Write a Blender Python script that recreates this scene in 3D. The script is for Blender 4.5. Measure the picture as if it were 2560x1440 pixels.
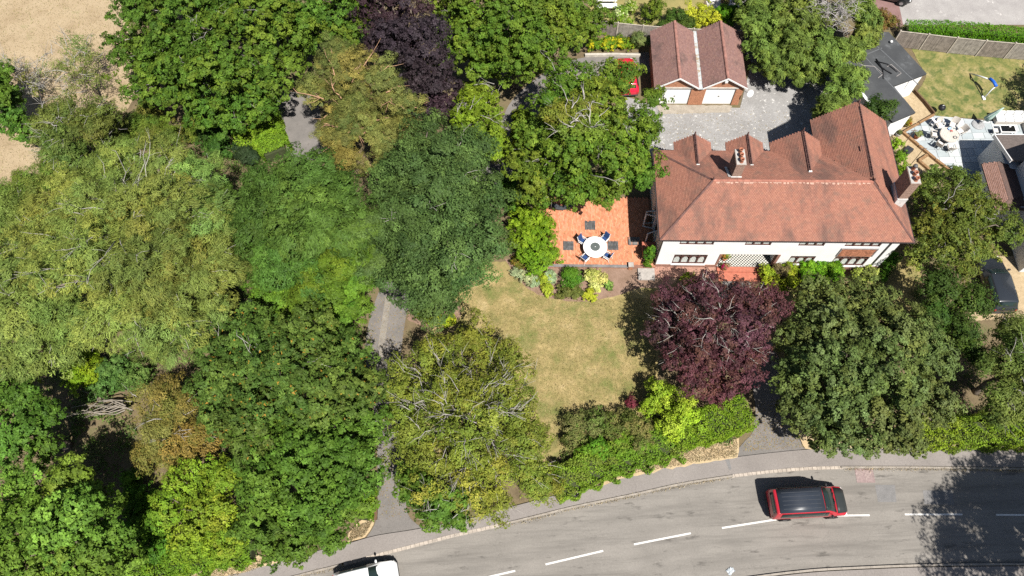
import bpy, bmesh, math, random
import numpy as np
from mathutils import Vector, Matrix

for o in list(bpy.data.objects):
    bpy.data.objects.remove(o)
scene = bpy.context.scene
COL = scene.collection
rng = np.random.default_rng(7)
random.seed(7)
R = math.radians

# ---------------------------------------------------------------- camera
CAM_H, FPX, TILT, ROLL = 50.0, 1850.0, R(25.25), R(-2.75)
_c, _s = math.cos(ROLL), math.sin(ROLL)
_up0 = Vector((0, math.cos(TILT), math.sin(TILT)))
_fw = Vector((0, math.sin(TILT), -math.cos(TILT)))
_rt = Vector((1, 0, 0)) * _c + _up0 * _s
_up = Vector((1, 0, 0)) * -_s + _up0 * _c
cam_d = bpy.data.cameras.new('camera')
cam_d.sensor_width = 36.0
cam_d.lens = 36.0 * FPX / 2560.0
cam_d.clip_end = 2000
cam = bpy.data.objects.new('camera', cam_d)
m = Matrix.Identity(4)
for i in range(3):
    m[i][0], m[i][1], m[i][2] = _rt[i], _up[i], -_fw[i]
m[2][3] = CAM_H
cam.matrix_world = m
COL.objects.link(cam)
scene.camera = cam

# ---------------------------------------------------------------- sky, sun, exposure
SUN_EL, SUN_X, SUN_Y = R(58.5), 0.42, -0.908
world = bpy.data.worlds.new('World')
scene.world = world
world.use_nodes = True
wn = world.node_tree.nodes
wl = world.node_tree.links
sky = wn.new('ShaderNodeTexSky')
sky.sky_type = 'NISHITA'
sky.sun_disc = False
sky.sun_elevation = SUN_EL
sky.sun_rotation = math.atan2(SUN_X, SUN_Y)
bg = wn['Background']
bg.inputs[1].default_value = 0.05
wl.new(sky.outputs[0], bg.inputs[0])
sun_d = bpy.data.lights.new('sun', 'SUN')
sun_d.energy = 5.0
sun_d.angle = R(0.53)
sun_d.color = (1.0, 0.965, 0.905)
sun = bpy.data.objects.new('sun', sun_d)
sv = Vector((SUN_X * math.cos(SUN_EL), SUN_Y * math.cos(SUN_EL), math.sin(SUN_EL)))
sun.rotation_euler = sv.to_track_quat('Z', 'Y').to_euler()
sun.location = (20, -20, 80)
COL.objects.link(sun)
vs = scene.view_settings
vs.view_transform = 'Standard'
vs.look = 'None'
vs.exposure = 0.6
vs.gamma = 1.0
vs.use_curve_mapping = False
scene.render.engine = 'CYCLES'
scene.cycles.max_bounces = 5
scene.cycles.diffuse_bounces = 1
scene.cycles.glossy_bounces = 2
scene.cycles.transmission_bounces = 3
scene.cycles.transparent_max_bounces = 6
scene.cycles.use_denoising = False

# ---------------------------------------------------------------- helpers
def P(px, py, z=0.0):
    """photo pixel + height above the ground -> world point"""
    u = (px - 1280) / FPX
    w = (720 - py) / FPX
    d = _rt * u + _up * w + _fw
    k = (CAM_H - z) / -d.z
    return Vector((d.x * k, d.y * k, z))

def mpp(px, py, z=0.0):
    """metres covered by one photo pixel there"""
    return (P(px + 1, py, z) - P(px, py, z)).length

def tag(o, label=None, cat=None, group=None, kind=None):
    if label: o['label'] = label
    if cat: o['category'] = cat
    if group: o['group'] = group
    if kind: o['kind'] = kind
    return o

def thing(name, label, cat, loc=(0, 0, 0), rz=0.0, group=None):
    o = bpy.data.objects.new(name, None)
    o.empty_display_size = 0.3
    COL.objects.link(o)
    o.location = loc
    o.rotation_euler = (0, 0, rz)
    return tag(o, label, cat, group)

def linkmesh(name, me, mat=None, parent=None, loc=(0, 0, 0), rz=0.0):
    o = bpy.data.objects.new(name, me)
    COL.objects.link(o)
    if mat is not None and len(me.materials) == 0:
        me.materials.append(mat)
    if parent is not None:
        o.parent = parent
    o.location = loc
    o.rotation_euler = (0, 0, rz)
    return o

def copy_tree(o, parent=None):
    c = o.copy()
    COL.objects.link(c)
    c.parent = parent
    for ch in list(o.children):
        copy_tree(ch, c)
    return c

class MB:
    """collects faces; build() links them as ONE mesh object"""
    def __init__(self):
        self.v, self.f = [], []
    def add(self, vs, fs):
        n = len(self.v)
        self.v += [tuple(p) for p in vs]
        self.f += [tuple(i + n for i in f) for f in fs]
        return self
    def hexa(self, p):
        return self.add(p, [(0, 3, 2, 1), (4, 5, 6, 7), (0, 1, 5, 4), (1, 2, 6, 5), (2, 3, 7, 6), (3, 0, 4, 7)])
    def box(self, x0, x1, y0, y1, z0, z1):
        return self.hexa([(x0, y0, z0), (x1, y0, z0), (x1, y1, z0), (x0, y1, z0),
                          (x0, y0, z1), (x1, y0, z1), (x1, y1, z1), (x0, y1, z1)])
    def obox(self, c, a, hl, hw, z0, z1):
        """box centred at c (xy), long axis at angle a"""
        ca, sa = math.cos(a), math.sin(a)
        q = [(c[0] + ca * x - sa * y, c[1] + sa * x + ca * y) for x, y in ((-hl, -hw), (hl, -hw), (hl, hw), (-hl, hw))]
        return self.hexa([(x, y, z0) for x, y in q] + [(x, y, z1) for x, y in q])
    def prism(self, poly, z0, z1):
        n = len(poly)
        vs = [(p[0], p[1], z0) for p in poly] + [(p[0], p[1], z1) for p in poly]
        fs = [tuple(range(n))[::-1], tuple(range(n, 2 * n))]
        fs += [(i, (i + 1) % n, n + (i + 1) % n, n + i) for i in range(n)]
        return self.add(vs, fs)
    def sheet(self, poly, z):
        return self.add([(p[0], p[1], z) for p in poly], [tuple(range(len(poly)))])
    def quad(self, a, b, c, d):
        return self.add([a, b, c, d], [(0, 1, 2, 3)])
    def slab(self, pts, t):
        """polygon in space thickened straight down by t"""
        n = len(pts)
        vs = [tuple(p) for p in pts] + [(p[0], p[1], p[2] - t) for p in pts]
        fs = [tuple(range(n)), tuple(range(n, 2 * n))[::-1]]
        fs += [(i, n + i, n + (i + 1) % n, (i + 1) % n) for i in range(n)]
        return self.add(vs, fs)
    def tube(self, path, radii, n=6, cap=True):
        path = [Vector(p) for p in path]
        if not hasattr(radii, '__len__'):
            radii = [radii] * len(path)
        vs, fs = [], []
        for i, p in enumerate(path):
            t = (path[min(i + 1, len(path) - 1)] - path[max(i - 1, 0)])
            t = t.normalized() if t.length > 1e-9 else Vector((0, 0, 1))
            a = t.orthogonal().normalized() if i == 0 else (pa - t * pa.dot(t)).normalized()
            pa = a
            b = t.cross(a)
            for k in range(n):
                an = 2 * math.pi * k / n
                vs.append(p + (a * math.cos(an) + b * math.sin(an)) * radii[i])
        for i in range(len(path) - 1):
            for k in range(n):
                fs.append((i * n + k, i * n + (k + 1) % n, (i + 1) * n + (k + 1) % n, (i + 1) * n + k))
        if cap:
            fs.append(tuple(range(n))[::-1])
            fs.append(tuple(range((len(path) - 1) * n, len(path) * n)))
        return self.add(vs, fs)
    def lathe(self, c, prof, n=16, cap=True):
        vs, fs = [], []
        for r, z in prof:
            for k in range(n):
                an = 2 * math.pi * k / n
                vs.append((c[0] + r * math.cos(an), c[1] + r * math.sin(an), c[2] + z))
        for i in range(len(prof) - 1):
            for k in range(n):
                fs.append((i * n + k, i * n + (k + 1) % n, (i + 1) * n + (k + 1) % n, (i + 1) * n + k))
        if cap:
            fs.append(tuple(range(n))[::-1])
            fs.append(tuple(range((len(prof) - 1) * n, len(prof) * n)))
        return self.add(vs, fs)
    def mesh(self, name, smooth=False, off=None):
        me = bpy.data.meshes.new(name)
        v = self.v if off is None else [(p[0] - off[0], p[1] - off[1], p[2] - off[2]) for p in self.v]
        me.from_pydata(v, [], self.f)
        if smooth:
            me.polygons.foreach_set('use_smooth', [True] * len(me.polygons))
        me.update()
        return me
    def build(self, name, mat, parent=None, smooth=False, off=None, bevel=0.0):
        o = linkmesh(name, self.mesh(name, smooth, off), mat, parent)
        if bevel:
            b = o.modifiers.new('bevel', 'BEVEL')
            b.width = bevel
            b.segments = 2
            b.limit_method = 'ANGLE'
        return o

# ---------------------------------------------------------------- materials
MATS = {}
def newmat(name):
    mt = bpy.data.materials.new(name)
    mt.use_nodes = True
    nt = mt.node_tree
    return mt, nt, nt.nodes['Principled BSDF']

def noise(nt, scale, detail=4.0, rough=0.6, vec=None, stretch=None):
    n = nt.nodes.new('ShaderNodeTexNoise')
    n.inputs['Scale'].default_value = scale
    n.inputs['Detail'].default_value = detail
    n.inputs['Roughness'].default_value = rough
    if vec is None:
        g = nt.nodes.new('ShaderNodeNewGeometry')
        vec = g.outputs['Position']
    if stretch:
        mp = nt.nodes.new('ShaderNodeMapping')
        mp.inputs['Scale'].default_value = stretch[0]
        mp.inputs['Rotation'].default_value = stretch[1]
        nt.links.new(vec, mp.inputs['Vector'])
        vec = mp.outputs[0]
    nt.links.new(vec, n.inputs['Vector'])
    return n.outputs['Fac']

def ramp(nt, fac, stops):
    r = nt.nodes.new('ShaderNodeValToRGB')
    e = r.color_ramp.elements
    while len(e) < len(stops):
        e.new(0.5)
    for k, (p, c) in enumerate(stops):
        e[k].position = p
        e[k].color = (*c, 1) if len(c) == 3 else c
    nt.links.new(fac, r.inputs[0])
    return r.outputs[0]

def mix(nt, a, b, fac, mode='MIX'):
    n = nt.nodes.new('ShaderNodeMix')
    n.data_type = 'RGBA'
    n.blend_type = mode
    for sock, val in ((n.inputs[6], a), (n.inputs[7], b), (n.inputs[0], fac)):
        if isinstance(val, (int, float)):
            sock.default_value = val
        elif isinstance(val, tuple):
            sock.default_value = (*val[:3], 1)
        else:
            nt.links.new(val, sock)
    return n.outputs[2]

def addbump(nt, bsdf, fac, strength, dist=0.02):
    b = nt.nodes.new('ShaderNodeBump')
    b.inputs['Strength'].default_value = strength
    b.inputs['Distance'].default_value = dist
    nt.links.new(fac, b.inputs['Height'])
    nt.links.new(b.outputs[0], bsdf.inputs['Normal'])

def mat(name, col, rough=0.75, var=0.12, scale=4.0, bump=0.0, spec=0.25, metal=0.0, coat=0.0):
    if name in MATS: return MATS[name]
    mt, nt, b = newmat(name)
    lo = tuple(c * (1 - var) for c in col)
    hi = tuple(min(c * (1 + var), 1) for c in col)
    f = noise(nt, scale)
    nt.links.new(ramp(nt, f, [(0.3, lo), (0.7, hi)]), b.inputs['Base Color'])
    b.inputs['Roughness'].default_value = rough
    b.inputs['Specular IOR Level'].default_value = spec
    b.inputs['Metallic'].default_value = metal
    b.inputs['Coat Weight'].default_value = coat
    b.inputs['Coat Roughness'].default_value = 0.08
    if bump:
        addbump(nt, b, noise(nt, scale * 8), bump)
    MATS[name] = mt
    return mt

def ground_mat(name, cols, scale, fine=30.0, rough=0.95, bump=0.3, spots=None, wide=None, stretch=None):
    """cols: list of (position, colour) over a large noise; fine noise multiplies"""
    if name in MATS: return MATS[name]
    mt, nt, b = newmat(name)
    base = ramp(nt, noise(nt, scale, 6, 0.65, stretch=stretch), cols)
    g = ramp(nt, noise(nt, fine, 3, 0.7), [(0.25, (0.72,) * 3), (0.75, (1.22,) * 3)])
    c = mix(nt, base, g, 1.0, 'MULTIPLY')
    if wide:
        c = mix(nt, c, wide[1], ramp(nt, noise(nt, wide[0], 3), [(wide[2], (0, 0, 0)), (wide[3], (1, 1, 1))]))
    if spots:
        sc, colr, lo, hi = spots
        c = mix(nt, c, colr, ramp(nt, noise(nt, sc, 5, 0.7), [(lo, (0, 0, 0)), (hi, (1, 1, 1))]))
    nt.links.new(c, b.inputs['Base Color'])
    b.inputs['Roughness'].default_value = rough
    b.inputs['Specular IOR Level'].default_value = 0.15
    if bump:
        addbump(nt, b, noise(nt, fine, 4, 0.7), bump, 0.04)
    MATS[name] = mt
    return mt

def leaf_mat(name='leaf', trans=0.16, rough=0.6, spec=0.14):
    if name in MATS: return MATS[name]
    mt, nt, b = newmat(name)
    a = nt.nodes.new('ShaderNodeAttribute')
    a.attribute_name = 'tint'
    nt.links.new(a.outputs['Color'], b.inputs['Base Color'])
    b.inputs['Roughness'].default_value = rough
    b.inputs['Specular IOR Level'].default_value = spec
    t = nt.nodes.new('ShaderNodeBsdfTranslucent')
    tc = mix(nt, a.outputs['Color'], (1.25, 1.2, 0.6), 1.0, 'MULTIPLY')
    nt.links.new(tc, t.inputs['Color'])
    mx = nt.nodes.new('ShaderNodeMixShader')
    mx.inputs[0].default_value = trans
    nt.links.new(b.outputs[0], mx.inputs[1])
    nt.links.new(t.outputs[0], mx.inputs[2])
    nt.links.new(mx.outputs[0], nt.nodes['Material Output'].inputs['Surface'])
    MATS[name] = mt
    return mt

def tint_mat(name, rough=0.85, spec=0.2, stain=None, stain2=None, grain=25.0, bump=0.25):
    """face attribute 'tint' times fine grain, with stain patches"""
    if name in MATS: return MATS[name]
    mt, nt, b = newmat(name)
    a = nt.nodes.new('ShaderNodeAttribute')
    a.attribute_name = 'tint'
    c = mix(nt, a.outputs['Color'], ramp(nt, noise(nt, grain, 4, 0.7), [(0.25, (0.8,) * 3), (0.75, (1.18,) * 3)]), 1.0, 'MULTIPLY')
    for s in (stain, stain2):
        if s:
            sc, colr, lo, hi, amt, st = s
            fac = ramp(nt, noise(nt, sc, 5, 0.62, stretch=st), [(lo, (0, 0, 0)), (hi, (amt,) * 3)])
            c = mix(nt, c, colr, fac)
    nt.links.new(c, b.inputs['Base Color'])
    b.inputs['Roughness'].default_value = rough
    b.inputs['Specular IOR Level'].default_value = spec
    if bump:
        addbump(nt, b, noise(nt, grain * 2, 4, 0.7), bump, 0.01)
    MATS[name] = mt
    return mt

def quads_mesh(name, V, tint):
    """V (n,k,3) array of k-sided faces, tint (n,3) face colours"""
    n, k = V.shape[:2]
    me = bpy.data.meshes.new(name)
    me.vertices.add(k * n)
    me.loops.add(k * n)
    me.polygons.add(n)
    me.vertices.foreach_set('co', np.ascontiguousarray(V).reshape(-1).astype(np.float32))
    me.loops.foreach_set('vertex_index', np.arange(k * n, dtype=np.int32))
    me.polygons.foreach_set('loop_start', np.arange(0, k * n, k, dtype=np.int32))
    at = me.attributes.new('tint', 'FLOAT_COLOR', 'FACE')
    c = np.ones((n, 4), np.float32)
    c[:, :3] = tint
    at.data.foreach_set('color', c.reshape(-1))
    me.update(calc_edges=True)
    return me
# ---------------------------------------------------------------- foliage
def unit(a):
    return a / np.maximum(np.linalg.norm(a, axis=-1, keepdims=True), 1e-9)

def leaf_quads(C, N, A, L, W):
    A = unit(A - N * np.sum(A * N, 1, keepdims=True))
    B = np.cross(N, A)
    L = L[:, None] * 0.5
    W = W[:, None] * 0.5
    s_ = np.where(np.arange(len(C)) % 2 == 0, 1.0, -1.0)[:, None]
    V = np.empty((len(C), 3, 3))
    V[:, 0] = C - A * L * .8 - B * W * s_ * .55
    V[:, 1] = C - A * L * .2 + B * W * s_ * 1.15
    V[:, 2] = C + A * L - B * W * s_ * .25
    return V

# style: bough radius, clump radius, leaf length/width, clumps per bough, leaves per clump, palette, droop, spread
G = lambda r, g, b: (r, g, b)
STY = {
 'oak':     dict(nbf=1.15, prom=1.1, rough=0.6, rb=0.6, rc=0.22, L=.23, W=.17, nc=8, nl=26, pal=[G(.105,.17,.03), G(.08,.14,.026), G(.14,.19,.034)], droop=.1),
 'oakdark': dict(nbf=1.15, prom=1.1, rough=0.6, rb=0.6, rc=0.22, L=.23, W=.17, nc=8, nl=26, pal=[G(.085,.15,.03), G(.065,.125,.026), G(.115,.165,.03)], droop=.1),
 'oaklight':dict(nbf=1.15, prom=1.1, rough=0.6, rb=0.6, rc=0.22, L=.22, W=.16, nc=8, nl=26, pal=[G(.16,.245,.03), G(.13,.215,.028), G(.19,.27,.04)], droop=.1),
 'beech':   dict(rb=.9, rc=.34, L=.22, W=.13, nc=13, nl=36, pal=[G(.075,.125,.056), G(.062,.108,.05), G(.095,.148,.06)], droop=.25, flat=.5, rough=.5, nbf=1.3),
 'ash':     dict(rb=.9, rc=.32, L=.36, W=.11, nc=14, nl=34, pal=[G(.078,.138,.04), G(.066,.12,.036), G(.1,.162,.044)], droop=.5, flat=.5, rough=.5, nbf=1.25),
 'ashlow':  dict(rb=.65, rc=.28, L=.24, W=.14, nc=12, nl=32, pal=[G(.095,.17,.028), G(.075,.145,.026), G(.125,.195,.032)], droop=.3, flat=.55, rough=.58, nbf=1.25),
 'willow':  dict(rb=.95, rc=.34, L=.36, W=.06, nc=15, nl=44, lobevar=.2, pal=[G(.22,.275,.1), G(.17,.23,.085), G(.24,.275,.1), G(.18,.25,.1), G(.25,.255,.085)], droop=.55, flat=.55, rough=.45, nbf=1.2),
 'willowpale':dict(rb=.95, rc=.36, L=.38, W=.09, nc=18, nl=36, pal=[G(.185,.245,.095), G(.15,.21,.08), G(.21,.255,.09)], droop=.4, flat=.55, rough=.6),
 'chestnut':dict(nbf=1.15, prom=1.1, rough=0.6, rb=0.6, rc=0.22, L=.27, W=.15, nc=8, nl=26, pal=[G(.085,.132,.04), G(.07,.116,.034), G(.11,.152,.045)], droop=.2, accent=(G(.36,.2,.05), .012)),
 'sycamore':dict(nbf=1.15, rough=0.6, rb=0.62, rc=0.22, L=.24, W=.19, nc=8, nl=26, pal=[G(.085,.155,.034), G(.07,.132,.03), G(.112,.185,.04)], droop=.1, prom=1.1),
 'sycbright':dict(nbf=1.15, rough=0.6, rb=0.6, rc=0.22, L=.24, W=.19, nc=8, nl=26, pal=[G(.125,.215,.045), G(.1,.18,.04), G(.155,.245,.055)], droop=.1, prom=1.1),
 'yellowgreen':dict(nbf=1.15, rough=0.6, rb=0.6, rc=0.22, L=.2, W=.14, nc=8, nl=26, pal=[G(.17,.25,.03), G(.135,.22,.03), G(.215,.265,.04)], droop=.15, prom=1.1),
 'cherry':  dict(rb=0.7, rc=.26, L=.2, W=.11, nc=12, nl=24, pal=[G(.2,.22,.05), G(.16,.195,.045), G(.22,.22,.06), G(.14,.185,.045)], droop=.25, rough=.5),
 'plum':    dict(nbf=1.15, prom=1.1, rough=0.6, rb=0.6, rc=0.22, L=.19, W=.13, nc=8, nl=26, pal=[G(.085,.03,.046), G(.066,.025,.038), G(.108,.04,.06), G(.1,.045,.04)], droop=.1, mat='leaf_purple'),
 'copper':  dict(nbf=1.15, prom=1.1, rough=0.6, rb=0.6, rc=0.22, L=.2, W=.14, nc=8, nl=26, pal=[G(.036,.022,.034), G(.029,.018,.028), G(.047,.03,.044)], droop=.1, mat='leaf_purple'),
 'greygreen':dict(nbf=1.15, rough=0.6, rb=0.55, rc=0.22, L=.22, W=.17, nc=8, nl=26, pal=[G(.12,.155,.075), G(.1,.132,.058), G(.14,.16,.066), G(.145,.18,.1)], droop=.1, prom=1.1),
 'pine':    dict(rb=.75, rc=.28, L=.26, W=.05, nc=14, nl=60, pal=[G(.215,.2,.085), G(.17,.178,.078), G(.24,.21,.09), G(.135,.155,.07)], droop=-.1, flat=.6, rough=.5),
 'cypress': dict(rb=0.5, rc=0.24, L=.36, W=.1, nc=10, nl=32, pal=[G(.15,.21,.07), G(.115,.172,.06), G(.18,.235,.07)], droop=.6, prom=1.15),
 'hawthorn':dict(nbf=1.15, prom=1.1, rough=0.6, rb=0.6, rc=0.22, L=.18, W=.13, nc=8, nl=26, pal=[G(.13,.155,.042), G(.1,.14,.036), G(.16,.17,.048), G(.11,.155,.055)], droop=.15),
 'darkivy': dict(rb=.8, rc=.28, L=.18, W=.14, nc=16, nl=30, pal=[G(.058,.1,.028), G(.045,.085,.024), G(.075,.115,.03)], droop=.2),
 'birch':   dict(rb=.9, rc=.32, L=.24, W=.07, nc=16, nl=34, pal=[G(.235,.19,.08), G(.19,.17,.07), G(.26,.2,.085), G(.15,.16,.06)], droop=.5, flat=.55),
 'lime':    dict(rb=1.0, rc=.42, L=.24, W=.18, nc=12, nl=28, nbf=1.4, rough=.15, pal=[G(.08,.16,.03), G(.06,.13,.025)], droop=.2),
 'bare':    dict(rb=.9, rc=.36, L=.26, W=.07, nc=8, nl=20, pal=[G(.17,.2,.07), G(.13,.17,.06)], droop=.4),
 'scrub':   dict(rb=.85, rc=.32, L=.28, W=.09, nc=16, nl=34, pal=[G(.125,.165,.058), G(.095,.14,.05), G(.155,.178,.065)], droop=.3),
}

def crown_mesh(name, lobes, sty, rs, dens=1.0, core=1.0, zmin=0.05):
    """lobes: list of (centre xyz, radii xyz). Boughs sit on the lobes, clumps on the boughs, leaves on the clumps."""
    s = STY[sty]
    rb, rc = s['rb'], s['rc']
    flat = s.get('flat', .7)
    bc, bd, lt = [], [], []
    lv = s.get('lobevar', .14)
    Cs = np.array([l[0] for l in lobes], float)
    Rs = np.array([l[1] for l in lobes], float)
    for c, r in zip(Cs, Rs):
        area = 2 * math.pi * r[0] * r[1] * 1.25 + math.pi * (r[0] + r[1]) * r[2] * .35
        nb = max(3, int(area / (math.pi * rb * rb) * s.get('nbf', 1.12)))
        d = unit(rs.normal(size=(nb * 3, 3)))
        d = d[d[:, 2] > -.18][:nb]
        fr = rs.uniform(s.get('rough', .55), 1.06, (len(d), 1))
        out_ = rs.random((len(d), 1)) < .14
        fr = np.where(out_, rs.uniform(1.05, 1.28, (len(d), 1)), fr)
        pos = c + d * r * fr - d * np.minimum(rb * .95, r * .6)
        inside = np.zeros(len(d), bool)
        for c2, r2 in zip(Cs, Rs):
            if c2 is c: continue
            q = (pos - c2) / r2
            inside |= (np.sum(q * q, 1) < .5) & (np.abs(c2 - c).sum() > 1e-6)
        bc.append(pos[~inside])
        lt.append(np.tile((1 + rs.normal() * lv * .6) * np.array((1 + rs.normal() * lv * .7, 1, 1 + rs.normal() * lv * .3)), ((~inside).sum(), 1)))
        bd.append(d[~inside])
    bc = np.concatenate(bc)
    bd = np.concatenate(bd)
    lt = np.concatenate(lt)
    nb = len(bc)
    pal = np.array(s['pal'])
    bt = pal[rs.integers(0, len(pal), nb)] * rs.uniform(.74, 1.26, (nb, 1)) * lt
    bs = rs.uniform(.65, 1.3, nb)
    # clumps
    ncl = np.maximum(3, (s['nc'] * bs ** 1.6 * dens).astype(int))
    ib = np.repeat(np.arange(nb), ncl)
    n = len(ib)
    o = unit(rs.normal(size=(n, 3)) * .8 + bd[ib] * .6 + np.array([0, 0, .45]))
    rad = rb * bs[ib] * rs.uniform(.5, 1.18, n) * s.get('prom', 1.0)
    cc = bc[ib] + o * rad[:, None] * np.array([1, 1, .8])
    ct = bt[ib] * .75 + pal[rs.integers(0, len(pal), n)] * .25
    ct = ct * rs.uniform(.8, 1.2, (n, 1))
    cs = rs.uniform(.7, 1.3, n)
    # leaves
    nl = np.maximum(5, (s['nl'] * .82 * cs ** 1.5).astype(int))
    ic = np.repeat(np.arange(n), nl)
    k = len(ic)
    q = unit(rs.normal(size=(k, 3)) + o[ic] * .5)
    C = cc[ic] + q * (rc * cs[ic] * rs.uniform(.25, 1.0, k) ** .6)[:, None] * np.array([1, 1, flat])
    N = unit(q * .45 + o[ic] * .95 + np.array([0, 0, .35]) + rs.normal(size=(k, 3)) * .42)
    out = bd[ib][ic] * np.array([1, 1, .3])
    dr = s['droop']
    A = unit(out * .9 + o[ic] * .5 + np.array([0, 0, -dr]) + rs.normal(size=(k, 3)) * (.9 - .5 * abs(dr)))
    T = ct[ic] * rs.uniform(.72, 1.28, (k, 1))
    if 'accent' in s:
        sel = rs.random(k) < s['accent'][1]
        T[sel] = np.array(s['accent'][0]) * rs.uniform(.7, 1.2, (sel.sum(), 1))
    sz = rs.uniform(.8, 1.3, k)
    Lq, Wq = s['L'] * sz * .8, s['W'] * sz * .8
    # inner leaves, larger, that close the view into the crown
    extra = []
    if core > 0:
        for c, r in zip(Cs, Rs):
            m_ = int(26 * r[0] * r[1] * core)
            d = unit(rs.normal(size=(m_, 3)))
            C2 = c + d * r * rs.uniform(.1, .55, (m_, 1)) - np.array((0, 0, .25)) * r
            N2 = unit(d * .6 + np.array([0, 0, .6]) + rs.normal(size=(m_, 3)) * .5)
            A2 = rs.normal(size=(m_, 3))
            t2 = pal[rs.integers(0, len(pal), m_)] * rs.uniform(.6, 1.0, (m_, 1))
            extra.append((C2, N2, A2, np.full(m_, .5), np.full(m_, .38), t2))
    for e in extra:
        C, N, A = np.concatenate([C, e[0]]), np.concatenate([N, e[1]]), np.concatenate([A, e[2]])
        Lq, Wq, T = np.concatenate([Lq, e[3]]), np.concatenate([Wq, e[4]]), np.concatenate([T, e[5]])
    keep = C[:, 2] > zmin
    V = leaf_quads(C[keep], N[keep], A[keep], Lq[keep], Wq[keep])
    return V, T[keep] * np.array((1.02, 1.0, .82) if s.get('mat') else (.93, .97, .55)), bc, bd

LEAF_TOTAL = [0]
def leafmat(sty):
    k = STY[sty].get('mat', 'leaf')
    return leaf_mat('leaf_purple', .12, .6, .18) if k == 'leaf_purple' else leaf_mat('leaf')

BARK = mat('bark', (.16, .13, .1), .9, .3, 6, .5)
BARK_PALE = mat('bark_pale', (.36, .335, .3), .85, .25, 8, .3)
BARK_PINE = mat('bark_pine', (.42, .25, .15), .85, .3, 6, .4)

def px_lobes(lobes):
    out = []
    for l in lobes:
        px, py, rp, zc = l[:4]
        zr = l[4] if len(l) > 4 else .8
        c = P(px, py, zc)
        r = rp * mpp(px, py, zc)
        rz = min(r * zr, zc * .95) if zc > 1.2 else r * zr
        out.append((np.array(c), np.array((r, r, rz))))
    return out

def limb_path(a, b, rs, n=5, sag=.12):
    a, b = np.array(a, float), np.array(b, float)
    L = np.linalg.norm(b - a)
    pts = []
    for i in range(n):
        t = i / (n - 1)
        p = a * (1 - t) + b * t
        p[2] += math.sin(t * math.pi) * L * sag
        if 0 < i < n - 1:
            p += rs.normal(size=3) * L * .05
        pts.append(p)
    return pts

def tree(name, label, lobes, sty, seed, bark=None, trunk_r=.22, dens=1.0, core=1.0, twigs=0, twig_r=.025, twig_out=.18,
         group=None, cat='tree', limbs=14, base=None, twig_mat=None, reach=2.0):
    rs = np.random.default_rng(seed)
    wl_ = px_lobes(lobes)
    V, T, bc, bd = crown_mesh(name, wl_, sty, rs, dens, core)
    Cs = np.array([l[0] for l in wl_])
    w = np.array([l[1][0] ** 2 for l in wl_])
    ctr = (Cs * w[:, None]).sum(0) / w.sum()
    b0 = np.array((ctr[0], ctr[1], 0.0)) if base is None else np.array((*base, 0.0))
    t = thing(name, label, cat, tuple(b0), 0, group)
    me = quads_mesh('crown', V - b0, T)
    LEAF_TOTAL[0] += len(V)
    linkmesh('crown', me, leafmat(sty), t)
    bark = bark or BARK
    mb = MB()
    top = ctr - b0
    th = max(top[2] * .75, .6)
    tp = [np.array((0, 0, -.1)), np.array((0, 0, .25)), np.array((*(rs.normal(size=2) * .08), th * .5)), np.array((top[0] * .5, top[1] * .5, th))]
    mb.tube(tp, [trunk_r * 1.5, trunk_r * 1.1, trunk_r * .9, trunk_r * .7], 8)
    order = rs.permutation(len(bc))[:limbs]
    for i in order:
        e = bc[i] - b0
        st = tp[2] * .3 + tp[3] * .7 if rs.random() < .5 else tp[3]
        mb.tube(limb_path(st, e, rs), [trunk_r * .45, trunk_r * .34, trunk_r * .25, trunk_r * .17, trunk_r * .1], 5)
    mb.build('trunk', bark, t, smooth=True)
    if twigs:
        tb = MB()
        for _ in range(twigs):
            i = rs.integers(0, len(bc))
            d = bd[i] * np.array([1, 1, .8])
            e = bc[i] - b0 + d * (STY[sty]['rb'] * (1 + twig_out)) + np.array([0, 0, .25])
            ax = ctr - b0
            hv = e - ax
            a = ax + hv * rs.uniform(.3, .75) + rs.normal(size=3) * .5
            a[2] = e[2] - rs.uniform(.15, .4) * np.linalg.norm(e - a)
            if np.linalg.norm(e - a) > reach * 1.5:
                a = e + unit(a - e) * reach * 1.5
            pth = limb_path(a, e, rs, 5, rs.uniform(-.1, .1))
            tb.tube(pth, [twig_r * 1.3, twig_r * 1.1, twig_r * .9, twig_r * .65, twig_r * .35], 4)
            for _k in range(rs.integers(2, 5)):
                q = np.array(pth[rs.integers(1, 4)])
                e2 = q + unit((e - a) + rs.normal(size=3) * np.linalg.norm(e - a) * .6) * reach * rs.uniform(.25, .55)
                tb.tube(limb_path(q, e2, rs, 3, .05), [twig_r * .65, twig_r * .5, twig_r * .25], 3)
        tag(tb.build('branches', twig_mat or bark, t, smooth=True), kind='stuff')
    return t

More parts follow.
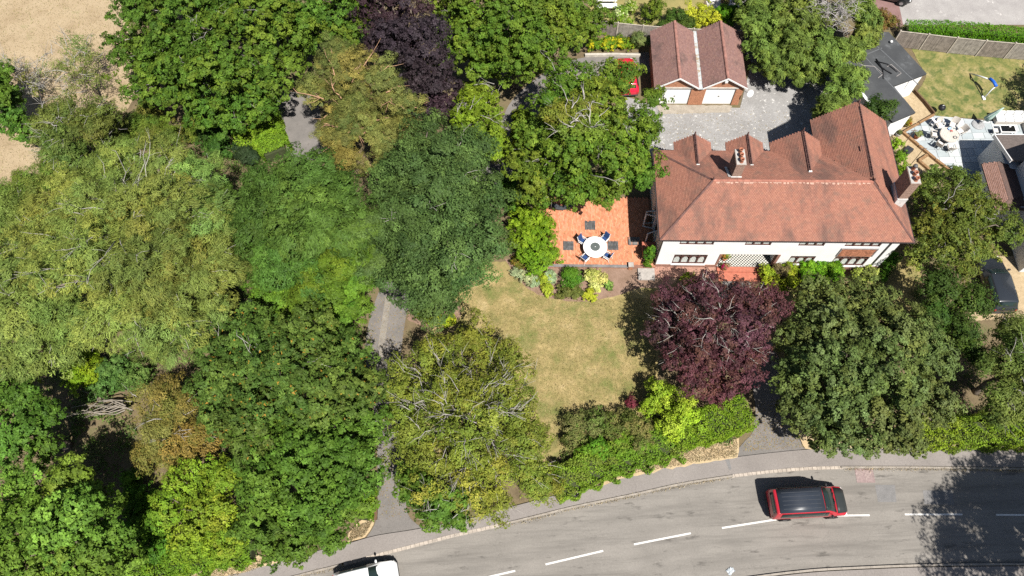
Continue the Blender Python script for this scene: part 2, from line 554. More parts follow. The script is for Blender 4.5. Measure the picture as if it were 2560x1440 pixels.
def shrub(name, label, px, py, rp, h, sty, seed, group=None, cat='shrub', stretch=1.0, dens=1.0, lobes=None, scale=.6, pal=None, core=1.0, base=0.0):
    """one bush: a single mesh of leaves from the ground up"""
    rs = np.random.default_rng(seed)
    key = sty
    if scale != 1.0 or pal:
        key = f'{sty}_{seed}_s'
        d = dict(STY[sty])
        for k in ('rb', 'rc'):
            d[k] = d[k] * scale
        for k in ('L', 'W'):
            d[k] = d[k] * (scale * .5 + .5) * .9
        d['nl'] = max(10, int(d['nl'] * .8))
        d['rc'] *= 1.15
        if pal: d['pal'] = pal
        STY[key] = d
    if lobes is None:
        c = P(px, py, h * .5 + base)
        r = rp * mpp(px, py, h * .5)
        wl_ = [(np.array(c), np.array((r * stretch, r, h * .55)))]
    else:
        wl_ = []
        for (x, y, q, hh) in lobes:
            c = P(x, y, hh * .5 + base)
            r = q * mpp(x, y, hh * .5)
            wl_.append((np.array(c), np.array((r, r, hh * .55))))
    V, T, bc, bd = crown_mesh(name, wl_, key, rs, dens, core, zmin=.03 + base)
    b0 = np.array((wl_[0][0][0], wl_[0][0][1], base))
    LEAF_TOTAL[0] += len(V)
    o = linkmesh(name, quads_mesh(name, V - b0, T), leafmat(key), None, tuple(b0))
    return tag(o, label, cat, group)

def hedge(name, label, pts, width, h, pal, seed, L=.12, W=.08, dens=400, group=None, wob=.12, z0=0.0):
    """clipped hedge along ground pixels pts; leaves over its top and sides"""
    rs = np.random.default_rng(seed)
    pw = [np.array(P(*p, h * .5))[:2] for p in pts]
    Vs = []
    C, N = [], []
    for a, b in zip(pw[:-1], pw[1:]):
        d = b - a
        Ls = np.linalg.norm(d)
        d /= Ls
        nrm = np.array((-d[1], d[0]))
        k = int(dens * Ls * (width + 1.6 * h))
        t = rs.uniform(-.1, Ls + .1, k)
        s_ = rs.uniform(0, width + 2 * h, k)
        x = np.where(s_ < h, -width / 2, np.where(s_ < h + width, s_ - h - width / 2, width / 2))
        z = np.where(s_ < h, s_, np.where(s_ < h + width, h, width + 2 * h - s_))
        nx = np.where(s_ < h, -1.0, np.where(s_ < h + width, 0.0, 1.0))
        nz = np.where((s_ >= h) & (s_ < h + width), 1.0, .25)
        lump = wob * (np.sin(t * 2.1 + seed) * np.cos(x * 3 + t * 1.3) + .6 * np.sin(t * 5.3 + x * 4))
        dep = rs.uniform(-.16, .05, k)
        n3 = np.stack([nx * nrm[0], nx * nrm[1], nz], 1)
        pos = np.stack([a[0] + d[0] * t + nrm[0] * x, a[1] + d[1] * t + nrm[1] * x, z], 1)
        pos += unit(n3) * (lump + dep)[:, None]
        C.append(pos)
        N.append(unit(n3 + rs.normal(size=(k, 3)) * .6))
    C, N = np.concatenate(C), np.concatenate(N)
    k = len(C)
    C[:, 2] = np.maximum(C[:, 2], .02) + z0
    pal = np.array(pal)
    cell = (np.floor(C[:, 0] / .45) * 7.1 + np.floor(C[:, 1] / .45) * 3.3).astype(int)
    T = pal[np.abs(cell * 2654435 % 997) % len(pal)] * .6 + pal[rs.integers(0, len(pal), k)] * .4
    T = T * rs.uniform(.7, 1.3, (k, 1)) * np.array((.95, 1.02, .58))
    V = leaf_quads(C, N, rs.normal(size=(k, 3)), L * rs.uniform(.7, 1.3, k), W * rs.uniform(.7, 1.3, k))
    b0 = np.array((*pw[0], z0))
    LEAF_TOTAL[0] += k
    # dark twiggy body inside, so that the hedge is solid
    o = linkmesh(name, quads_mesh(name, V - b0, T), leaf_mat('leaf'), None, tuple(b0))
    body = MB()
    for a, b in zip(pw[:-1], pw[1:]):
        d = (b - a)
        c = (a + b) / 2 - b0[:2]
        body.obox(c, math.atan2(d[1], d[0]), np.linalg.norm(d) / 2 + .05, width / 2 - .34, 0.0, h - .42)
    body.build('twig_core', mat('hedge_core', (.05, .06, .025), .95, .3, 9), o)
    return tag(o, label, 'hedge', group)
# ---------------------------------------------------------------- the setting
def catmull(pts, n=8):
    pts = [np.array(p, float) for p in pts]
    out = []
    for i in range(len(pts) - 1):
        p0, p1, p2, p3 = pts[max(i - 1, 0)], pts[i], pts[i + 1], pts[min(i + 2, len(pts) - 1)]
        for k in range(n):
            t = k / n
            out.append(.5 * ((2 * p1) + (-p0 + p2) * t + (2 * p0 - 5 * p1 + 4 * p2 - p3) * t * t + (-p0 + 3 * p1 - 3 * p2 + p3) * t ** 3))
    out.append(pts[-1])
    return out

def gpt(p):
    q = P(*p)
    return np.array((q.x, q.y))

def rough_edge(poly, amp, step=.35, seed=1):
    """subdivide a world polygon and let its edge wander"""
    rs = np.random.default_rng(seed)
    out = []
    n = len(poly)
    for i in range(n):
        a, b = np.array(poly[i]), np.array(poly[(i + 1) % n])
        L = np.linalg.norm(b - a)
        k = max(1, int(L / step))
        for j in range(k):
            p = a + (b - a) * j / k
            out.append(p + rs.normal(size=2) * amp)
    return out

def area(name, px, z, mt, amp=0.0, step=.35, kind='structure', seed=1, smooth=False, label=None):
    poly = [gpt(p) for p in px]
    if smooth:
        poly = catmull(poly + [poly[0]], 5)[:-1]
    if amp:
        poly = rough_edge(poly, amp, step, seed)
    o = MB().sheet(poly, z).build(name, mt)
    # keep the face looking up
    if o.data.polygons[0].normal.z < 0:
        o.data.flip_normals()
    return tag(o, label, None, None, kind)

soil_litter = ground_mat('woodland_soil', [(.3, (.10, .075, .045)), (.5, (.17, .13, .075)), (.7, (.12, .12, .05))], .5, 14)
field_mat = ground_mat('dry_field', [(.3, (.29, .215, .13)), (.5, (.37, .285, .18)), (.72, (.42, .33, .215))], .35, 16, spots=(.25, (.22, .22, .1), .58, .72))
lawn_mat = ground_mat('dry_lawn', [(.27, (.14, .145, .05)), (.42, (.24, .2, .08)), (.56, (.33, .255, .115)), (.7, (.43, .335, .175))], .55, 4, bump=.6, spots=(.4, (.15, .165, .05), .5, .66), wide=(1.8, (.24, .2, .09), .55, .75))
lawn_green = ground_mat('patchy_lawn', [(.3, (.11, .14, .04)), (.48, (.2, .19, .065)), (.7, (.37, .29, .14))], .8, 8, bump=.6, spots=(1.3, (.09, .12, .035), .48, .62))
grass_back = ground_mat('back_lawn', [(.3, (.2, .19, .07)), (.7, (.34, .27, .11))], .8, 12)
tarmac_old = ground_mat('drive_tarmac', [(.3, (.15, .14, .13)), (.7, (.22, .2, .185))], .6, 22, .9, .25, spots=(.9, (.11, .1, .09), .6, .75))
bed_soil = ground_mat('bed_soil', [(.3, (.2, .13, .09)), (.7, (.3, .2, .15))], 1.2, 16)
verge_mat = ground_mat('dry_verge', [(.3, (.38, .28, .16)), (.5, (.5, .38, .23)), (.7, (.42, .34, .2))], 1.2, 20, bump=.6)
gravel_mat = ground_mat('tan_gravel', [(.3, (.34, .255, .15)), (.7, (.5, .385, .24))], 4, 26, bump=.7)
conc_mat = ground_mat('forecourt_concrete', [(.3, (.24, .23, .22)), (.7, (.33, .32, .31))], .5, 14, spots=(3.2, (.62, .6, .57), .57, .68))
conc2_mat = ground_mat('neighbour_forecourt', [(.3, (.28, .26, .25)), (.7, (.38, .36, .34))], .7, 14, spots=(1.3, (.56, .53, .5), .6, .7))

def asphalt(name, base, hi, wheel=True):
    mt, nt, b = newmat(name)
    c = ramp(nt, noise(nt, .35, 5, .6), [(.3, base), (.7, hi)])
    c = mix(nt, c, ramp(nt, noise(nt, 9, 6, .8), [(.3, (.84,) * 3), (.7, (1.14,) * 3)]), 1.0, 'MULTIPLY')
    c = mix(nt, c, ramp(nt, noise(nt, 45, 2, .7), [(.3, (.8,) * 3), (.7, (1.16,) * 3)]), 1.0, 'MULTIPLY')
    if wheel:
        # tyre-darkened tracks and oil drips drawn out along the traffic direction
        for sc, st, lo, hi_, amt, k in ((1.0, (.1, 1.7, 1), .5, .66, .8, .74), (1.0, (.22, 2.6, 1), .56, .7, .7, .66), (1.3, (.45, 1.5, 1), .58, .68, .8, .42), (5, (.5, 1.2, 1), .68, .74, .6, .4)):
            c = mix(nt, c, tuple(x * k for x in base), ramp(nt, noise(nt, sc, 6, .68, stretch=(st, (0, 0, -.1))), [(lo, (0, 0, 0)), (hi_, (amt,) * 3)]))
        # four wheel tracks, polished darker, broken up by noise
        at = nt.nodes.new('ShaderNodeAttribute')
        at.attribute_name = 'across'
        dark = lambda k: (k, k, k)
        tracks = ramp(nt, at.outputs['Fac'], [(0.0, dark(.1)), (.13, dark(0)), (.2, dark(.85)), (.28, dark(.1)), (.38, dark(.75)), (.46, dark(0)), (.56, dark(.1)), (.63, dark(.7)), (.71, dark(.05)), (.81, dark(.8)), (.9, dark(.05))])
        brk = ramp(nt, noise(nt, 1.1, 5, .7, stretch=((.18, 1.2, 1), (0, 0, -.1))), [(.35, dark(.12)), (.65, dark(.62))])
        c = mix(nt, c, tuple(x * .62 for x in base), mix(nt, tracks, brk, 1.0, 'MULTIPLY'))
    # hairline cracks
    vo = nt.nodes.new('ShaderNodeTexVoronoi')
    vo.feature = 'DISTANCE_TO_EDGE'
    vo.inputs['Scale'].default_value = .22
    g = nt.nodes.new('ShaderNodeNewGeometry')
    wv = nt.nodes.new('ShaderNodeVectorMath')
    wv.operation = 'ADD'
    nz = nt.nodes.new('ShaderNodeTexNoise')
    nz.inputs['Scale'].default_value = 1.2
    nt.links.new(g.outputs['Position'], nz.inputs['Vector'])
    nt.links.new(g.outputs['Position'], wv.inputs[0])
    nt.links.new(nz.outputs['Color'], wv.inputs[1])
    nt.links.new(wv.outputs[0], vo.inputs['Vector'])
    c = mix(nt, c, tuple(x * .45 for x in base), ramp(nt, vo.outputs['Distance'], [(.0, (.2,) * 3), (.006, (0, 0, 0))]))
    nt.links.new(c, b.inputs['Base Color'])
    b.inputs['Roughness'].default_value = .9
    b.inputs['Specular IOR Level'].default_value = .2
    addbump(nt, b, noise(nt, 60, 3, .7), .25, .01)
    MATS[name] = mt
    return mt
road_mat = asphalt('road_asphalt', (.215, .197, .175), (.262, .24, .213))
pave_mat = asphalt('footway_asphalt', (.215, .192, .176), (.265, .238, .218), False)

# one sheet to the horizon
gr = MB().sheet([(-900, -700), (900, -700), (900, 1100), (-900, 1100)], -.012).build('ground', soil_litter)
tag(gr, kind='structure')

kerb_px = [(300, 1560), (480, 1512), (640, 1468), (740, 1441), (860, 1411), (933, 1391), (1054, 1360), (1136, 1339), (1250, 1313), (1345, 1290), (1439, 1267), (1578, 1238), (1717, 1208), (1883, 1184), (2035, 1171), (2200, 1169), (2350, 1170), (2560, 1173), (2800, 1177), (3100, 1182)]
back_px = [(200, 1545), (380, 1492), (560, 1441), (700, 1401), (860, 1362), (940, 1340), (1050, 1322), (1200, 1290), (1300, 1262), (1439, 1226), (1578, 1188), (1717, 1161), (1843, 1143), (2000, 1126), (2150, 1120), (2290, 1120), (2420, 1121), (2560, 1124), (2800, 1128), (3100, 1132)]
south_px = [(500, 1780), (900, 1655), (1300, 1558), (1600, 1494), (1800, 1456), (2000, 1429), (2160, 1419), (2333, 1413), (2560, 1411), (2800, 1413), (3100, 1416)]
kerb_w = catmull([gpt(p) for p in kerb_px], 8)
back_w = catmull([gpt(p) for p in back_px], 8)
south_w = catmull([gpt(p) for p in south_px], 8)
def strip(name, a, b, z, mt, kind='structure'):
    mb = MB().sheet(list(a) + list(b)[::-1], z)
    o = mb.build(name, mt)
    if o.data.polygons[0].normal.z < 0: o.data.flip_normals()
    return tag(o, kind=kind)
def offset(path, d):
    out = []
    for i, p in enumerate(path):
        t = path[min(i + 1, len(path) - 1)] - path[max(i - 1, 0)]
        t = t / np.linalg.norm(t)
        out.append(p + np.array((-t[1], t[0])) * d)
    return out
def resample(path, n):
    cum = np.concatenate([[0], np.cumsum([np.linalg.norm(q - p) for p, q in zip(path[:-1], path[1:])])])
    t = np.linspace(0, cum[-1], n)
    P_ = np.array(path)
    return np.stack([np.interp(t, cum, P_[:, 0]), np.interp(t, cum, P_[:, 1])], 1)
# the carriageway as a strip whose vertices know how far across the road they lie
kn = np.array(kerb_w)
sn = resample(south_w, 400)
rows_a, rows_b = [], []
for p in resample(kerb_w, 160):
    rows_a.append(p)
    rows_b.append(sn[np.argmin(np.linalg.norm(sn - p, axis=1))])
NL = 9
vv, ff, lat = [], [], []
for p, q in zip(rows_a, rows_b):
    for k in range(NL):
        t = k / (NL - 1)
        vv.append((*(p * (1 - t) + q * t), 0.0))
        lat.append(t)
for i in range(len(rows_a) - 1):
    for k in range(NL - 1):
        ff.append((i * NL + k, (i + 1) * NL + k, (i + 1) * NL + k + 1, i * NL + k + 1))
rd = MB().add(vv, ff).build('road', road_mat)
if rd.data.polygons[500].normal.z < 0: rd.data.flip_normals()
at_ = rd.data.attributes.new('across', 'FLOAT', 'POINT')
at_.data.foreach_set('value', lat)
tag(rd, kind='structure')
strip('pavement', back_w, offset(kerb_w, .10), .10, pave_mat)
strip('pavement', offset(south_w, -.12), offset(south_w, -3.5), .10, pave_mat)

def along(path, step, start=0.0, stop=1e9):
    """points and angles at equal steps on a path"""
    out, acc, nxt = [], 0.0, start
    for a, b in zip(path[:-1], path[1:]):
        L = np.linalg.norm(b - a)
        while nxt <= acc + L and nxt < stop:
            t = (nxt - acc) / L
            d = b - a
            out.append((a + d * t, math.atan2(d[1], d[0])))
            nxt += step
        acc += L
    return out
kerb_stone = mat('kerb_concrete', (.3, .265, .225), .9, .2, 2.5, .3)
kerb_sett = mat('kerb_sett_pale', (.4, .345, .29), .9, .25, 3, .3)
km = MB().box(-.445, .445, -.065, .065, -.05, .125).mesh('kerb_stone')
km.materials.append(kerb_stone)
sm = MB().box(-.135, .135, -.1, .1, -.05, .055).mesh('kerb_sett')
sm.materials.append(kerb_sett)
def kerb(path, side):
    k = bpy.data.objects.new('kerb', None)
    COL.objects.link(k)
    tag(k, kind='structure')
    return k
kb = kerb(kerb_w, 1)
def inview(p, mx=60):
    return -36 < p[0] < 36 and 0 < p[1] < 60
drop = [(1250, 1313, 860, 1411), (2110, 1170, 1830, 1190)]
def in_drop(p):
    for (x1, y1, x0, y0) in drop:
        a, b = gpt((x0, y0)), gpt((x1, y1))
        d = b - a
        t = np.dot(p - a, d) / np.dot(d, d)
        if 0 <= t <= 1: return True
    return False
for p, a in along(kerb_w, .9):
    if inview(p) and not in_drop(p):
        o = linkmesh('kerb_stone', km, None, kb, (p[0], p[1], 0), a)
for p, a in along(kerb_w, .29):
    if inview(p) and in_drop(p):
        o = linkmesh('kerb_sett', sm, None, kb, (p[0], p[1], random.uniform(-.008, .008)), a + random.uniform(-.03, .03))
kb2 = kerb(south_w, -1)
for p, a in along(south_w, .9):
    if inview(p) and p[1] > 1:
        linkmesh('kerb_stone', km, None, kb2, (p[0], p[1], 0), a)
# grass grown into the gutter along the kerb
# lane marks
mk = bpy.data.objects.new('road_marking', None)
COL.objects.link(mk)
tag(mk, kind='structure')
paint = ground_mat('road_paint', [(.3, (.6, .58, .55)), (.7, (.75, .73, .69))], 3, 25, .8, 0, spots=(6, (.34, .32, .29), .62, .7))
for (x0, y0, x1, y1) in [(1010, 1492, 1145, 1460), (1232, 1441, 1288, 1427), (1364, 1411, 1508, 1377), (1585, 1361, 1727, 1333), (1805, 1320, 1945, 1298), (2030, 1290, 2174, 1288), (2262, 1286, 2406, 1286), (2490, 1287, 2632, 1288)]:
    if x0 == 1232: x0, y0 = 1150, 1459
    if x0 == 1010: continue
    a, b = gpt((x0, y0)), gpt((x1, y1))
    d = b - a
    linkmesh('dash', MB().obox((a + b) / 2, math.atan2(d[1], d[0]), np.linalg.norm(d) / 2, .055, .002, .006).mesh('dash'), paint, mk)
# repairs in the carriageway
patch_mat = ground_mat('asphalt_patch', [(.3, (.17, .165, .16)), (.7, (.22, .21, .205))], 2, 18, .9, .3)
area('road_patch', [(2187, 1212), (2237, 1212), (2241, 1255), (2195, 1255)], .004, patch_mat)
area('road_patch', [(2307, 1226), (2380, 1226), (2386, 1262), (2311, 1260)], .004, patch_mat)
area('road_patch', [(1812, 1150), (1822, 1148), (1828, 1174), (1822, 1175)], .104, patch_mat)

# drives, lawn, beds
tag(strip('driveway', catmull([gpt(p) for p in [(905, 1358), (940, 1300), (944, 1200), (940, 1080), (925, 960), (913, 860), (945, 735), (1010, 620), (1120, 500), (1215, 400), (1250, 310), (1290, 240), (1390, 165), (1500, 138), (1640, 130)]], 6),
      catmull([gpt(p) for p in [(1062, 1324), (1020, 1285), (1014, 1200), (1006, 1080), (996, 960), (1004, 870), (1025, 760), (1090, 660), (1200, 540), (1290, 420), (1320, 330), (1360, 270), (1440, 215), (1530, 190), (1640, 180)]], 6), .012, tarmac_old), kind='structure')
tag(area('driveway', [(690, 230), (790, 230), (820, 400), (725, 400)], .006, tarmac_old, .02), kind='structure')
area('driveway', [(1843, 1144), (1846, 1120), (1880, 1085), (1890, 1030), (1880, 950), (1850, 860), (1800, 740), (1810, 690), (1870, 690), (1890, 760), (1950, 900), (1950, 1030), (1985, 1075), (2015, 1122), (1940, 1134)], .014, tarmac_old, .02)
mouth = [(940, 1302), (1020, 1300), (1078, 1318), (1060, 1330), (905, 1362), (915, 1345)]
centre_strip = ground_mat('gritty_strip', [(.3, (.21, .19, .165)), (.7, (.3, .27, .23))], 2, 14, bump=.6)
strip('drive_strip', catmull([gpt(p) for p in [(938, 930), (946, 860), (958, 780), (965, 735)]], 6), catmull([gpt(p) for p in [(955, 930), (962, 860), (972, 790), (980, 735)]], 6), .018, centre_strip)
area('forecourt', [(1630, 262), (1850, 270), (1880, 150), (2070, 180), (2120, 330), (2035, 400), (1640, 400), (1560, 330), (1560, 240)], .016, conc_mat)
apron = ground_mat('garage_apron', [(.3, (.27, .235, .19)), (.7, (.38, .335, .275))], 2, 18)
area('garage_apron', [(1640, 262), (1830, 264), (1824, 281), (1650, 286)], .022, apron, .03)
area('lawn', [(1120, 700), (1180, 660), (1290, 650), (1400, 690), (1645, 700), (1650, 860), (1640, 1040), (1560, 1080), (1400, 1140), (1200, 1200), (1030, 1160), (1025, 960), (1040, 850), (1130, 790)], .004, lawn_mat, .03)
area('flower_bed', [(1262, 648), (1290, 690), (1325, 725), (1380, 746), (1450, 754), (1530, 742), (1600, 720), (1660, 720), (1700, 690), (1700, 648), (1420, 640)], .01, bed_soil, .02, smooth=True)
area('flower_bed', [(1020, 800), (1060, 815), (1120, 812), (1150, 790), (1140, 750), (1070, 760), (1020, 770)], .011, bed_soil, .03, smooth=True)
area('side_lawn', [(2190, 700), (2250, 640), (2300, 640), (2310, 790), (2180, 800), (1960, 790), (1960, 720)], .004, lawn_mat, .03)
area('dry_field', [(-700, -260), (300, -260), (330, 60), (345, 230), (300, 300), (190, 380), (120, 480), (-60, 560), (-700, 760)], .0, field_mat, .12)
area('verge', [(1846, 1098), (1844, 1146), (1717, 1164), (1578, 1191), (1480, 1219), (1430, 1232), (1430, 1200), (1578, 1160), (1717, 1122)], .104, verge_mat, .06)
area('verge', [(330, 1500), (430, 1438), (560, 1405), (640, 1385), (700, 1404), (560, 1444), (380, 1496)], .104, verge_mat, .06)
area('verge', [(868, 1358), (872, 1330), (905, 1300), (938, 1296), (936, 1312), (915, 1343)], .106, verge_mat, .05)
area('verge', [(2012, 1124), (1985, 1076), (2060, 1080), (2300, 1108), (2700, 1112), (2700, 1129), (2290, 1122)], .104, verge_mat, .05)
# gutter weeds: straw-coloured grass rooted along the kerb
def grass(name, label, pts, pal, seed, h=.1, w=.02, n=1):
    rs = np.random.default_rng(seed)
    C = np.asarray(pts)
    k = len(C)
    A = unit(np.stack([rs.normal(size=k) * .5, rs.normal(size=k) * .5, np.ones(k)], 1))
    N = unit(rs.normal(size=(k, 3)) * np.array([1, 1, .4]))
    hh = h * rs.uniform(.5, 1.4, k)
    C = C + A * hh[:, None] * .5
    pal = np.array(pal)
    T = pal[rs.integers(0, len(pal), k)] * rs.uniform(.75, 1.25, (k, 1))
    V = leaf_quads(C, N, A, hh, np.full(k, w) * rs.uniform(.7, 1.6, k))
    o = linkmesh(name, quads_mesh(name, V, T), leaf_mat('leaf'))
    return tag(o, label, None, None, 'stuff')
rs_ = np.random.default_rng(5)
STRAW = [(.48, .38, .24), (.4, .31, .18), (.36, .3, .16), (.52, .43, .29)]
pts = []
ko = offset(kerb_w, -.13)
for p, a in along(ko, .006):
    if inview(p) and not in_drop(p):
        dens_ = .5 + .5 * math.sin(p[0] * 1.7) * math.sin(p[0] * .53 + 1)
        if rs_.random() < .35 + .6 * dens_:
            pts.append((p[0] + rs_.normal() * .06, p[1] + rs_.normal() * .08 + .05, .06))
grass('gutter_grass', 'straw coloured dead grass rooted in the gutter along the road kerb', pts, STRAW, 3, .1, .05)
def scatter(px, n, z=0.0, seed=1):
    """n points inside a pixel polygon on the ground"""
    rs = np.random.default_rng(seed)
    poly = np.array([gpt(p) for p in px])
    lo, hi = poly.min(0), poly.max(0)
    out = np.empty((0, 2))
    while len(out) < n:
        q = rs.uniform(lo, hi, (n * 2, 2))
        ins = np.zeros(len(q), bool)
        j = len(poly) - 1
        for i in range(len(poly)):
            a, b = poly[i], poly[j]
            cnd = ((a[1] > q[:, 1]) != (b[1] > q[:, 1])) & (q[:, 0] < (b[0] - a[0]) * (q[:, 1] - a[1]) / (b[1] - a[1] + 1e-12) + a[0])
            ins ^= cnd
            j = i
        out = np.concatenate([out, q[ins]])
    out = out[:n]
    return np.concatenate([out, np.full((n, 1), z)], 1)
vp = np.concatenate([scatter([(1842, 1100), (1842, 1142), (1717, 1160), (1578, 1187), (1480, 1214), (1480, 1200), (1578, 1164), (1717, 1124)], 5200, .1, 1),
                     scatter([(400, 1470), (560, 1412), (690, 1395), (640, 1425), (430, 1485)], 2500, .1, 2), scatter([(874, 1352), (880, 1322), (935, 1300), (912, 1340)], 1600, .1, 3)])
grass('verge_grass', 'dry straw coloured grass on the narrow verge behind the pavement', vp, STRAW, 4, .14, .035)
fp = scatter([(-80, -60), (280, -60), (320, 120), (330, 250), (180, 380), (60, 480), (-80, 520)], 15000, 0, 5)
grass('field_grass', 'bleached stubble grass of the dry field', fp, STRAW + [(.3, .3, .1)], 6, .16, .035)
lp = scatter([(1160, 690), (1290, 690), (1380, 750), (1640, 745), (1640, 1040), (1400, 1120), (1200, 1150), (1060, 900)], 60000, 0, 7)
grass('lawn_grass', 'short parched yellow grass of the front lawn', lp, [(.36, .28, .12), (.28, .23, .085), (.19, .19, .065), (.46, .36, .19), (.15, .17, .05)], 8, .055, .045)
# ---------------------------------------------------------------- tiled roofs
def pip(q, poly):
    ins = np.zeros(len(q), bool)
    j = len(poly) - 1
    for i in range(len(poly)):
        a, b = poly[i], poly[j]
        ins ^= ((a[1] > q[:, 1]) != (b[1] > q[:, 1])) & (q[:, 0] < (b[0] - a[0]) * (q[:, 1] - a[1]) / (b[1] - a[1] + 1e-12) + a[0])
        j = i
    return ins

def tile_plane(pts, eave0, eave1, pal, rs, tw=.165, ex=.105):
    """rows of plain tiles on a roof plane (polygon pts, local coords); returns quads and tints"""
    pts = [np.array(p, float) for p in pts]
    e0, e1 = np.array(eave0, float), np.array(eave1, float)
    s = e1 - e0
    s /= np.linalg.norm(s)
    n = np.cross(pts[1] - pts[0], pts[2] - pts[0])
    n /= np.linalg.norm(n)
    if n[2] < 0: n = -n
    w = np.cross(n, s)
    if w[2] < 0: w = -w
    uv = np.array([((p - e0) @ s, (p - e0) @ w) for p in pts])
    lo, hi = uv.min(0), uv.max(0)
    gx, gy = [], []
    rows = int((hi[1] - lo[1]) / ex) + 1
    for r_ in range(rows):
        y = lo[1] + (r_ + .5) * ex
        x = np.arange(lo[0] + (tw / 2 if r_ % 2 else 0), hi[0] + tw, tw)
        gx.append(x)
        gy.append(np.full(len(x), y))
    q = np.stack([np.concatenate(gx), np.concatenate(gy)], 1)
    q = q[pip(q, uv)]
    k = len(q)
    h = rs.uniform(.022, .034, k)
    tl = rs.normal(size=k) * .003
    g = tw * .5 - .006
    base = e0 + q[:, :1] * s + q[:, 1:2] * w
    S, Wv, Nn = s[None], w[None], n[None]
    f0 = base - S * g - Wv * ex * .5 + Nn * (h + tl)[:, None]
    f1 = base + S * g - Wv * ex * .5 + Nn * (h - tl)[:, None]
    b1 = base + S * g + Wv * ex * .52 + Nn * (.012)
    b0 = base - S * g + Wv * ex * .52 + Nn * (.012)
    top = np.stack([f0, f1, b1, b0], 1)
    fr = np.stack([f0 - Nn * (h - .004)[:, None], f1 - Nn * (h - .004)[:, None], f1, f0], 1)
    sl = np.stack([b0 - Nn * .01, f0 - Nn * (h - .004)[:, None], f0, b0], 1)
    sr = np.stack([f1 - Nn * (h - .004)[:, None], b1 - Nn * .01, b1, f1], 1)
    pal = np.array(pal)
    t = pal[rs.integers(0, len(pal), k)] * rs.uniform(.94, 1.06, (k, 1))
    return np.concatenate([top, fr, sl, sr]), np.concatenate([t, t * .9, t * .9, t * .9])

UX, UY = np.array((.99785, -.0655)), np.array((.0655, .99785))
HROT = math.atan2(-.0655, .99785)
RED = [(.31, .14, .096), (.295, .13, .09), (.325, .15, .104), (.305, .138, .098), (.285, .128, .092)]
BRN = [(.24, .135, .115), (.215, .12, .105), (.26, .15, .125), (.23, .135, .12)]
roof_mat = tint_mat('roof_tile', stain=(.7, (.095, .066, .058), .5, .66, .66, ((1.0, .33, .6), (0, 0, .07))), stain2=(1.6, (.17, .11, .085), .5, .7, .6, None))
groof_mat = tint_mat('garage_tile', stain=(.7, (.075, .06, .055), .52, .7, .7, ((.8, .8, .8), (0, 0, .6))), stain2=(2.6, (.26, .2, .1), .62, .75, .6, None))
under = mat('roof_underlay', (.1, .06, .05), .9, .2)
ridge_mat = mat('ridge_tile', (.33, .14, .1), .85, .3, 2.5, .3)
ridge_dark = mat('ridge_tile_dark', (.13, .07, .06), .85, .35, 4, .3)
mortar = mat('lead_flashing', (.5, .49, .47), .7, .2, 3)

def ridge_run(a, b, parent, mt, L=.42, r=.11, crest=False):
    """half-round ridge tiles, one object each, sharing a mesh"""
    a, b = Vector(a), Vector(b)
    d = b - a
    key = ('ridge', mt.name, L, crest)
    if key not in MATS:
        mb = MB()
        n = 6
        vs = []
        for x, rr in ((-L / 2, r * 1.06), (-L / 2 + .05, r * 1.0), (L / 2, r * .97)):
            for k in range(n + 1):
                an = math.pi * k / n
                vs.append((x, math.cos(an) * rr, math.sin(an) * rr * .85 - .02))
        fs = []
        for i in range(2):
            for k in range(n):
                fs.append((i * (n + 1) + k, i * (n + 1) + k + 1, (i + 1) * (n + 1) + k + 1, (i + 1) * (n + 1) + k))
        fs.append(tuple(range(n + 1)))
        mb.add(vs, fs)
        if crest:
            for x in (-L * .3, L * .05, L * .35):
                mb.box(x - .045, x + .045, -.018, .018, r * .7, r * .85 + .09)
        me = mb.mesh('ridge_tile')
        me.materials.append(mt)
        MATS[key] = me
    me = MATS[key]
    n = max(1, round(d.length / L))
    rot = d.to_track_quat('X', 'Z').to_euler()
    for i in range(n):
        o = bpy.data.objects.new('ridge_tile', me)
        COL.objects.link(o)
        o.parent = parent
        o.location = a + d * ((i + .5) / n)
        o.rotation_euler = rot
        o.scale = (d.length / n / L, 1, 1)

# ---------------------------------------------------------------- the house
HO = (10.39, 24.40, 0.0)
render_w = mat('white_render', (.88, .875, .86), .9, .05, 1.2, .15)
plinth_m = mat('plinth_brick', (.3, .16, .12), .9, .35, 9, .5)
brown_f = mat('brown_frame', (.10, .045, .038), .55, .2, 5)
white_p = mat('white_paint', (.8, .79, .77), .5, .04, 2)
def glass_mat():
    mt, nt, b = newmat('window_glass')
    g = nt.nodes.new('ShaderNodeBsdfGlossy')
    g.inputs['Roughness'].default_value = .03
    t = nt.nodes.new('ShaderNodeBsdfTransparent')
    t.inputs['Color'].default_value = (.92, .95, .94, 1)
    fr = nt.nodes.new('ShaderNodeFresnel')
    fr.inputs['IOR'].default_value = 1.5
    mx = nt.nodes.new('ShaderNodeMixShader')
    mx.inputs[0].default_value = .07
    nt.links.new(t.outputs[0], mx.inputs[1])
    nt.links.new(g.outputs[0], mx.inputs[2])
    nt.links.new(mx.outputs[0], nt.nodes['Material Output'].inputs['Surface'])
    return mt
GLASS = glass_mat()
room = mat('unlit_interior', (.05, .045, .04), .9, .2)  # near-black colour stands in for the shade of unlit interiors
net = mat('net_curtain', (.78, .77, .74), .9, .05)
BW, BV = 17.32, 7.5
EZ, RZ, RV = 4.9, 7.0, 3.55
LX, RX = 3.5, 14.35
WV, WL = 10.28, 11.8
house = thing('house', 'white rendered two storey house with red tiled hipped roof, rear gables and two chimneys', 'house', HO, HROT)

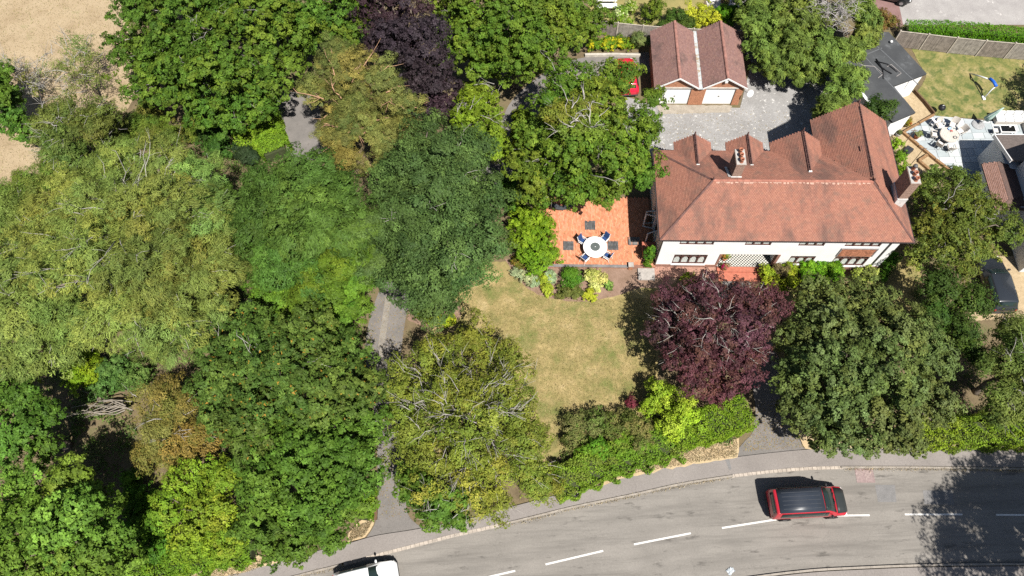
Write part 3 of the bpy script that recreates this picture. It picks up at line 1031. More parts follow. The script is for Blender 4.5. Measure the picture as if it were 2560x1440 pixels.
# walls, cut round their openings
def wall_cells(mb, axis, pos0, pos1, u0, u1, z0, z1, holes):
    us = sorted({u0, u1, *[h[0] for h in holes], *[h[1] for h in holes]})
    zs = sorted({z0, z1, *[h[2] for h in holes], *[h[3] for h in holes]})
    for a, b in zip(us[:-1], us[1:]):
        for c, d in zip(zs[:-1], zs[1:]):
            mu, mz = (a + b) / 2, (c + d) / 2
            if any(h[0] < mu < h[1] and h[2] < mz < h[3] for h in holes): continue
            if axis == 'u': mb.box(a, b, pos0, pos1, c, d)
            else: mb.box(pos0, pos1, a, b, c, d)
front_w = [(1.56, 3.98, .55, 1.98, 4), (1.6, 4.0, 3.46, 4.62, 4), (6.2, 8.02, 3.46, 4.62, 3), (9.95, 11.75, 3.44, 4.62, 3), (13.2, 15.66, 3.42, 4.62, 4), (9.99, 11.8, .72, 1.93, 3), (13.2, 15.66, .52, 1.93, 4)]
porch = (4.95, 9.02, .32, 2.12)
wb = MB()
wall_cells(wb, 'u', .42, .68, .42, 16.9, .42, 4.86, [w[:4] for w in front_w] + [porch])
left_holes = [(2.3, 3.5, .35, 2.25), (4.0, 4.8, .35, 2.25)]
wall_cells(wb, 'v', .42, .68, .68, 7.08, .0, 4.86, left_holes)
wall_cells(wb, 'v', 16.64, 16.9, .68, 9.9, .0, 4.86, [(4.5, 5.6, 3.4, 4.5)])
wb.box(.68, 11.8, 6.85, 7.08, 0, 4.86)
wb.box(12.22, 16.64, 9.64, 9.9, 0, 4.86)
wb.box(12.2, 12.46, 7.08, 9.64, 0, 4.86)
for (a, b, v) in ((1.75, 3.97, 7.95), (5.55, 7.75, 7.95), (8.8, 12.15, 7.95)):
    wb.box(a, a + .2, 7.08, v, 0, 4.88)
    wb.box(b - .2, b, 7.08, v, 0, 4.88)
    wb.box(a + .2, b - .2, v - .2, v, 0, 4.88)
wb.build('wall', render_w, house)
pl = MB().box(.40, 4.95, .39, .66, -.05, .42).box(9.02, 16.92, .39, .66, -.05, .42).box(4.95, 9.02, .41, .6, -.05, .2)
pl.build('plinth', plinth_m, house)
# gables of the rear wings (white triangles)
for (a, b, ap, v, za) in ((1.75, 3.97, 2.86, 7.95, 5.75), (5.55, 7.75, 6.65, 7.95, 5.75), (8.8, 12.15, 10.46, 7.95, 6.22)):
    gb = MB().add([(a, v, 4.88), (b, v, 4.88), (ap, v, za), (a, v - .2, 4.88), (b, v - .2, 4.88), (ap, v - .2, za)], [(0, 2, 1), (3, 4, 5), (0, 3, 5, 2), (1, 2, 5, 4), (0, 1, 4, 3)])
    gb.build('gable', render_w, house)
gb = MB().add([(12.2, 9.9, 4.86), (16.9, 9.9, 4.86), (14.5, 9.9, 6.75), (12.2, 9.65, 4.86), (16.9, 9.65, 4.86), (14.5, 9.65, 6.75)], [(0, 2, 1), (3, 4, 5), (0, 3, 5, 2), (1, 2, 5, 4), (0, 1, 4, 3)])
gb.build('gable', render_w, house)

def window(u0, u1, z0, z1, nl, v=.42, parent=house, sill=True, curtain=True, transom=False):
    t = .07
    mb = MB()
    d0, d1 = v + .03, v + .11
    mb.box(u0, u1, d0, d1, z0, z0 + t).box(u0, u1, d0, d1, z1 - t, z1)
    w = (u1 - u0) / nl
    for i in range(nl + 1):
        x = u0 + i * w
        a, b = (x, x + t) if i == 0 else ((x - t, x) if i == nl else (x - .05, x + .05))
        mb.box(a, b, d0 - .006, d1 - .004, z0 + t, z1 - t)
    if transom:
        zz = z0 + (z1 - z0) * .72
        for i in range(nl):
            mb.box(u0 + i * w + .05, u0 + (i + 1) * w - .05, d0 + .01, d1 - .01, zz, zz + .05)
    fr = mb.build('window', brown_f, parent)
    for i in range(nl):
        a, b = u0 + i * w + .05, u0 + (i + 1) * w - .05
        MB().quad((a, v + .07, z0 + t), (b, v + .07, z0 + t), (b, v + .07, z1 - t), (a, v + .07, z1 - t)).build('pane', GLASS, fr)
        if curtain:
            # gathered net, cut in a swag
            n = 8
            zb = z0 + t
            pts = []
            for k in range(n + 1):
                x = a + (b - a) * k / n
                zt = zb + (z1 - z0) * (.3 + .4 * (1 - abs(2 * k / n - 1)) ** .8)
                pts.append((x, zt))
            cb = MB()
            for k in range(n):
                (xa, za), (xb, zc) = pts[k], pts[k + 1]
                ya, yb = v + .1 + .02 * (k % 2), v + .1 + .02 * ((k + 1) % 2)
                cb.add([(xa, ya, zb), (xb, yb, zb), (xb, yb, zc), (xa, ya, za)], [(0, 1, 2, 3)])
            cb.build('net_curtain', net, fr)
    if sill:
        MB().box(u0 - .06, u1 + .06, v - .1, v + .03, z0 - .09, z0).build('sill', white_p, fr, bevel=.01)
    MB().box(u0 - .02, u1 + .02, v + .7, v + .75, z0 - .05, z1 + .05).box(u0, u1, v + .28, v + .7, z0 - .06, z0 - .01).build('dark_backing', room, fr)  # dark backing plane, painted as the unlit room
    return fr
for k, (u0, u1, z0, z1, nl) in enumerate(front_w):
    window(u0, u1, z0, z1, nl, sill=(z0 < 2), transom=(z0 < 2))
# tile hanging over the bay window
th = MB()
rs = np.random.default_rng(3)
qv, qt = [], []
ty = .405
for r_ in range(9):
    z = 2.05 + r_ * .118
    for c_ in range(16):
        x = 13.22 + (c_ + (.5 if r_ % 2 else 0)) * .152
        if x + .148 > 15.66: continue
        f = ty - .045
        qv.append([(x, f, z), (x + .146, f, z), (x + .146, f + .03, z + .125), (x, f + .03, z + .125)])
        qt.append(np.array((.33, .14, .08)) * rs.uniform(.6, 1.25))
        qv.append([(x, f + .03, z), (x + .146, f + .03, z), (x + .146, f, z), (x, f, z)])
        qt.append(np.array((.2, .08, .05)))
o = linkmesh('tile_hanging', quads_mesh('tile_hanging', np.array(qv), np.array(qt)), tint_mat('hung_tile'), house)
tag(o, kind='stuff')
MB().box(13.14, 13.22, .36, .42, 2.02, 3.15).box(15.66, 15.74, .36, .42, 2.02, 3.15).box(13.14, 15.74, .35, .42, 3.15, 3.2).build('hanging_trim', mat('grey_lead', (.25, .24, .24), .7, .2), house)
# porch: recess, chequered floor, red steps, brick piers, door
chk_mt, nt, b = newmat('porch_checker')
tc = nt.nodes.new('ShaderNodeTexCoord')
ck = nt.nodes.new('ShaderNodeTexChecker')
ck.inputs['Scale'].default_value = 1 / .115
ck.inputs['Color1'].default_value = (.62, .6, .54, 1)
ck.inputs['Color2'].default_value = (.055, .055, .05, 1)
mp = nt.nodes.new('ShaderNodeMapping')
mp.inputs['Location'].default_value = (.03, .02, .05)
nt.links.new(tc.outputs['Object'], mp.inputs[0])
nt.links.new(mp.outputs[0], ck.inputs['Vector'])
nt.links.new(ck.outputs['Color'], b.inputs['Base Color'])
b.inputs['Roughness'].default_value = .5
MB().box(4.97, 9.0, .36, 2.1, .1, .32).build('porch_floor', chk_mt, house)
MB().box(4.85, 9.12, 2.1, 2.3, .2, 2.2).box(4.75, 4.95, .68, 2.1, .2, 2.2).box(9.02, 9.22, .68, 2.1, .2, 2.2).box(4.95, 9.02, .68, 2.1, 2.12, 2.2).build('porch_wall', render_w, house)
MB().box(4.82, 4.97, .385, .7, .32, 2.12).build('porch_pier', plinth_m, house)
MB().box(9.0, 9.2, .385, .7, .32, 2.12).build('porch_pier', plinth_m, house)
dr = MB().box(6.4, 7.4, 2.04, 2.1, .33, 2.1).build('door', mat('door_paint', (.08, .03, .03), .4, .1), house)
MB().box(6.48, 6.52, 1.99, 2.04, 1.1, 1.22).build('handle', mat('brass', (.5, .38, .15), .3, .1, metal=1), dr)
red_step = mat('red_quarry', (.42, .14, .09), .75, .18, 5, .2)
MB().box(4.98, 8.98, -.05, .36, -.02, .24).build('step', red_step, house, bevel=.015)
MB().box(5.05, 8.6, -.75, -.05, -.02, .12).build('step', red_step, house, bevel=.015)

# roofs: solid slabs with tiles laid on them
def roof_part(name, planes, parent, pal, mt, seed, th_=.16):
    rs = np.random.default_rng(seed)
    sb = MB()
    V, T = [], []
    for pts, e0, e1 in planes:
        sb.slab(pts, th_)
        v, t = tile_plane(pts, e0, e1, pal, rs)
        V.append(v)
        T.append(t)
    ro = sb.build(name, under, parent)
    o = linkmesh('roof_tiles', quads_mesh('roof_tiles', np.concatenate(V), np.concatenate(T)), mt, ro)
    tag(o, kind='stuff')
    return ro
A_, B_, C_, D_ = (0, 0, EZ), (BW, 0, EZ), (BW, WV, EZ), (0, BV, EZ)
L_, R_ = (LX, RV, RZ), (RX, RV, RZ)
WR = (14.5, WV, RZ)
WLe = (WL, WV, EZ)
VAL = (WL, BV, EZ)
roof = roof_part('roof', [
    ([A_, B_, R_, L_], A_, B_),
    ([D_, A_, L_], D_, A_),
    ([B_, C_, WR, R_], B_, C_),
    ([VAL, D_, L_, R_], VAL, D_),
    ([WLe, VAL, R_, WR], WLe, VAL)], house, RED, roof_mat, 11)
ridge_run(L_, R_, roof, ridge_mat)
# pale bedding mortar and lichen below the main ridge, in uneven lumps
rs = np.random.default_rng(5)
mo_ = MB()
x = LX + .2
while x < RX - .2:
    w_ = rs.uniform(.1, .3)
    dv = rs.uniform(.14, .24)
    zs = lambda dd: RZ - dd * (RZ - EZ) / RV + .036
    mo_.add([(x, RV - .1, zs(.1)), (x + w_, RV - .1, zs(.1)), (x + w_ * .9, RV - dv, zs(dv)), (x + w_ * .1, RV - dv * .9, zs(dv * .9))], [(0, 3, 2, 1)])
    x += w_ + rs.uniform(-.02, .12)
tag(mo_.build('ridge_mortar', mat('lime_mortar', (.43, .27, .21), .9, .3, 6), roof), kind='stuff')
ridge_run(L_, A_, roof, ridge_dark, .36, .085)
ridge_run(L_, D_, roof, ridge_dark, .36, .085)
ridge_run(R_, B_, roof, ridge_dark, .36, .06)
ridge_run((14.37, RV + .35, RZ + .01), (14.5, WV, RZ + .01), roof, ridge_dark, crest=True)
for (a, b, ap, za, vf) in ((1.51, 4.21, 2.86, 5.9, 5.45), (5.3, 8.0, 6.65, 5.9, 5.45), (8.52, 12.4, 10.46, 6.4, 4.65)):
    v = 8.2
    slope = (RZ - EZ) / (BV - RV)
    zv = EZ
    vb = BV - (za - EZ) / slope
    vb = min(vb, vf + .05)
    f1 = (ap, vb - .05, za)
    rr = roof_part('rear_gable_roof', [([(a, BV - .1, EZ), (a, v, EZ), (ap, v, za), f1][::-1], (a, v, EZ), (a, BV - .1, EZ)), ([(b, v, EZ), (b, BV - .1, EZ), f1, (ap, v, za)], (b, v, EZ), (b, BV, EZ))], house, RED, roof_mat, int(a * 10), .12)
    ridge_run((ap, vb, za + .01), (ap, v, za + .01), rr, ridge_dark, crest=True)
    MB().lathe((ap, v - .03, za + .08), [(.05, 0), (.07, .06), (.03, .12), (.06, .2), (.02, .3), (.01, .36)], 8).build('finial', ridge_dark, rr, smooth=True)
    MB().add([(ap - .16, vb - .16, za - .03), (ap + .16, vb - .16, za - .03), (ap + .1, vb + .06, za + .13), (ap - .1, vb + .06, za + .13)], [(0, 1, 2, 3)]).build('flashing', mortar, rr)
for (x, y) in ((LX, RV), (RX, RV), (14.5, WV - .05)):
    MB().lathe((x, y, RZ + .05), [(.06, 0), (.09, .08), (.04, .14), (.07, .22), (.02, .34)], 8).build('finial', ridge_dark, roof, smooth=True)
# gutters, fascia, downpipe
gut = mat('black_gutter', (.05, .04, .04), .5, .2)
gm = MB()
gm.box(-.02, BW + .02, -.06, -.005, EZ - .1, EZ - .02)
gm.box(-.1, -.01, -.02, BV, EZ - .14, EZ - .03)
gm.box(BW + .01, BW + .1, -.02, WV, EZ - .14, EZ - .03)
gm.box(-.02, 1.5, BV + .01, BV + .1, EZ - .14, EZ - .03)
gm.build('gutter', gut, house)
MB().box(.05, BW - .05, .02, .4, EZ - .2, EZ - .165).box(.03, .4, .4, BV - .05, EZ - .2, EZ - .165).box(16.92, BW - .05, .4, WV - .05, EZ - .2, EZ - .165).build('soffit', white_p, house)
MB().tube([(16.25, .3, EZ - .1), (16.25, .36, 4.5), (16.25, .36, .1)], .045, 8).build('downpipe', mat('grey_pipe', (.12, .115, .11), .5, .1), house)
MB().tube([(.2, .38, EZ - .1), (.36, .42, 4.6), (.36, .42, .1)], .04, 8).build('downpipe', gut, house)

# chimneys
cbrick = mat('chimney_brick', (.3, .2, .155), .9, .35, 8, .5)
csoot = mat('chimney_brick_dark', (.15, .1, .085), .9, .3, 8, .5)
pot_m = mat('chimney_terracotta', (.34, .135, .08), .85, .3, 5)
def chimney(u0, u1, v0, v1, z0, z1, pots, lower=None, rot=0):
    c = MB().box(u0, u1, v0, v1, z0, z1)
    # corbelled head
    c.box(u0 - .05, u1 + .05, v0 - .05, v1 + .05, z1, z1 + .09)
    ch = c.build('chimney', cbrick, house)
    # separate brick courses, each a few mm proud
    st = MB()
    z = z0 + .1
    while z < z1 - .03:
        st.box(u0 - .006, u1 + .006, v0 - .006, v1 + .006, z, z + .06)
        z += .078
    st.build('brick_course', cbrick, ch)
    MB().box(u0 - .02, u1 + .02, v0 - .02, v1 + .02, z1 + .09, z1 + .13).build('mortar_cap', mat('flaunching', (.4, .38, .35), .9, .2, 3), ch)
    um = (u0 + u1) / 2
    for i, dk in enumerate(pots):
        v = v0 + (v1 - v0) * (i + .5) / len(pots)
        MB().lathe((um, v, z1 + .12), [(.15, 0), (.13, .05), (.115, .27), (.145, .3), (.145, .36), (.1, .36), (.095, .1)], 14, cap=False).build('chimney_pot', pot_m, ch, smooth=True)
        if dk:
            MB().lathe((um, v, z1 + .5), [(.16, 0), (.13, .1), (.02, .15)], 10).build('cowl', mat('cowl', (.1, .1, .1), .6, .2), ch, smooth=True)
        else:
            MB().lathe((um, v, z1 + .3), [(.11, 0), (.11, .01)], 10).build('flue', mat('flue_black', (.012, .012, .012), 1, 0), ch)  # plain black disc closing the bore of the pot
    return ch
c1 = chimney(4.85, 5.45, 3.95, 5.15, 5.6, 8.2, (0, 0, 0))
MB().box(4.78, 5.52, 3.86, 3.95, 6.55, 6.9).build('flashing', mortar, c1)
MB().add([(4.8, 3.9, 6.9), (4.8, 5.2, 6.2), (4.62, 5.2, 6.2), (4.62, 3.9, 6.9)], [(0, 1, 2, 3)]).build('flashing', mortar, c1)
c2 = chimney(16.1, 16.7, 2.55, 3.85, 4.6, 8.2, (0, 0, 1))
MB().box(16.05, 16.75, 2.5, 3.9, 4.9, 6.4).build('rendered_base', mat('pale_render', (.62, .6, .57), .9, .25, 3, .3), c2)
# aerial cable and roof window in the wing
MB().box(14.05, 14.1, 6.1, 6.5, 6.95, 7.0).build('vent_tile', ridge_dark, roof)
# side: french doors open on the terrace, bay with tiled lid
def door_leaf(u, v, ang, w=.8, h=1.85, z=.36):
    o = bpy.data.objects.new('open_door', None)
    mb = MB()
    mb.box(0, w, -.025, .025, 0, .09).box(0, w, -.025, .025, h - .09, h).box(0, .09, -.025, .025, .09, h - .09).box(w - .09, w, -.025, .025, .09, h - .09)
    d = mb.build('open_door', white_p, house)
    d.location = (u, v, z)
    d.rotation_euler = (0, 0, ang)
    MB().box(.09, w - .09, -.004, .004, .09, h - .09).build('pane', GLASS, d)
    return d
door_leaf(.38, 3.5, R(165))
door_leaf(.38, 2.3, R(200))
door_leaf(.4, 4.0, R(186), .75)
MB().box(-.55, .4, 1.0, 1.9, .3, 1.0).build('bay_base', plinth_m, house)
MB().box(-.62, .42, .93, 1.97, 1.0, 1.08).build('bay_lid', red_step, house, bevel=.02)
for (a, b, z0, z1) in left_holes:
    MB().box(.55, .6, a, b, z0, z1).build('doorway_backing', room, house)  # dark panel painted as the unlit inside of the opening
# ---------------------------------------------------------------- double garage
GO = (12.35, 39.82, 0.0)
brick_m = mat('orange_brick', (.4, .19, .11), .9, .3, 7, .5)
brick_d = mat('mortar_grey', (.35, .31, .27), .95, .2)
gar = thing('garage', 'brick double garage with two parallel brown tiled gabled roofs and white doors', 'garage', GO, HROT)
GW, GD, GE, GR = 7.5, 6.1, 2.25, 3.45
doors = [(.62, 3.1, 0, 2.02), (4.28, 6.72, 0, 2.02)]
gwb = MB()
wall_cells(gwb, 'u', .2, .42, .2, GW - .2, 0, GE, doors)
gwb.box(.2, .42, .42, GD - .2, 0, GE).box(GW - .42, GW - .2, .42, GD - .2, 0, GE).box(.42, GW - .42, GD - .42, GD - .2, 0, GE)
for (a, b) in ((.2, 3.6), (3.9, GW - .2)):
    c = (a + b) / 2
    for (y0, y1) in ((.2, .42), (GD - .42, GD - .2)):
        gwb.add([(a, y0, GE), (b, y0, GE), (c, y0, GR - .12), (a, y1, GE), (b, y1, GE), (c, y1, GR - .12)], [(0, 1, 2), (3, 5, 4), (0, 2, 5, 3), (1, 4, 5, 2), (0, 3, 4, 1)])
gwb.build('wall', brick_m, gar)
# brick piers between the doors, laid as courses
def courses(mb, x0, x1, y, z0, z1, rs, proud=.008, lift=.075, blen=.225):
    z = z0
    r_ = 0
    while z + .065 < z1:
        x = x0 - (blen / 2 if r_ % 2 else 0)
        while x < x1:
            a, b = max(x, x0), min(x + blen - .012, x1)
            if b - a > .03:
                mb.box(a, b, y - proud * rs.uniform(.6, 1.6), y + .02, z, z + .063)
            x += blen
        z += lift
        r_ += 1
    return mb
rs = np.random.default_rng(2)
cb = MB()
courses(cb, 3.1, 4.28, .2, 0, 2.2, rs)
courses(cb, 6.72, 7.3, .2, 0, 2.2, rs)
courses(cb, .2, .62, .2, 0, 2.2, rs)
tag(cb.build('bricks', mat('brick_face', (.43, .2, .115), .9, .32, 11, .4), gar), kind='stuff')
for (a, b, z0, z1) in doors:
    d = MB().box(a, b, .3, .34, z0 + .01, z1).build('garage_door', mat('door_white', (.84, .83, .81), .5, .03), gar)
    rb = MB()
    for k in range(1, 9):
        rb.box(a + .02, b - .02, .292, .3, k * .225 - .006, k * .225 + .006)
    rb.build('rib', mat('door_white_rib', (.72, .71, .7), .5, .03), d)
    MB().box((a + b) / 2 - .06, (a + b) / 2 + .06, .27, .3, .95, 1.02).build('handle', mat('dark_handle', (.06, .06, .06), .4, 0), d)
    MB().box(a - .15, b + .15, .16, .2, 2.03, 2.2).build('lintel', mat('lintel', (.55, .5, .44), .9, .15), gar)
grf = roof_part('roof', [
    ([(0, 0, GE), (1.86, 0, GR), (1.86, GD, GR), (0, GD, GE)], (0, GD, GE), (0, 0, GE)),
    ([(1.86, 0, GR), (3.6, 0, GE + .03), (3.6, GD, GE + .03), (1.86, GD, GR)], (3.6, 0, GE + .03), (3.6, GD, GE + .03)),
    ([(3.92, 0, GE + .03), (5.66, 0, GR), (5.66, GD, GR), (3.92, GD, GE + .03)], (3.92, GD, GE + .03), (3.92, 0, GE + .03)),
    ([(5.66, 0, GR), (GW, 0, GE), (GW, GD, GE), (5.66, GD, GR)], (GW, 0, GE), (GW, GD, GE))], gar, BRN, groof_mat, 21, .1)
for x in (1.86, 5.66):
    ridge_run((x, 0, GR + .01), (x, GD, GR + .01), grf, mat('ridge_pink', (.3, .15, .12), .85, .3, 3, .3), .4, .13)
MB().box(3.58, 3.94, -.05, GD + .05, GE - .06, GE + .01).build('valley_gutter', ground_mat('leafy_lead', [(.3, (.4, .42, .42)), (.6, (.5, .52, .52))], 2, 12, .6, 0, spots=(1.4, (.3, .2, .1), .48, .62)), gar)
bb = MB()
for (a, c, b) in ((-.02, 1.86, 3.62), (3.9, 5.66, GW + .02)):
    for (p, q) in ((a, c), (b, c)):
        z0_, z1_ = GE - .06, GR - .06
        bb.add([(p, -.03, z0_), (q, -.03, z1_), (q, -.03, z1_ + .14), (p, -.03, z0_ + .14), (p, -.075, z0_), (q, -.075, z1_), (q, -.075, z1_ + .14), (p, -.075, z0_ + .14)], [(0, 1, 2, 3), (4, 7, 6, 5), (0, 4, 5, 1), (3, 2, 6, 7), (1, 5, 6, 2), (0, 3, 7, 4)])
bb.build('bargeboard', white_p, gar)
MB().box(5.5, 5.74, -.05, .18, 2.95, 3.2).build('alarm_box', white_p, gar, bevel=.02)
dish = thing('satellite_dish', 'pale satellite dish bracketed to the front corner of the garage', 'satellite dish', tuple(Vector(GO) + Vector((*(UX * 7.75 + UY * -.15), 1.9))), HROT)
MB().lathe((0, 0, 0), [(.0, 0), (.15, .02), (.27, .08), (.31, .12), (.3, .13), (.15, .04), (0, .02)], 18, cap=False).build('reflector', mat('dish_grey', (.6, .6, .6), .5, .1), dish, smooth=True).rotation_euler = (R(62), 0, R(20))
MB().tube([(0, .05, -.02), (-.2, .2, -.1), (-.42, .36, -.1)], .02, 6).tube([(0, 0, -.1), (.02, -.2, .05), (.05, -.3, .1)], .012, 5).build('bracket', mat('dark_handle', (.06, .06, .06), .4, 0), dish)

# ---------------------------------------------------------------- terrace
terr_z = .3
tpx = [(1350, 470), (1600, 470), (1600, 520), (1604, 662), (1390, 662), (1362, 600)]
def hl(u, v):
    q = np.array(HO[:2]) + UX * u + UY * v
    return q
TU0, TU1, TV0, TV1 = -8.4, .1, .25, 6.2
terr = bpy.data.objects.new('terrace', None)
COL.objects.link(terr)
terr.location = HO
terr.rotation_euler = (0, 0, HROT)
tag(terr, kind='structure')
MB().box(TU0, .4, TV0, TV1, -.05, terr_z - .02).build('terrace_base', mat('brick_joint', (.36, .17, .1), .95, .2), terr)
rs = np.random.default_rng(9)
V, T = [], []
def tint_box(x0, x1, y0, y1, z0, z1, col):
    V.append([(x0, y0, z1), (x1, y0, z1), (x1, y1, z1), (x0, y1, z1)]); T.append(col)
    V.append([(x0, y0, z0), (x1, y0, z0), (x1, y0, z1), (x0, y0, z1)]); T.append(col)
    V.append([(x0, y1, z0), (x0, y1, z1), (x1, y1, z1), (x1, y1, z0)]); T.append(col)
    V.append([(x0, y0, z0), (x0, y0, z1), (x0, y1, z1), (x0, y1, z0)]); T.append(col)
    V.append([(x1, y0, z0), (x1, y1, z0), (x1, y1, z1), (x1, y0, z1)]); T.append(col)
def to_loc(px, py, z):
    q = np.array(P(px, py, z))[:2] - np.array(HO[:2])
    return float(q @ UX), float(q @ UY)
sq = []
for (x0, y0, x1, y1) in ((1408, 603, 1434, 625), (1462, 552, 1488, 574), (1519, 603, 1545, 625)):
    a = to_loc(x0, y1, terr_z)
    b = to_loc(x1, y0, terr_z)
    sq.append((a[0], b[0], a[1], b[1]))
TER = [(.6, .25, .135), (.55, .22, .115), (.64, .28, .16), (.52, .205, .11), (.58, .26, .155)]
bw, bl = .1, .215
x = TU0
c_ = 0
while x < .1:
    y = TV0 + .12 - (c_ % 3) * bl / 3
    while y < TV1:
        xm, ym = x + bw / 2, y + bl / 2
        if y > TV0 and not any(s_[0] < xm < s_[1] and s_[2] < ym < s_[3] for s_ in sq):
            tint_box(x + .004, x + bw - .004, y + .004, y + bl - .004, terr_z - .03, terr_z + rs.normal() * .0015, np.array(TER[rs.integers(0, 5)]) * rs.uniform(.85, 1.15))
        y += bl
    x += bw
    c_ += 1
tag(linkmesh('paving_bricks', quads_mesh('paving_bricks', np.array(V), np.array(T)), tint_mat('terracotta_paver', stain=(.6, (.3, .13, .075), .58, .72, .4, None)), terr), kind='stuff')
for s_ in sq:
    V, T = [], []
    nx, ny = 9, 4
    for i in range(nx):
        for j in range(ny):
            dx, dy = (s_[1] - s_[0]) / nx, (s_[3] - s_[2]) / ny
            tint_box(s_[0] + i * dx + .004, s_[0] + (i + 1) * dx - .004, s_[2] + j * dy + .004, s_[2] + (j + 1) * dy - .004, terr_z - .03, terr_z + .002, np.array((.1, .1, .1)) * rs.uniform(.7, 1.35))
    tag(linkmesh('grey_brick_panel', quads_mesh('grey_brick_panel', np.array(V), np.array(T)), tint_mat('grey_paver'), terr), kind='stuff')
# brick-on-edge front kerb of the terrace, one brick each
ce = MB().box(-.035, .035, -.11, .11, -.06, 0).mesh('coping_brick')
ce.materials.append(mat('coping_grey', (.2, .19, .185), .85, .35, 1.3, .3))
cr = MB().box(-.035, .035, -.11, .11, -.06, 0).mesh('coping_brick_red')
cr.materials.append(mat('coping_red', (.34, .18, .13), .85, .35, 1.3, .3))
x = TU0 + .04
while x < -.1:
    linkmesh('coping_brick', cr if x > -1.2 else ce, None, terr, (x, TV0 + .02, terr_z + .03 + rs.normal() * .003))
    x += .079
courses(MB(), 0, .1, 0, 0, .1, rs)
fw = MB()
courses(fw, TU0, .3, TV0 - .02, 0, terr_z + .02, rs, .01)
tag(fw.build('wall_bricks', mat('brick_face2', (.36, .19, .13), .9, .32, 11, .4), terr), kind='stuff')
a = to_loc(1645, 672, 0)
MB().box(-.9, .35, -.75, TV0 - .04, -.02, .16).build('step', mat('grey_slab', (.36, .33, .3), .9, .2, 3, .3), terr, bevel=.02)
MB().box(.35, 5.0, -.5, .38, -.02, .09).build('brick_path', mat('path_brick', (.36, .2, .15), .9, .35, 9, .5), terr)
pier = thing('gate_pier', 'short brick pier with weathered grey capping at the terrace front edge', 'pier', tuple(Vector((*hl(-1.45, TV0 + .02), terr_z))), HROT)
MB().box(-.16, .16, -.16, .16, -.3, .25).build('shaft', brick_m, pier)
MB().box(-.2, .2, -.2, .2, .25, .32).build('capping', mat('grey_slab', (.36, .33, .3), .9, .2, 3, .3), pier, bevel=.02)
# brick doorstep block by the french doors
a = to_loc(1573, 611, .4); b_ = to_loc(1597, 594, .4)
ds = thing('brick_doorstep', 'low grey brick doorstep with a metal scraper below the french doors', 'step', tuple(Vector((*hl((a[0] + b_[0]) / 2, (a[1] + b_[1]) / 2), terr_z))), HROT)
V, T = [], []
for i in range(9):
    for j in range(3):
        tint_box(-.42 + i * .095, -.42 + i * .095 + .087, -.32 + j * .215, -.32 + j * .215 + .205, 0, .16, np.array((.17, .16, .155)) * rs.uniform(.7, 1.3) if rs.random() < .8 else np.array((.36, .2, .14)))
tag(linkmesh('step_bricks', quads_mesh('step_bricks', np.array(V), np.array(T)), tint_mat('grey_paver'), ds), kind='stuff')
MB().box(-.2, .2, .0, .03, .17, .2).tube([(-.2, .015, .16), (-.2, .015, .3)], .012, 5).tube([(.2, .015, .16), (.2, .015, .3)], .012, 5).build('scraper', mat('galv', (.45, .45, .45), .4, .1, metal=.8), ds)

# ---------------------------------------------------------------- garden furniture on the terrace
def on_terr(px, py, h=0):
    q = P(px, py, terr_z + h)
    return Vector((q.x, q.y, terr_z))
white_pl = mat('white_resin', (.8, .79, .78), .45, .03, 3)
blue_c = mat('blue_cushion', (.025, .06, .17), .85, .15, 14, .3)
tb = thing('garden_table', 'large round white resin table with a grey turntable on the terracotta terrace', 'table', on_terr(1488, 617, .74))
MB().lathe((0, 0, .68), [(.0, .0), (.86, 0), (.9, .02), (.9, .05), (.88, .065), (0, .065)], 40, cap=False).build('table_top', white_pl, tb, smooth=False)
MB().lathe((0, 0, .752), [(.36, 0), (.365, .01), (.36, .022), (0, .024)], 32, cap=False).build('turntable', mat('grey_glass', (.1, .115, .11), .35, .1), tb)
MB().lathe((0, 0, .775), [(.03, 0), (.03, .015), (0, .02)], 10, cap=False).build('parasol_hole_cap', white_pl, tb)
for k in range(4):
    an = k * math.pi / 2 + .5
    MB().tube([(math.cos(an) * .45, math.sin(an) * .45, 0), (math.cos(an) * .5, math.sin(an) * .5, .4), (math.cos(an) * .4, math.sin(an) * .4, .69)], .03, 6).build('leg', white_pl, tb)
def recliner(label, px, py, ang):
    ch = thing('garden_chair', label, 'chair', on_terr(px, py, .45), ang, 'white chairs with blue pads round the white table')
    # local: seat faces +x
    fr = MB()
    for s_ in (-.24, .24):
        fr.tube([(.26, s_, 0), (.22, s_, .4), (-.2, s_, .42)], .018, 5)
        fr.tube([(-.32, s_, 0), (-.2, s_, .42), (-.36, s_, 1.0)], .018, 5)
        fr.tube([(-.27, s_, .64), (.24, s_, .64), (.24, s_, .4)], .022, 5)
    fr.build('frame', white_pl, ch)
    sl = MB()
    for k in range(5):
        sl.box(-.18 + k * .09, -.11 + k * .09, -.23, .23, .405, .425)
    for k in range(5):
        z = .5 + k * .1
        x = -.2 - (z - .42) * .276
        sl.hexa([(x - .015, -.23, z), (x + .005, -.23, z), (x + .005, .23, z), (x - .015, .23, z), (x - .03, -.23, z + .06), (x - .01, -.23, z + .06), (x - .01, .23, z + .06), (x - .03, .23, z + .06)])
    sl.build('slats', white_pl, ch)
    MB().box(-.19, .24, -.21, .21, .43, .48).build('seat_pad', blue_c, ch, bevel=.02)
    MB().hexa([(-.19, -.21, .5), (-.14, -.21, .49), (-.14, .21, .49), (-.19, .21, .5), (-.34, -.21, 1.02), (-.29, -.21, 1.03), (-.29, .21, 1.03), (-.34, .21, 1.02)]).build('back_pad', blue_c, ch, bevel=.02)
    return ch
tc_ = tb.location
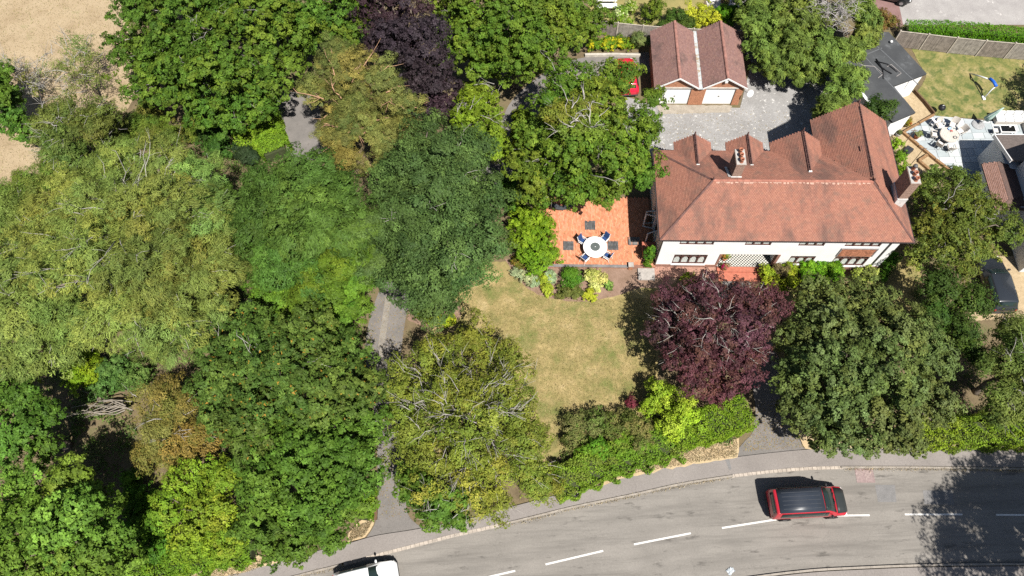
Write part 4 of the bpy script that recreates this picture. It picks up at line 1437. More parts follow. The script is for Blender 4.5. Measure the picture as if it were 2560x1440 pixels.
for lab, px, py in (('white slatted chair with blue pad at the white table, between house doors and turntable', 1509, 598), ('white slatted chair with blue pad at the white table, beside the yellow-green shrub side', 1462, 603), ('white slatted chair at the white table with its back to the lavender bed', 1470, 636), ('white slatted chair at the white table angled by the terrace kerb and doorstep', 1513, 634)):
    q = on_terr(px, py, .6)
    d = tc_ - q
    an = math.atan2(d.y, d.x)
    q2 = tc_ - Vector((math.cos(an), math.sin(an), 0)) * 1.12
    c = recliner(lab, px, py, an)
    c.location = q2
# dark curved bench half hidden under the oak
bc_ = thing('curved_bench', 'dark low curved bench half hidden under the oak at the terrace back', 'bench', on_terr(1405, 505, .3), R(180))
mb = MB()
for k in range(9):
    a0, a1 = R(20 + k * 15.5), R(20 + k * 15.5 + 14.8)
    mb.hexa([(math.cos(a) * r_, math.sin(a) * r_ * .75, z) for z in (.38, .44) for (a, r_) in ((a0, .55), (a0, 1.05), (a1, 1.05), (a1, .55))])
mb.build('seat', mat('charcoal', (.06, .065, .07), .6, .2), bc_)
for k in (30, 90, 150):
    MB().tube([(math.cos(R(k)) * .8, math.sin(R(k)) * .6, 0), (math.cos(R(k)) * .8, math.sin(R(k)) * .6, .39)], .04, 6).build('leg', mat('charcoal', (.06, .065, .07), .6, .2), bc_)

# ---------------------------------------------------------------- flat roofed outbuilding of the neighbour
felt = ground_mat('roof_felt', [(.3, (.055, .057, .06)), (.7, (.085, .088, .09))], .7, 20, .85, .2, spots=(.8, (.16, .165, .17), .58, .75))
fz = 2.7
fpx = [(2172, 80), (2222, 80), (2317, 184), (2234, 215), (2289, 281), (2232, 305), (2090, 168)]
fpoly = [np.array(P(*p, fz))[:2] for p in fpx]
fc = sum(fpoly) / len(fpoly)
fr_ = thing('flat_roof_outbuilding', 'white walled outbuilding with an L shaped flat black felt roof', 'outbuilding', (fc[0], fc[1], 0))
lp_ = [p - fc for p in fpoly]
MB().prism(lp_, fz - .18, fz).build('roof', felt, fr_)
def inset(poly, d):
    n = len(poly)
    out = []
    s_ = sum(poly[i][0] * poly[(i + 1) % n][1] - poly[(i + 1) % n][0] * poly[i][1] for i in range(n))
    sg = 1 if s_ > 0 else -1
    for i in range(n):
        a, b, c = poly[i - 1], poly[i], poly[(i + 1) % n]
        d1 = (b - a) / np.linalg.norm(b - a)
        d2 = (c - b) / np.linalg.norm(c - b)
        n1, n2 = np.array((-d1[1], d1[0])) * sg, np.array((-d2[1], d2[0])) * sg
        k = n1 + n2
        out.append(b + k / max(np.dot(k, n1), .3) * d)
    return out
MB().prism(inset(lp_, .12), 0, fz - .18).build('wall', render_w, fr_)
MB().prism(inset(lp_, .03), fz - .22, fz - .185).build('fascia', mat('black_gutter', (.05, .04, .04), .5, .2), fr_)
# upstand seams in the felt, a white vent and a pale roof strip
sm_ = MB()
for (p, q) in (((2140, 118), (2262, 250)), ((2176, 100), (2296, 212)), ((2110, 160), (2205, 120))):
    a, b = np.array(P(*p, fz))[:2] - fc, np.array(P(*q, fz))[:2] - fc
    d = b - a
    sm_.obox((a + b) / 2, math.atan2(d[1], d[0]), np.linalg.norm(d) / 2, .04, fz - .005, fz + .012)
sm_.build('felt_seam', mat('felt_seam', (.12, .125, .13), .8, .2), fr_)
a = np.array(P(2226, 108, fz))[:2] - fc
MB().lathe((a[0], a[1], fz), [(.07, 0), (.07, .15), (.12, .17), (.1, .25), (.02, .27)], 10).build('vent', white_p, fr_, smooth=True)
a, b = np.array(P(2146, 222, fz))[:2] - fc, np.array(P(2177, 263, fz))[:2] - fc
MB().obox((a + b) / 2, math.atan2(b[1] - a[1], b[0] - a[0]), np.linalg.norm(b - a) / 2, .12, fz - .02, fz + .05).build('white_trim', white_p, fr_)
a, b = np.array(P(2258, 236, 1.2)), np.array(P(2290, 205, 1.2))
def bent(name, label, pxs, z, r_, mt, cat):
    pts = [P(*p, z) for p in pxs]
    o = thing(name, label, cat, (pts[0].x, pts[0].y, z - r_))
    MB().tube([p - o.location for p in pts], r_, 6).build('pipe_run', mt, o, smooth=True)
    return o
blk = mat('black_hose', (.015, .015, .017), .5, .1)
pal_ = mat('pale_conduit', (.42, .38, .36), .6, .15)
bent('hose', 'thick black hose lying bent along the flat felt roof', [(2190, 147), (2200, 160), (2207, 175), (2209, 197)], fz + .04, .045, blk, 'hose')
bent('hose', 'straight black hose crossing another on the flat felt roof', [(2189, 152), (2204, 168), (2230, 184)], fz + .1, .04, blk, 'hose')
bent('hose', 'black hose end curving beside pale conduit on the flat felt roof', [(2194, 154), (2218, 160), (2236, 174), (2243, 180)], fz + .04, .045, blk, 'hose')
bent('conduit', 'pale bent conduit stretching across the felt roof towards the conifer', [(2139, 156), (2160, 164), (2186, 166), (2208, 185), (2195, 195)], fz + .03, .022, pal_, 'conduit')
bent('conduit', 'pale looped conduit lying near the hose end on the felt roof', [(2217, 167), (2228, 161), (2240, 172), (2253, 183), (2241, 191)], fz + .03, .022, pal_, 'conduit')

# ---------------------------------------------------------------- neighbour's house at the edge of the picture
S0 = np.array(P(2547, 680, 0))[:2]
nb = thing('neighbour_house', 'pale rendered neighbouring house with brown roofed extensions beside the slab patio', 'house', (S0[0], S0[1], 0), HROT)
NE = 5.2
def nloc(px, py, z):
    q = np.array(P(px, py, z))[:2] - S0
    return float(q @ UX), float(q @ UY)
vR = nloc(2478, 450, 0)[1] - .9
grey_r = mat('grey_render', (.66, .68, .7), .9, .05, 1, .1)
MB().box(0, 9, 0, vR, 0, NE).build('wall', grey_r, nb)
MB().slab([(-.4, -.4, NE - .1), (4.5, -.4, NE + 2.6), (4.5, vR + .4, NE + 2.6), (-.4, vR + .4, NE - .1)], .15).slab([(9.4, -.4, NE - .1), (9.4, vR + .4, NE - .1), (4.5, vR + .4, NE + 2.6), (4.5, -.4, NE + 2.6)], .15).build('roof', mat('brown_roof', (.11, .085, .075), .9, .3, 7, .4), nb)
e0 = nloc(2452, 388, 0)
ez = 2.9
rf = nloc(2487, 337, ez + .1)
eu, ev = rf[0], rf[1]
MB().box(eu + .15, 6, vR + .01, ev - .12, 0, ez).build('extension_wall', grey_r, nb)
MB().slab([(eu, vR + .02, ez + 1.0), (6.1, vR + .02, ez + 1.0), (6.1, ev, ez + .1), (eu, ev, ez + .1)], .14).build('extension_roof', mat('brown_roof2', (.16, .13, .115), .9, .25, 7, .4), nb)
MB().hexa([(eu - .05, vR + .02, ez + .72), (eu + .02, vR + .02, ez + .72), (eu + .02, ev, ez - .18), (eu - .05, ev, ez - .18), (eu - .05, vR + .02, ez + 1.03), (eu + .02, vR + .02, ez + 1.03), (eu + .02, ev, ez + .13), (eu - .05, ev, ez + .13)]).build('bargeboard', white_p, nb)
MB().box(eu, 6.1, ev + .005, ev + .07, ez - .06, ez + .12).build('gutter', white_p, nb)
MB().box(eu + .1, eu + .149, vR + 1.1, vR + 1.35, 1.5, 1.8).build('flood_light', mat('dark_handle', (.06, .06, .06), .4, 0), nb)
# tiled lean-to against the side wall
l0 = nloc(2455, 408, 2.6)
lu, lv = l0
MB().box(lu + .25, -.01, vR - 3.2, lv - .3, 0, 2.6).build('porch_wall', render_w, nb)
ridx = lu + .75
lean = MB()
for pts in ([(lu, vR - 3.4, 2.55), (ridx, vR - 2.9, 3.15), (ridx, lv - .25, 3.15), (lu, lv, 2.55)],
            [(ridx, vR - 2.9, 3.15), (-.02, vR - 2.4, 2.75), (-.02, lv - .3, 2.75), (ridx, lv - .25, 3.15)],
            [(lu, vR - 3.4, 2.55), (-.02, vR - 3.4, 2.55), (-.02, vR - 2.4, 2.75), (ridx, vR - 2.9, 3.15)],
            [(lu, lv, 2.55), (ridx, lv - .25, 3.15), (-.02, lv - .3, 2.75), (-.02, lv, 2.6)]):
    lean.slab(pts, .1)
lr = lean.build('porch_roof', mat('brown_roof3', (.13, .085, .07), .9, .3, 8, .4), nb)
rs = np.random.default_rng(4)
V1, T1 = tile_plane([(lu, vR - 3.4, 2.56), (ridx, vR - 2.9, 3.16), (ridx, lv - .25, 3.16), (lu, lv, 2.56)], (lu, lv, 2.56), (lu, vR - 3.4, 2.56), [(.34, .2, .16), (.3, .17, .13)], rs)  # paler palette: sunlight on this slope is put into the tile colour
V2, T2 = tile_plane([(ridx, vR - 2.9, 3.16), (-.02, vR - 2.4, 2.76), (-.02, lv - .3, 2.76), (ridx, lv - .25, 3.16)], (-.02, vR - 2.4, 2.76), (-.02, lv - .3, 2.76), [(.14, .09, .075), (.12, .08, .07)], rs)  # same roof, tiles coloured darker for the slope in shade
tag(linkmesh('roof_tiles', quads_mesh('roof_tiles', np.concatenate([V1, V2]), np.concatenate([T1, T2])), tint_mat('porch_tile'), lr), kind='stuff')

# ---------------------------------------------------------------- right garden: slabs, sleepers, gravel, lawn
area('gravel_path', [(2225, 300), (2260, 225), (2290, 232), (2340, 290), (2420, 400), (2420, 460), (2260, 480), (2245, 400)], .002, gravel_mat, .04)
area('back_lawn', [(2278, 120), (2420, 130), (2700, 150), (2760, 300), (2560, 300), (2340, 292), (2292, 236), (2316, 190)], .006, lawn_green, .04)
area('gravel_drive', [(2430, 640), (2620, 640), (2660, 800), (2420, 800)], .004, gravel_mat, .04)
area('side_yard', [(1850, 120), (2100, 100), (2130, 330), (2040, 350)], .003, tarmac_old, .03)
area('neighbour_forecourt', [(2236, -60), (2640, -60), (2640, 62), (2262, 62), (2254, 60)], .004, conc2_mat)
area('pink_path', [(2180, -60), (2232, -60), (2258, 62), (2240, 72), (2180, 5)], .008, ground_mat('pink_tarmac', [(.3, (.2, .12, .11)), (.7, (.26, .16, .15))], 1, 18))
slab_a = [mat('slab_%d' % i, c, .85, .08, 2.0, .2) for i, c in enumerate(((.46, .49, .49), (.4, .43, .44), (.52, .54, .53), (.36, .4, .41)))]
pat = bpy.data.objects.new('slab_patio', None)
COL.objects.link(pat)
tag(pat, kind='structure')
pat_z = .16
pat_px = [(2260, 333), (2334, 289), (2640, 318), (2660, 440), (2440, 470), (2378, 425)]
pat_poly = np.array([np.array(P(*p, pat_z))[:2] for p in pat_px])
po = np.array(P(2345, 340, pat_z))[:2]
pu = np.array((math.cos(HROT + .05), math.sin(HROT + .05)))
pv = np.array((-pu[1], pu[0]))
pl2 = np.array([((p - po) @ pu, (p - po) @ pv) for p in pat_poly])
bpoly = [tuple(p) for p in pat_poly]
MB().prism(bpoly, -.02, pat_z - .035).build('slab_bed', mat('slab_joint', (.13, .13, .12), .95, .15), pat)
rs = np.random.default_rng(12)
lo, hi = pl2.min(0), pl2.max(0)
y = lo[1]
meshes = {}
from itertools import cycle
hcyc = cycle((.9, .6, .9, .6, .75))
def clip_poly(poly, clip):
    """Sutherland-Hodgman, clip convex"""
    out = [np.array(p) for p in poly]
    n = len(clip)
    for i in range(n):
        a, b = clip[i], clip[(i + 1) % n]
        e = b - a
        inp, out = out, []
        for j in range(len(inp)):
            p, q = inp[j - 1], inp[j]
            sp = e[0] * (p[1] - a[1]) - e[1] * (p[0] - a[0])
            sq_ = e[0] * (q[1] - a[1]) - e[1] * (q[0] - a[0])
            if sq_ >= 0:
                if sp < 0: out.append(p + (q - p) * (sp / (sp - sq_)))
                out.append(q)
            elif sp >= 0: out.append(p + (q - p) * (sp / (sp - sq_)))
        if not out: return []
    return out
s_area = sum(pl2[i][0] * pl2[(i + 1) % len(pl2)][1] - pl2[(i + 1) % len(pl2)][0] * pl2[i][1] for i in range(len(pl2)))
clipper = pl2 if s_area > 0 else pl2[::-1]
while y < hi[1]:
    h = next(hcyc)
    x = lo[0] - rs.uniform(0, .6)
    while x < hi[0]:
        w = (.6, .9, .9, 1.2)[rs.integers(0, 4)]
        q = clip_poly([(x + .013, y + .013), (x + w - .013, y + .013), (x + w - .013, y + h - .013), (x + .013, y + h - .013)], clipper)
        if len(q) >= 3:
            ar = abs(sum(q[i][0] * q[(i + 1) % len(q)][1] - q[(i + 1) % len(q)][0] * q[i][1] for i in range(len(q)))) / 2
            if ar > .04:
                wp = [po + pu * p[0] + pv * p[1] for p in q]
                MB().prism(wp, pat_z - .04, pat_z + rs.normal() * .002).build('slab', slab_a[rs.integers(0, 4)], pat)
        x += w
    y += h
sleeper = mat('oak_sleeper', (.27, .16, .08), .85, .3, 5, .4)
slp = thing('sleeper_edging', 'line of brown timber sleepers edging the slab patio along the gravel', 'edging', tuple(P(2256, 334, 0)))
for (p, q) in (((2256, 330), (2296, 364)), ((2297, 365), (2337, 398)), ((2338, 399), (2384, 434)), ((2260, 330), (2296, 310)), ((2297, 309), (2334, 288)), ((2296, 402), (2318, 388)), ((2296, 402), (2322, 424))):
    a, b = P(*p, .1), P(*q, .1)
    d = b - a
    MB().obox(((a + b) / 2 - slp.location)[:2], math.atan2(d.y, d.x), d.length / 2 - .01, .1, 0, .24 + random.uniform(-.01, .01)).build('sleeper', sleeper, slp, bevel=.012)
edge2 = thing('lawn_edging', 'dark timber board edging between the gravel and the back lawn', 'edging', tuple(P(2286, 232, 0)))
for (p, q) in (((2284, 228), (2310, 256)), ((2311, 257), (2334, 286))):
    a, b = P(*p, .1), P(*q, .1)
    d = b - a
    MB().obox(((a + b) / 2 - edge2.location)[:2], math.atan2(d.y, d.x), d.length / 2, .06, 0, .35).build('board', mat('dark_board', (.13, .08, .045), .85, .3, 5, .4), edge2, bevel=.01)

# ---------------------------------------------------------------- fences
fence_b = mat('grey_featheredge', (.29, .26, .225), .9, .3, 3, .4)
fence_p = mat('fence_post', (.42, .37, .31), .9, .25, 4, .3)
def fence(label, pxs, h, npan, seed, posts_proud=.1):
    """close-boarded fence; pxs are ground pixels of its foot"""
    rs = np.random.default_rng(seed)
    pts = [np.array(P(*p, 0))[:2] for p in pxs]
    path = catmull(pts, 10) if len(pts) > 2 else [pts[0] + (pts[1] - pts[0]) * k / 20 for k in range(21)]
    tot = sum(np.linalg.norm(b - a) for a, b in zip(path[:-1], path[1:]))
    L = tot / npan
    st = along(path, L * .99999)
    ends = [s_[0] for s_ in st] + [path[-1]]
    ends = ends[:npan + 1]
    f = thing('fence', label, 'fence', (ends[0][0], ends[0][1], 0))
    o0 = ends[0]
    for i, p in enumerate(ends):
        MB().obox(p - o0, rs.uniform(-.05, .05), .055, .055, 0, h + posts_proud).build('post', fence_p, f)
    for a, b in zip(ends[:-1], ends[1:]):
        d = b - a
        l_ = np.linalg.norm(d)
        an = math.atan2(d[1], d[0])
        mb = MB()
        n = int(l_ / .11)
        for k in range(n):
            c = a + d * ((k + .5) / n) - o0
            mb.obox(c + np.array((-math.sin(an), math.cos(an))) * rs.uniform(-.008, .008), an + .06, l_ / n / 2 + .006, .009, .04, h - .03 + rs.uniform(-.015, .015))
        pn = mb.build('board_panel', [fence_b, mat('grey_featheredge2', (.235, .2, .17), .9, .3, 3, .4)][rs.integers(0, 2)], f)
        MB().obox((a + b) / 2 - o0, an, l_ / 2 - .05, .035, h - .03, h + .01).build('cap_rail', fence_p, pn)
    return f
fence('long grey close boarded fence curving between the bright hedge and the back lawn', [(2228, 116), (2296, 124), (2380, 134), (2470, 143), (2560, 150), (2650, 156)], 1.8, 6, 1)
fence('weathered close boarded fence behind the garage and the yellow flowers', [(1480, 84), (1560, 96), (1660, 104), (1760, 110), (1850, 112)], 1.7, 6, 2)
# ---------------------------------------------------------------- vehicles
tyre_m = mat('tyre', (.02, .02, .02), .8, .1)
rim_m = mat('alloy_rim', (.4, .4, .41), .35, .1, metal=.8)
cglass = mat('car_glass', (.018, .03, .028), .06, .1, spec=.6)
plastic = mat('dark_plastic', (.03, .03, .032), .5, .1)
lamp_m = mat('lamp_lens', (.65, .65, .63), .12, .05, spec=.6)
tail_m = mat('tail_lens', (.4, .02, .02), .2, .1, spec=.5)
VAN = dict(sec=[(-2.46, .74, .38, .86, .6, .86, .95, .80, 1.02, 1.04), (-2.40, .8, .3, .93, .6, .93, 1.12, .74, 1.84, 1.87), (-2.22, .82, .28, .95, .6, .95, 1.14, .77, 1.92, 1.95),
                (.62, .82, .28, .95, .6, .95, 1.14, .77, 1.92, 1.95), (.95, .82, .28, .95, .6, .95, 1.12, .76, 1.78, 1.86), (1.62, .82, .28, .95, .6, .93, 1.04, .82, 1.13, 1.18), (2.2, .8, .28, .93, .6, .88, .92, .76, .98, 1.04), (2.4, .72, .3, .82, .55, .76, .74, .66, .8, .84), (2.47, .62, .34, .7, .5, .66, .62, .55, .66, .68)],
           cab=(3, 5), rear=(0, 1), sidew=(2, 4), roof=(2, 3), hood=(5, 7), wheels=(-1.5, 1.5), wr=.34)
HATCH = dict(sec=[(-1.98, .62, .4, .74, .58, .74, .8, .66, .86, .88), (-1.9, .7, .3, .82, .58, .82, .9, .66, 1.0, 1.03), (-1.55, .74, .26, .85, .55, .85, .95, .62, 1.4, 1.44), (-1.0, .76, .24, .86, .55, .86, .95, .62, 1.46, 1.5),
                  (.25, .76, .24, .86, .55, .86, .93, .62, 1.43, 1.48), (1.0, .76, .24, .86, .55, .84, .88, .72, .94, 1.0), (1.7, .72, .26, .82, .52, .76, .76, .62, .8, .84), (1.93, .6, .3, .7, .48, .62, .6, .5, .64, .66), (2.0, .5, .34, .58, .45, .52, .52, .42, .55, .56)],
             cab=(4, 5), rear=(1, 2), sidew=(2, 4), roof=(2, 4), hood=(5, 7), wheels=(-1.25, 1.22), wr=.31)
SUV = dict(sec=[(-2.28, .66, .45, .8, .62, .8, .9, .72, .96, .98), (-2.2, .74, .36, .9, .62, .9, 1.0, .72, 1.1, 1.13), (-1.85, .78, .32, .93, .6, .93, 1.06, .68, 1.55, 1.6), (-1.2, .8, .3, .94, .6, .94, 1.06, .68, 1.62, 1.66),
                (.3, .8, .3, .94, .6, .94, 1.04, .68, 1.58, 1.63), (1.1, .8, .3, .94, .6, .92, .98, .8, 1.04, 1.1), (1.95, .76, .32, .9, .56, .84, .86, .7, .92, .96), (2.22, .64, .36, .78, .5, .7, .68, .58, .72, .74), (2.3, .54, .4, .64, .48, .6, .58, .48, .6, .62)],
           cab=(4, 5), rear=(1, 2), sidew=(2, 4), roof=(2, 4), hood=(5, 7), wheels=(-1.4, 1.4), wr=.36)
def vehicle(name, label, cat, loc, rz, spec, paint, roof_paint=None, hood_paint=None, roof_ribs=False, scale=1.0):
    c = thing(name, label, cat, loc, rz)
    c.scale = (scale,) * 3
    S = spec['sec']
    def half(s):
        x, wb, zb, w1, z1, w2, zb2, w3, ze, zt = s
        return [(x, 0, zb), (x, wb, zb), (x, w1, z1), (x, w2, zb2), (x, w3, ze), (x, w3 * .55, ze + (zt - ze) * .75), (x, 0, zt)]
    vs, fs = [], []
    n = 13
    for s in S:
        h = half(s)
        ring = h + [(p[0], -p[1], p[2]) for p in h[-2:0:-1]]
        n = len(ring)
        vs += ring
    for i in range(len(S) - 1):
        for k in range(n):
            fs.append((i * n + k, (i + 1) * n + k, (i + 1) * n + (k + 1) % n, i * n + (k + 1) % n))
    fs.append(tuple(range(n)))
    fs.append(tuple(range((len(S) - 1) * n, len(S) * n))[::-1])
    me = MB().add(vs, fs)
    bo = me.build('body', paint, c, smooth=True)
    md = bo.modifiers.new('round', 'SUBSURF')
    md.levels = md.render_levels = 1
    es = bo.modifiers.new('edges', 'BEVEL')
    bo.modifiers.move(1, 0)
    es.width = .05
    es.segments = 2
    es.limit_method = 'ANGLE'
    es.angle_limit = R(28)
    # surface sampling for glass and panels
    def lerp(a, b, t): return tuple(p * (1 - t) + q * t for p, q in zip(a, b))
    def at(i0, i1, t):
        f_ = i0 + (i1 - i0) * t
        i = min(int(f_), len(S) - 2)
        return lerp(S[i], S[i + 1], f_ - i)
    def top_patch(pname, i0, i1, t0, t1, k, mt, off=.012, steps=6, taper=0.0, par=c):
        mb = MB()
        rows = []
        for j in range(steps + 1):
            t = t0 + (t1 - t0) * j / steps
            s = at(i0, i1, t)
            kk = k - taper * j / steps
            rows.append([(s[0], s[7] * q * kk, s[8] + (s[9] - s[8]) * (1 - abs(q * kk)) ** .7 if abs(q * kk) < 1 else s[8]) for q in (-1, -.5, 0, .5, 1)])
        d = Vector(rows[-1][2]) - Vector(rows[0][2])
        nn = Vector((-d.z, 0, d.x)).normalized()
        if nn.z < 0: nn = -nn
        if abs(nn.z) < .05: nn = Vector((-1, 0, 0)) if i0 < 2 else Vector((1, 0, 0))
        V_ = [tuple(Vector(p) + nn * off) for r_ in rows for p in r_]
        F_ = [(a * 5 + b, a * 5 + b + 1, (a + 1) * 5 + b + 1, (a + 1) * 5 + b) for a in range(steps) for b in range(4)]
        mb.add(V_, F_)
        o = mb.build(pname, mt, par, smooth=True)
        so = o.modifiers.new('thick', 'SOLIDIFY')
        so.thickness = .02
        so.offset = 0
        return o
    def side_patch(pname, i0, i1, t0, t1, f0, f1, mt, sg, off=.014, steps=5, slope0=0.0, slope1=0.0):
        V_, F_ = [], []
        for j in range(steps + 1):
            t = t0 + (t1 - t0) * j / steps
            s = at(i0, i1, t)
            for f in (f0, f1):
                y = s[5] + (s[7] - s[5]) * f
                z = s[6] + (s[8] - s[6]) * f
                V_.append((s[0], sg * (y + off), z + off * .4))
        F_ = [(a * 2, a * 2 + 1, a * 2 + 3, a * 2 + 2) for a in range(steps)]
        o = MB().add(V_, F_).build(pname, mt, c, smooth=True)
        so = o.modifiers.new('thick', 'SOLIDIFY')
        so.thickness = .02
        so.offset = 0
        return o
    a, b = spec['cab']
    ws = top_patch('windscreen', a, b, .08, .93, .93, cglass)
    wp = at(a, b, .95)
    MB().tube([(wp[0] + .02, .5, wp[8] + .06), (wp[0] - .1, -.1, wp[9] + .05)], .012, 4).tube([(wp[0] + .02, -.05, wp[9] + .02), (wp[0] - .1, -.6, wp[8] + .09)], .012, 4).build('wiper', plastic, ws)
    a, b = spec['rear']
    top_patch('rear_window', a, b, .3, .85, .85, cglass)
    a, b = spec['sidew']
    for sg in (1, -1):
        side_patch('side_window', a, b, .03, .6, .14, .84, cglass, sg)
        side_patch('side_window', a, b, .64, .98, .14, .84, cglass, sg)
        a2, b2 = spec['cab']
        mx = at(a2, b2, .72)
        m_ = MB().lathe((0, 0, 0), [(.02, -.07), (.1, -.04), (.11, .04), (.03, .08)], 8)
        mo = m_.build('mirror', plastic if spec is not HATCH else paint, c, smooth=True)
        mo.location = (mx[0], sg * (mx[5] + .06), mx[6] + .12)
        mo.scale = (.7, 1.1, 1)
        for wx in spec['wheels']:
            r_ = spec['wr']
            w = S[3][3]
            ty = MB()
            prof = [(r_ * .62, -.1), (r_ * .95, -.1), (r_, -.06), (r_, .06), (r_ * .95, .1), (r_ * .62, .1)]
            ty.lathe((0, 0, 0), prof, 20, cap=False)
            ty.v = [(p[0], p[2], p[1]) for p in ty.v]
            wo = ty.build('wheel', tyre_m, c, smooth=True)
            wo.location = (wx, sg * (w - .07), r_)
            rm = MB().lathe((0, 0, 0), [(r_ * .63, .06), (r_ * .55, .085), (.06, .075), (0, .08)], 16, cap=False)
            for k in range(5):
                an = k * 2 * math.pi / 5
                rm.box(-.01, .01, -.01, .01, .07, .08)
            rm.v = [(p[0], p[2] * sg, p[1]) for p in rm.v]
            rm.build('rim', rim_m, wo)
            ar = MB()
            ar.lathe((0, 0, 0), [(r_ * 1.02, .0), (r_ * 1.14, .0), (r_ * 1.16, .03)], 20, cap=False)
            ar.v = [(p[0], p[2] * sg, p[1]) for p in ar.v]
            ao = ar.build('wheel_arch', plastic, c)
            ao.location = (wx, sg * (w + .004), r_)
    if roof_paint is not None:
        a, b = spec['roof']
        rp = top_patch('roof_panel', a, b, .0, 1.0, .97, roof_paint, .02, 2)
        if roof_ribs:
            rb = MB()
            z = S[a + 1][9]
            for y in (-.5, -.25, 0, .25, .5):
                rb.box(S[a][0] + .25, S[b][0] - .2, y - .015, y + .015, z + .02 - abs(y) * .04, z + .04 - abs(y) * .04)
            rb.build('roof_rib', mat('roof_rib_grey', (.05, .055, .065), .4, .1), rp)
    if hood_paint is not None:
        a, b = spec['hood']
        top_patch('bonnet', a, b, .03, .98, .99, hood_paint, .02, 6)
    f_ = S[-2]
    r0 = S[0]
    for sg in (1, -1):
        h = MB().lathe((0, 0, 0), [(.16, -.03), (.17, .02), (.1, .06), (0, .07)], 10, cap=False)
        ho = h.build('headlight', lamp_m, c, smooth=True)
        ho.location = (f_[0] - .1, sg * (f_[5] - .02), f_[6] + .02)
        ho.rotation_euler = (0, R(65), 0)
        ho.scale = (.6, 1, 1)
        t_ = MB().box(r0[0] - .005, r0[0] + .1, sg * (r0[5] - .08) - .06, sg * (r0[5] - .08) + .06, r0[6] - .18, r0[6] + .1).build('tail_light', tail_m, c, bevel=.02)
    MB().box(r0[0] - .05, r0[0] + .1, -.78, .78, .42, .56).build('rear_bumper', plastic, c, bevel=.04)
    MB().box(S[-1][0] - .08, S[-1][0] + .03, -.5, .5, .38, .5).build('grille', plastic, c, bevel=.03)
    return c
def head(p, q, z=0):
    a, b = P(*p, z), P(*q, z)
    return math.atan2(b.y - a.y, b.x - a.x)
red_paint = mat('red_paint', (.42, .016, .03), .3, .04, 1, 0, .5, 0, .6)
a, b = P(1936, 1302, .3), P(2106, 1293, .3)
hd = math.atan2(b.y - a.y, b.x - a.x)
mid = (a + b) / 2 + Vector((-math.sin(hd), math.cos(hd), 0)) * .95
vehicle('van', 'red people carrier van with dark ribbed roof and black bonnet driving on the road', 'van', (mid.x - .02, mid.y, 0), hd, VAN, red_paint, mat('van_roof', (.028, .034, .046), .35, .08, 1, 0, .5), mat('van_bonnet', (.03, .034, .034), .45, .08, 1), True)
q = P(915, 1449, .8)
vehicle('car', 'white hatchback driving along the road towards the drive entrance', 'car', (q.x, q.y, 0), head((860, 1445), (990, 1413)), HATCH, mat('white_paint_car', (.78, .78, .77), .3, .02, 1, 0, .5, 0, .5))
q = P(2490, 706, .8)
vehicle('car', 'dark slate grey estate car parked on tan gravel beside the neighbouring house', 'car', (q.x, q.y, 0), head((2512, 760), (2482, 660)), SUV, mat('slate_paint', (.022, .026, .032), .28, .05, 1, 0, .5, 0, .6), scale=1.0)
q = P(1566, 188, .7)
vehicle('car', 'bright red car parked under the oak beside the garage', 'car', (q.x, q.y, 0), head((1572, 230), (1560, 150)), HATCH, mat('bright_red_paint', (.62, .012, .04), .3, .04, 1, 0, .5, 0, .6))
q = P(2226, -24, .7)
vehicle('car', 'black car parked on the pale neighbouring forecourt above the hedge', 'car', (q.x, q.y, 0), R(-22), HATCH, mat('black_paint', (.015, .016, .018), .25, .05, 1, 0, .5, 0, .6))

# ---------------------------------------------------------------- things on the road
dc = thing('drain_cover', 'square pinkish iron drain cover of two ribbed triangles set in the road', 'drain cover', tuple(P(2162, 1189, 0)), head((2140, 1190), (2184, 1190)))
iron = mat('pink_iron', (.27, .2, .19), .8, .2, 8)
MB().box(-.58, .58, -.42, .42, -.03, .004).build('cover_plate', iron, dc)
rbm = MB()
for s_ in (-1, 1):
    for k in range(7):
        x = s_ * .29 - .26 + k * .085
        rbm.add([(x, -.34 + .68 * (k / 7), .004), (x + .04, -.34 + .68 * (k / 7), .004), (x + .04, .34, .004), (x, .34, .004), (x, -.34 + .68 * (k / 7), .016), (x + .04, -.34 + .68 * (k / 7), .016), (x + .04, .34, .016), (x, .34, .016)], [(4, 5, 6, 7), (0, 1, 5, 4), (1, 2, 6, 5), (2, 3, 7, 6), (3, 0, 4, 7)])
rbm.build('rib', mat('iron_rib', (.36, .28, .26), .8, .2, 8), dc)
MB().box(-.6, .6, -.46, -.42, -.03, .012).box(-.6, .6, .42, .46, -.03, .012).box(-.6, -.56, -.42, .42, -.03, .012).box(.56, .6, -.42, .42, -.03, .012).build('cover_frame', iron, dc)
lt = MB()
rs = np.random.default_rng(8)
n = 7
V_ = [(x * .08 - .24 + rs.normal() * .012, y * .06 - .18 + .35 * max(0, (3 - x)) * 0 + rs.normal() * .012, .02 + abs(rs.normal()) * .035) for x in range(n) for y in range(n) if True]
F_ = [(x * n + y, (x + 1) * n + y, (x + 1) * n + y + 1, x * n + y + 1) for x in range(n - 1) for y in range(n - 1) if not (x > 4 and y > 3)]
q = P(1826, 1427, 0)
o = lt.add(V_, F_).build('plastic_sheet', mat('pale_plastic', (.42, .45, .47), .4, .08, 4), None)
o.location = (q.x, q.y, 0)
o.rotation_euler = (0, 0, .6)
tag(o, 'crumpled pale plastic sheet lying on the road by the opposite kerb', 'litter')
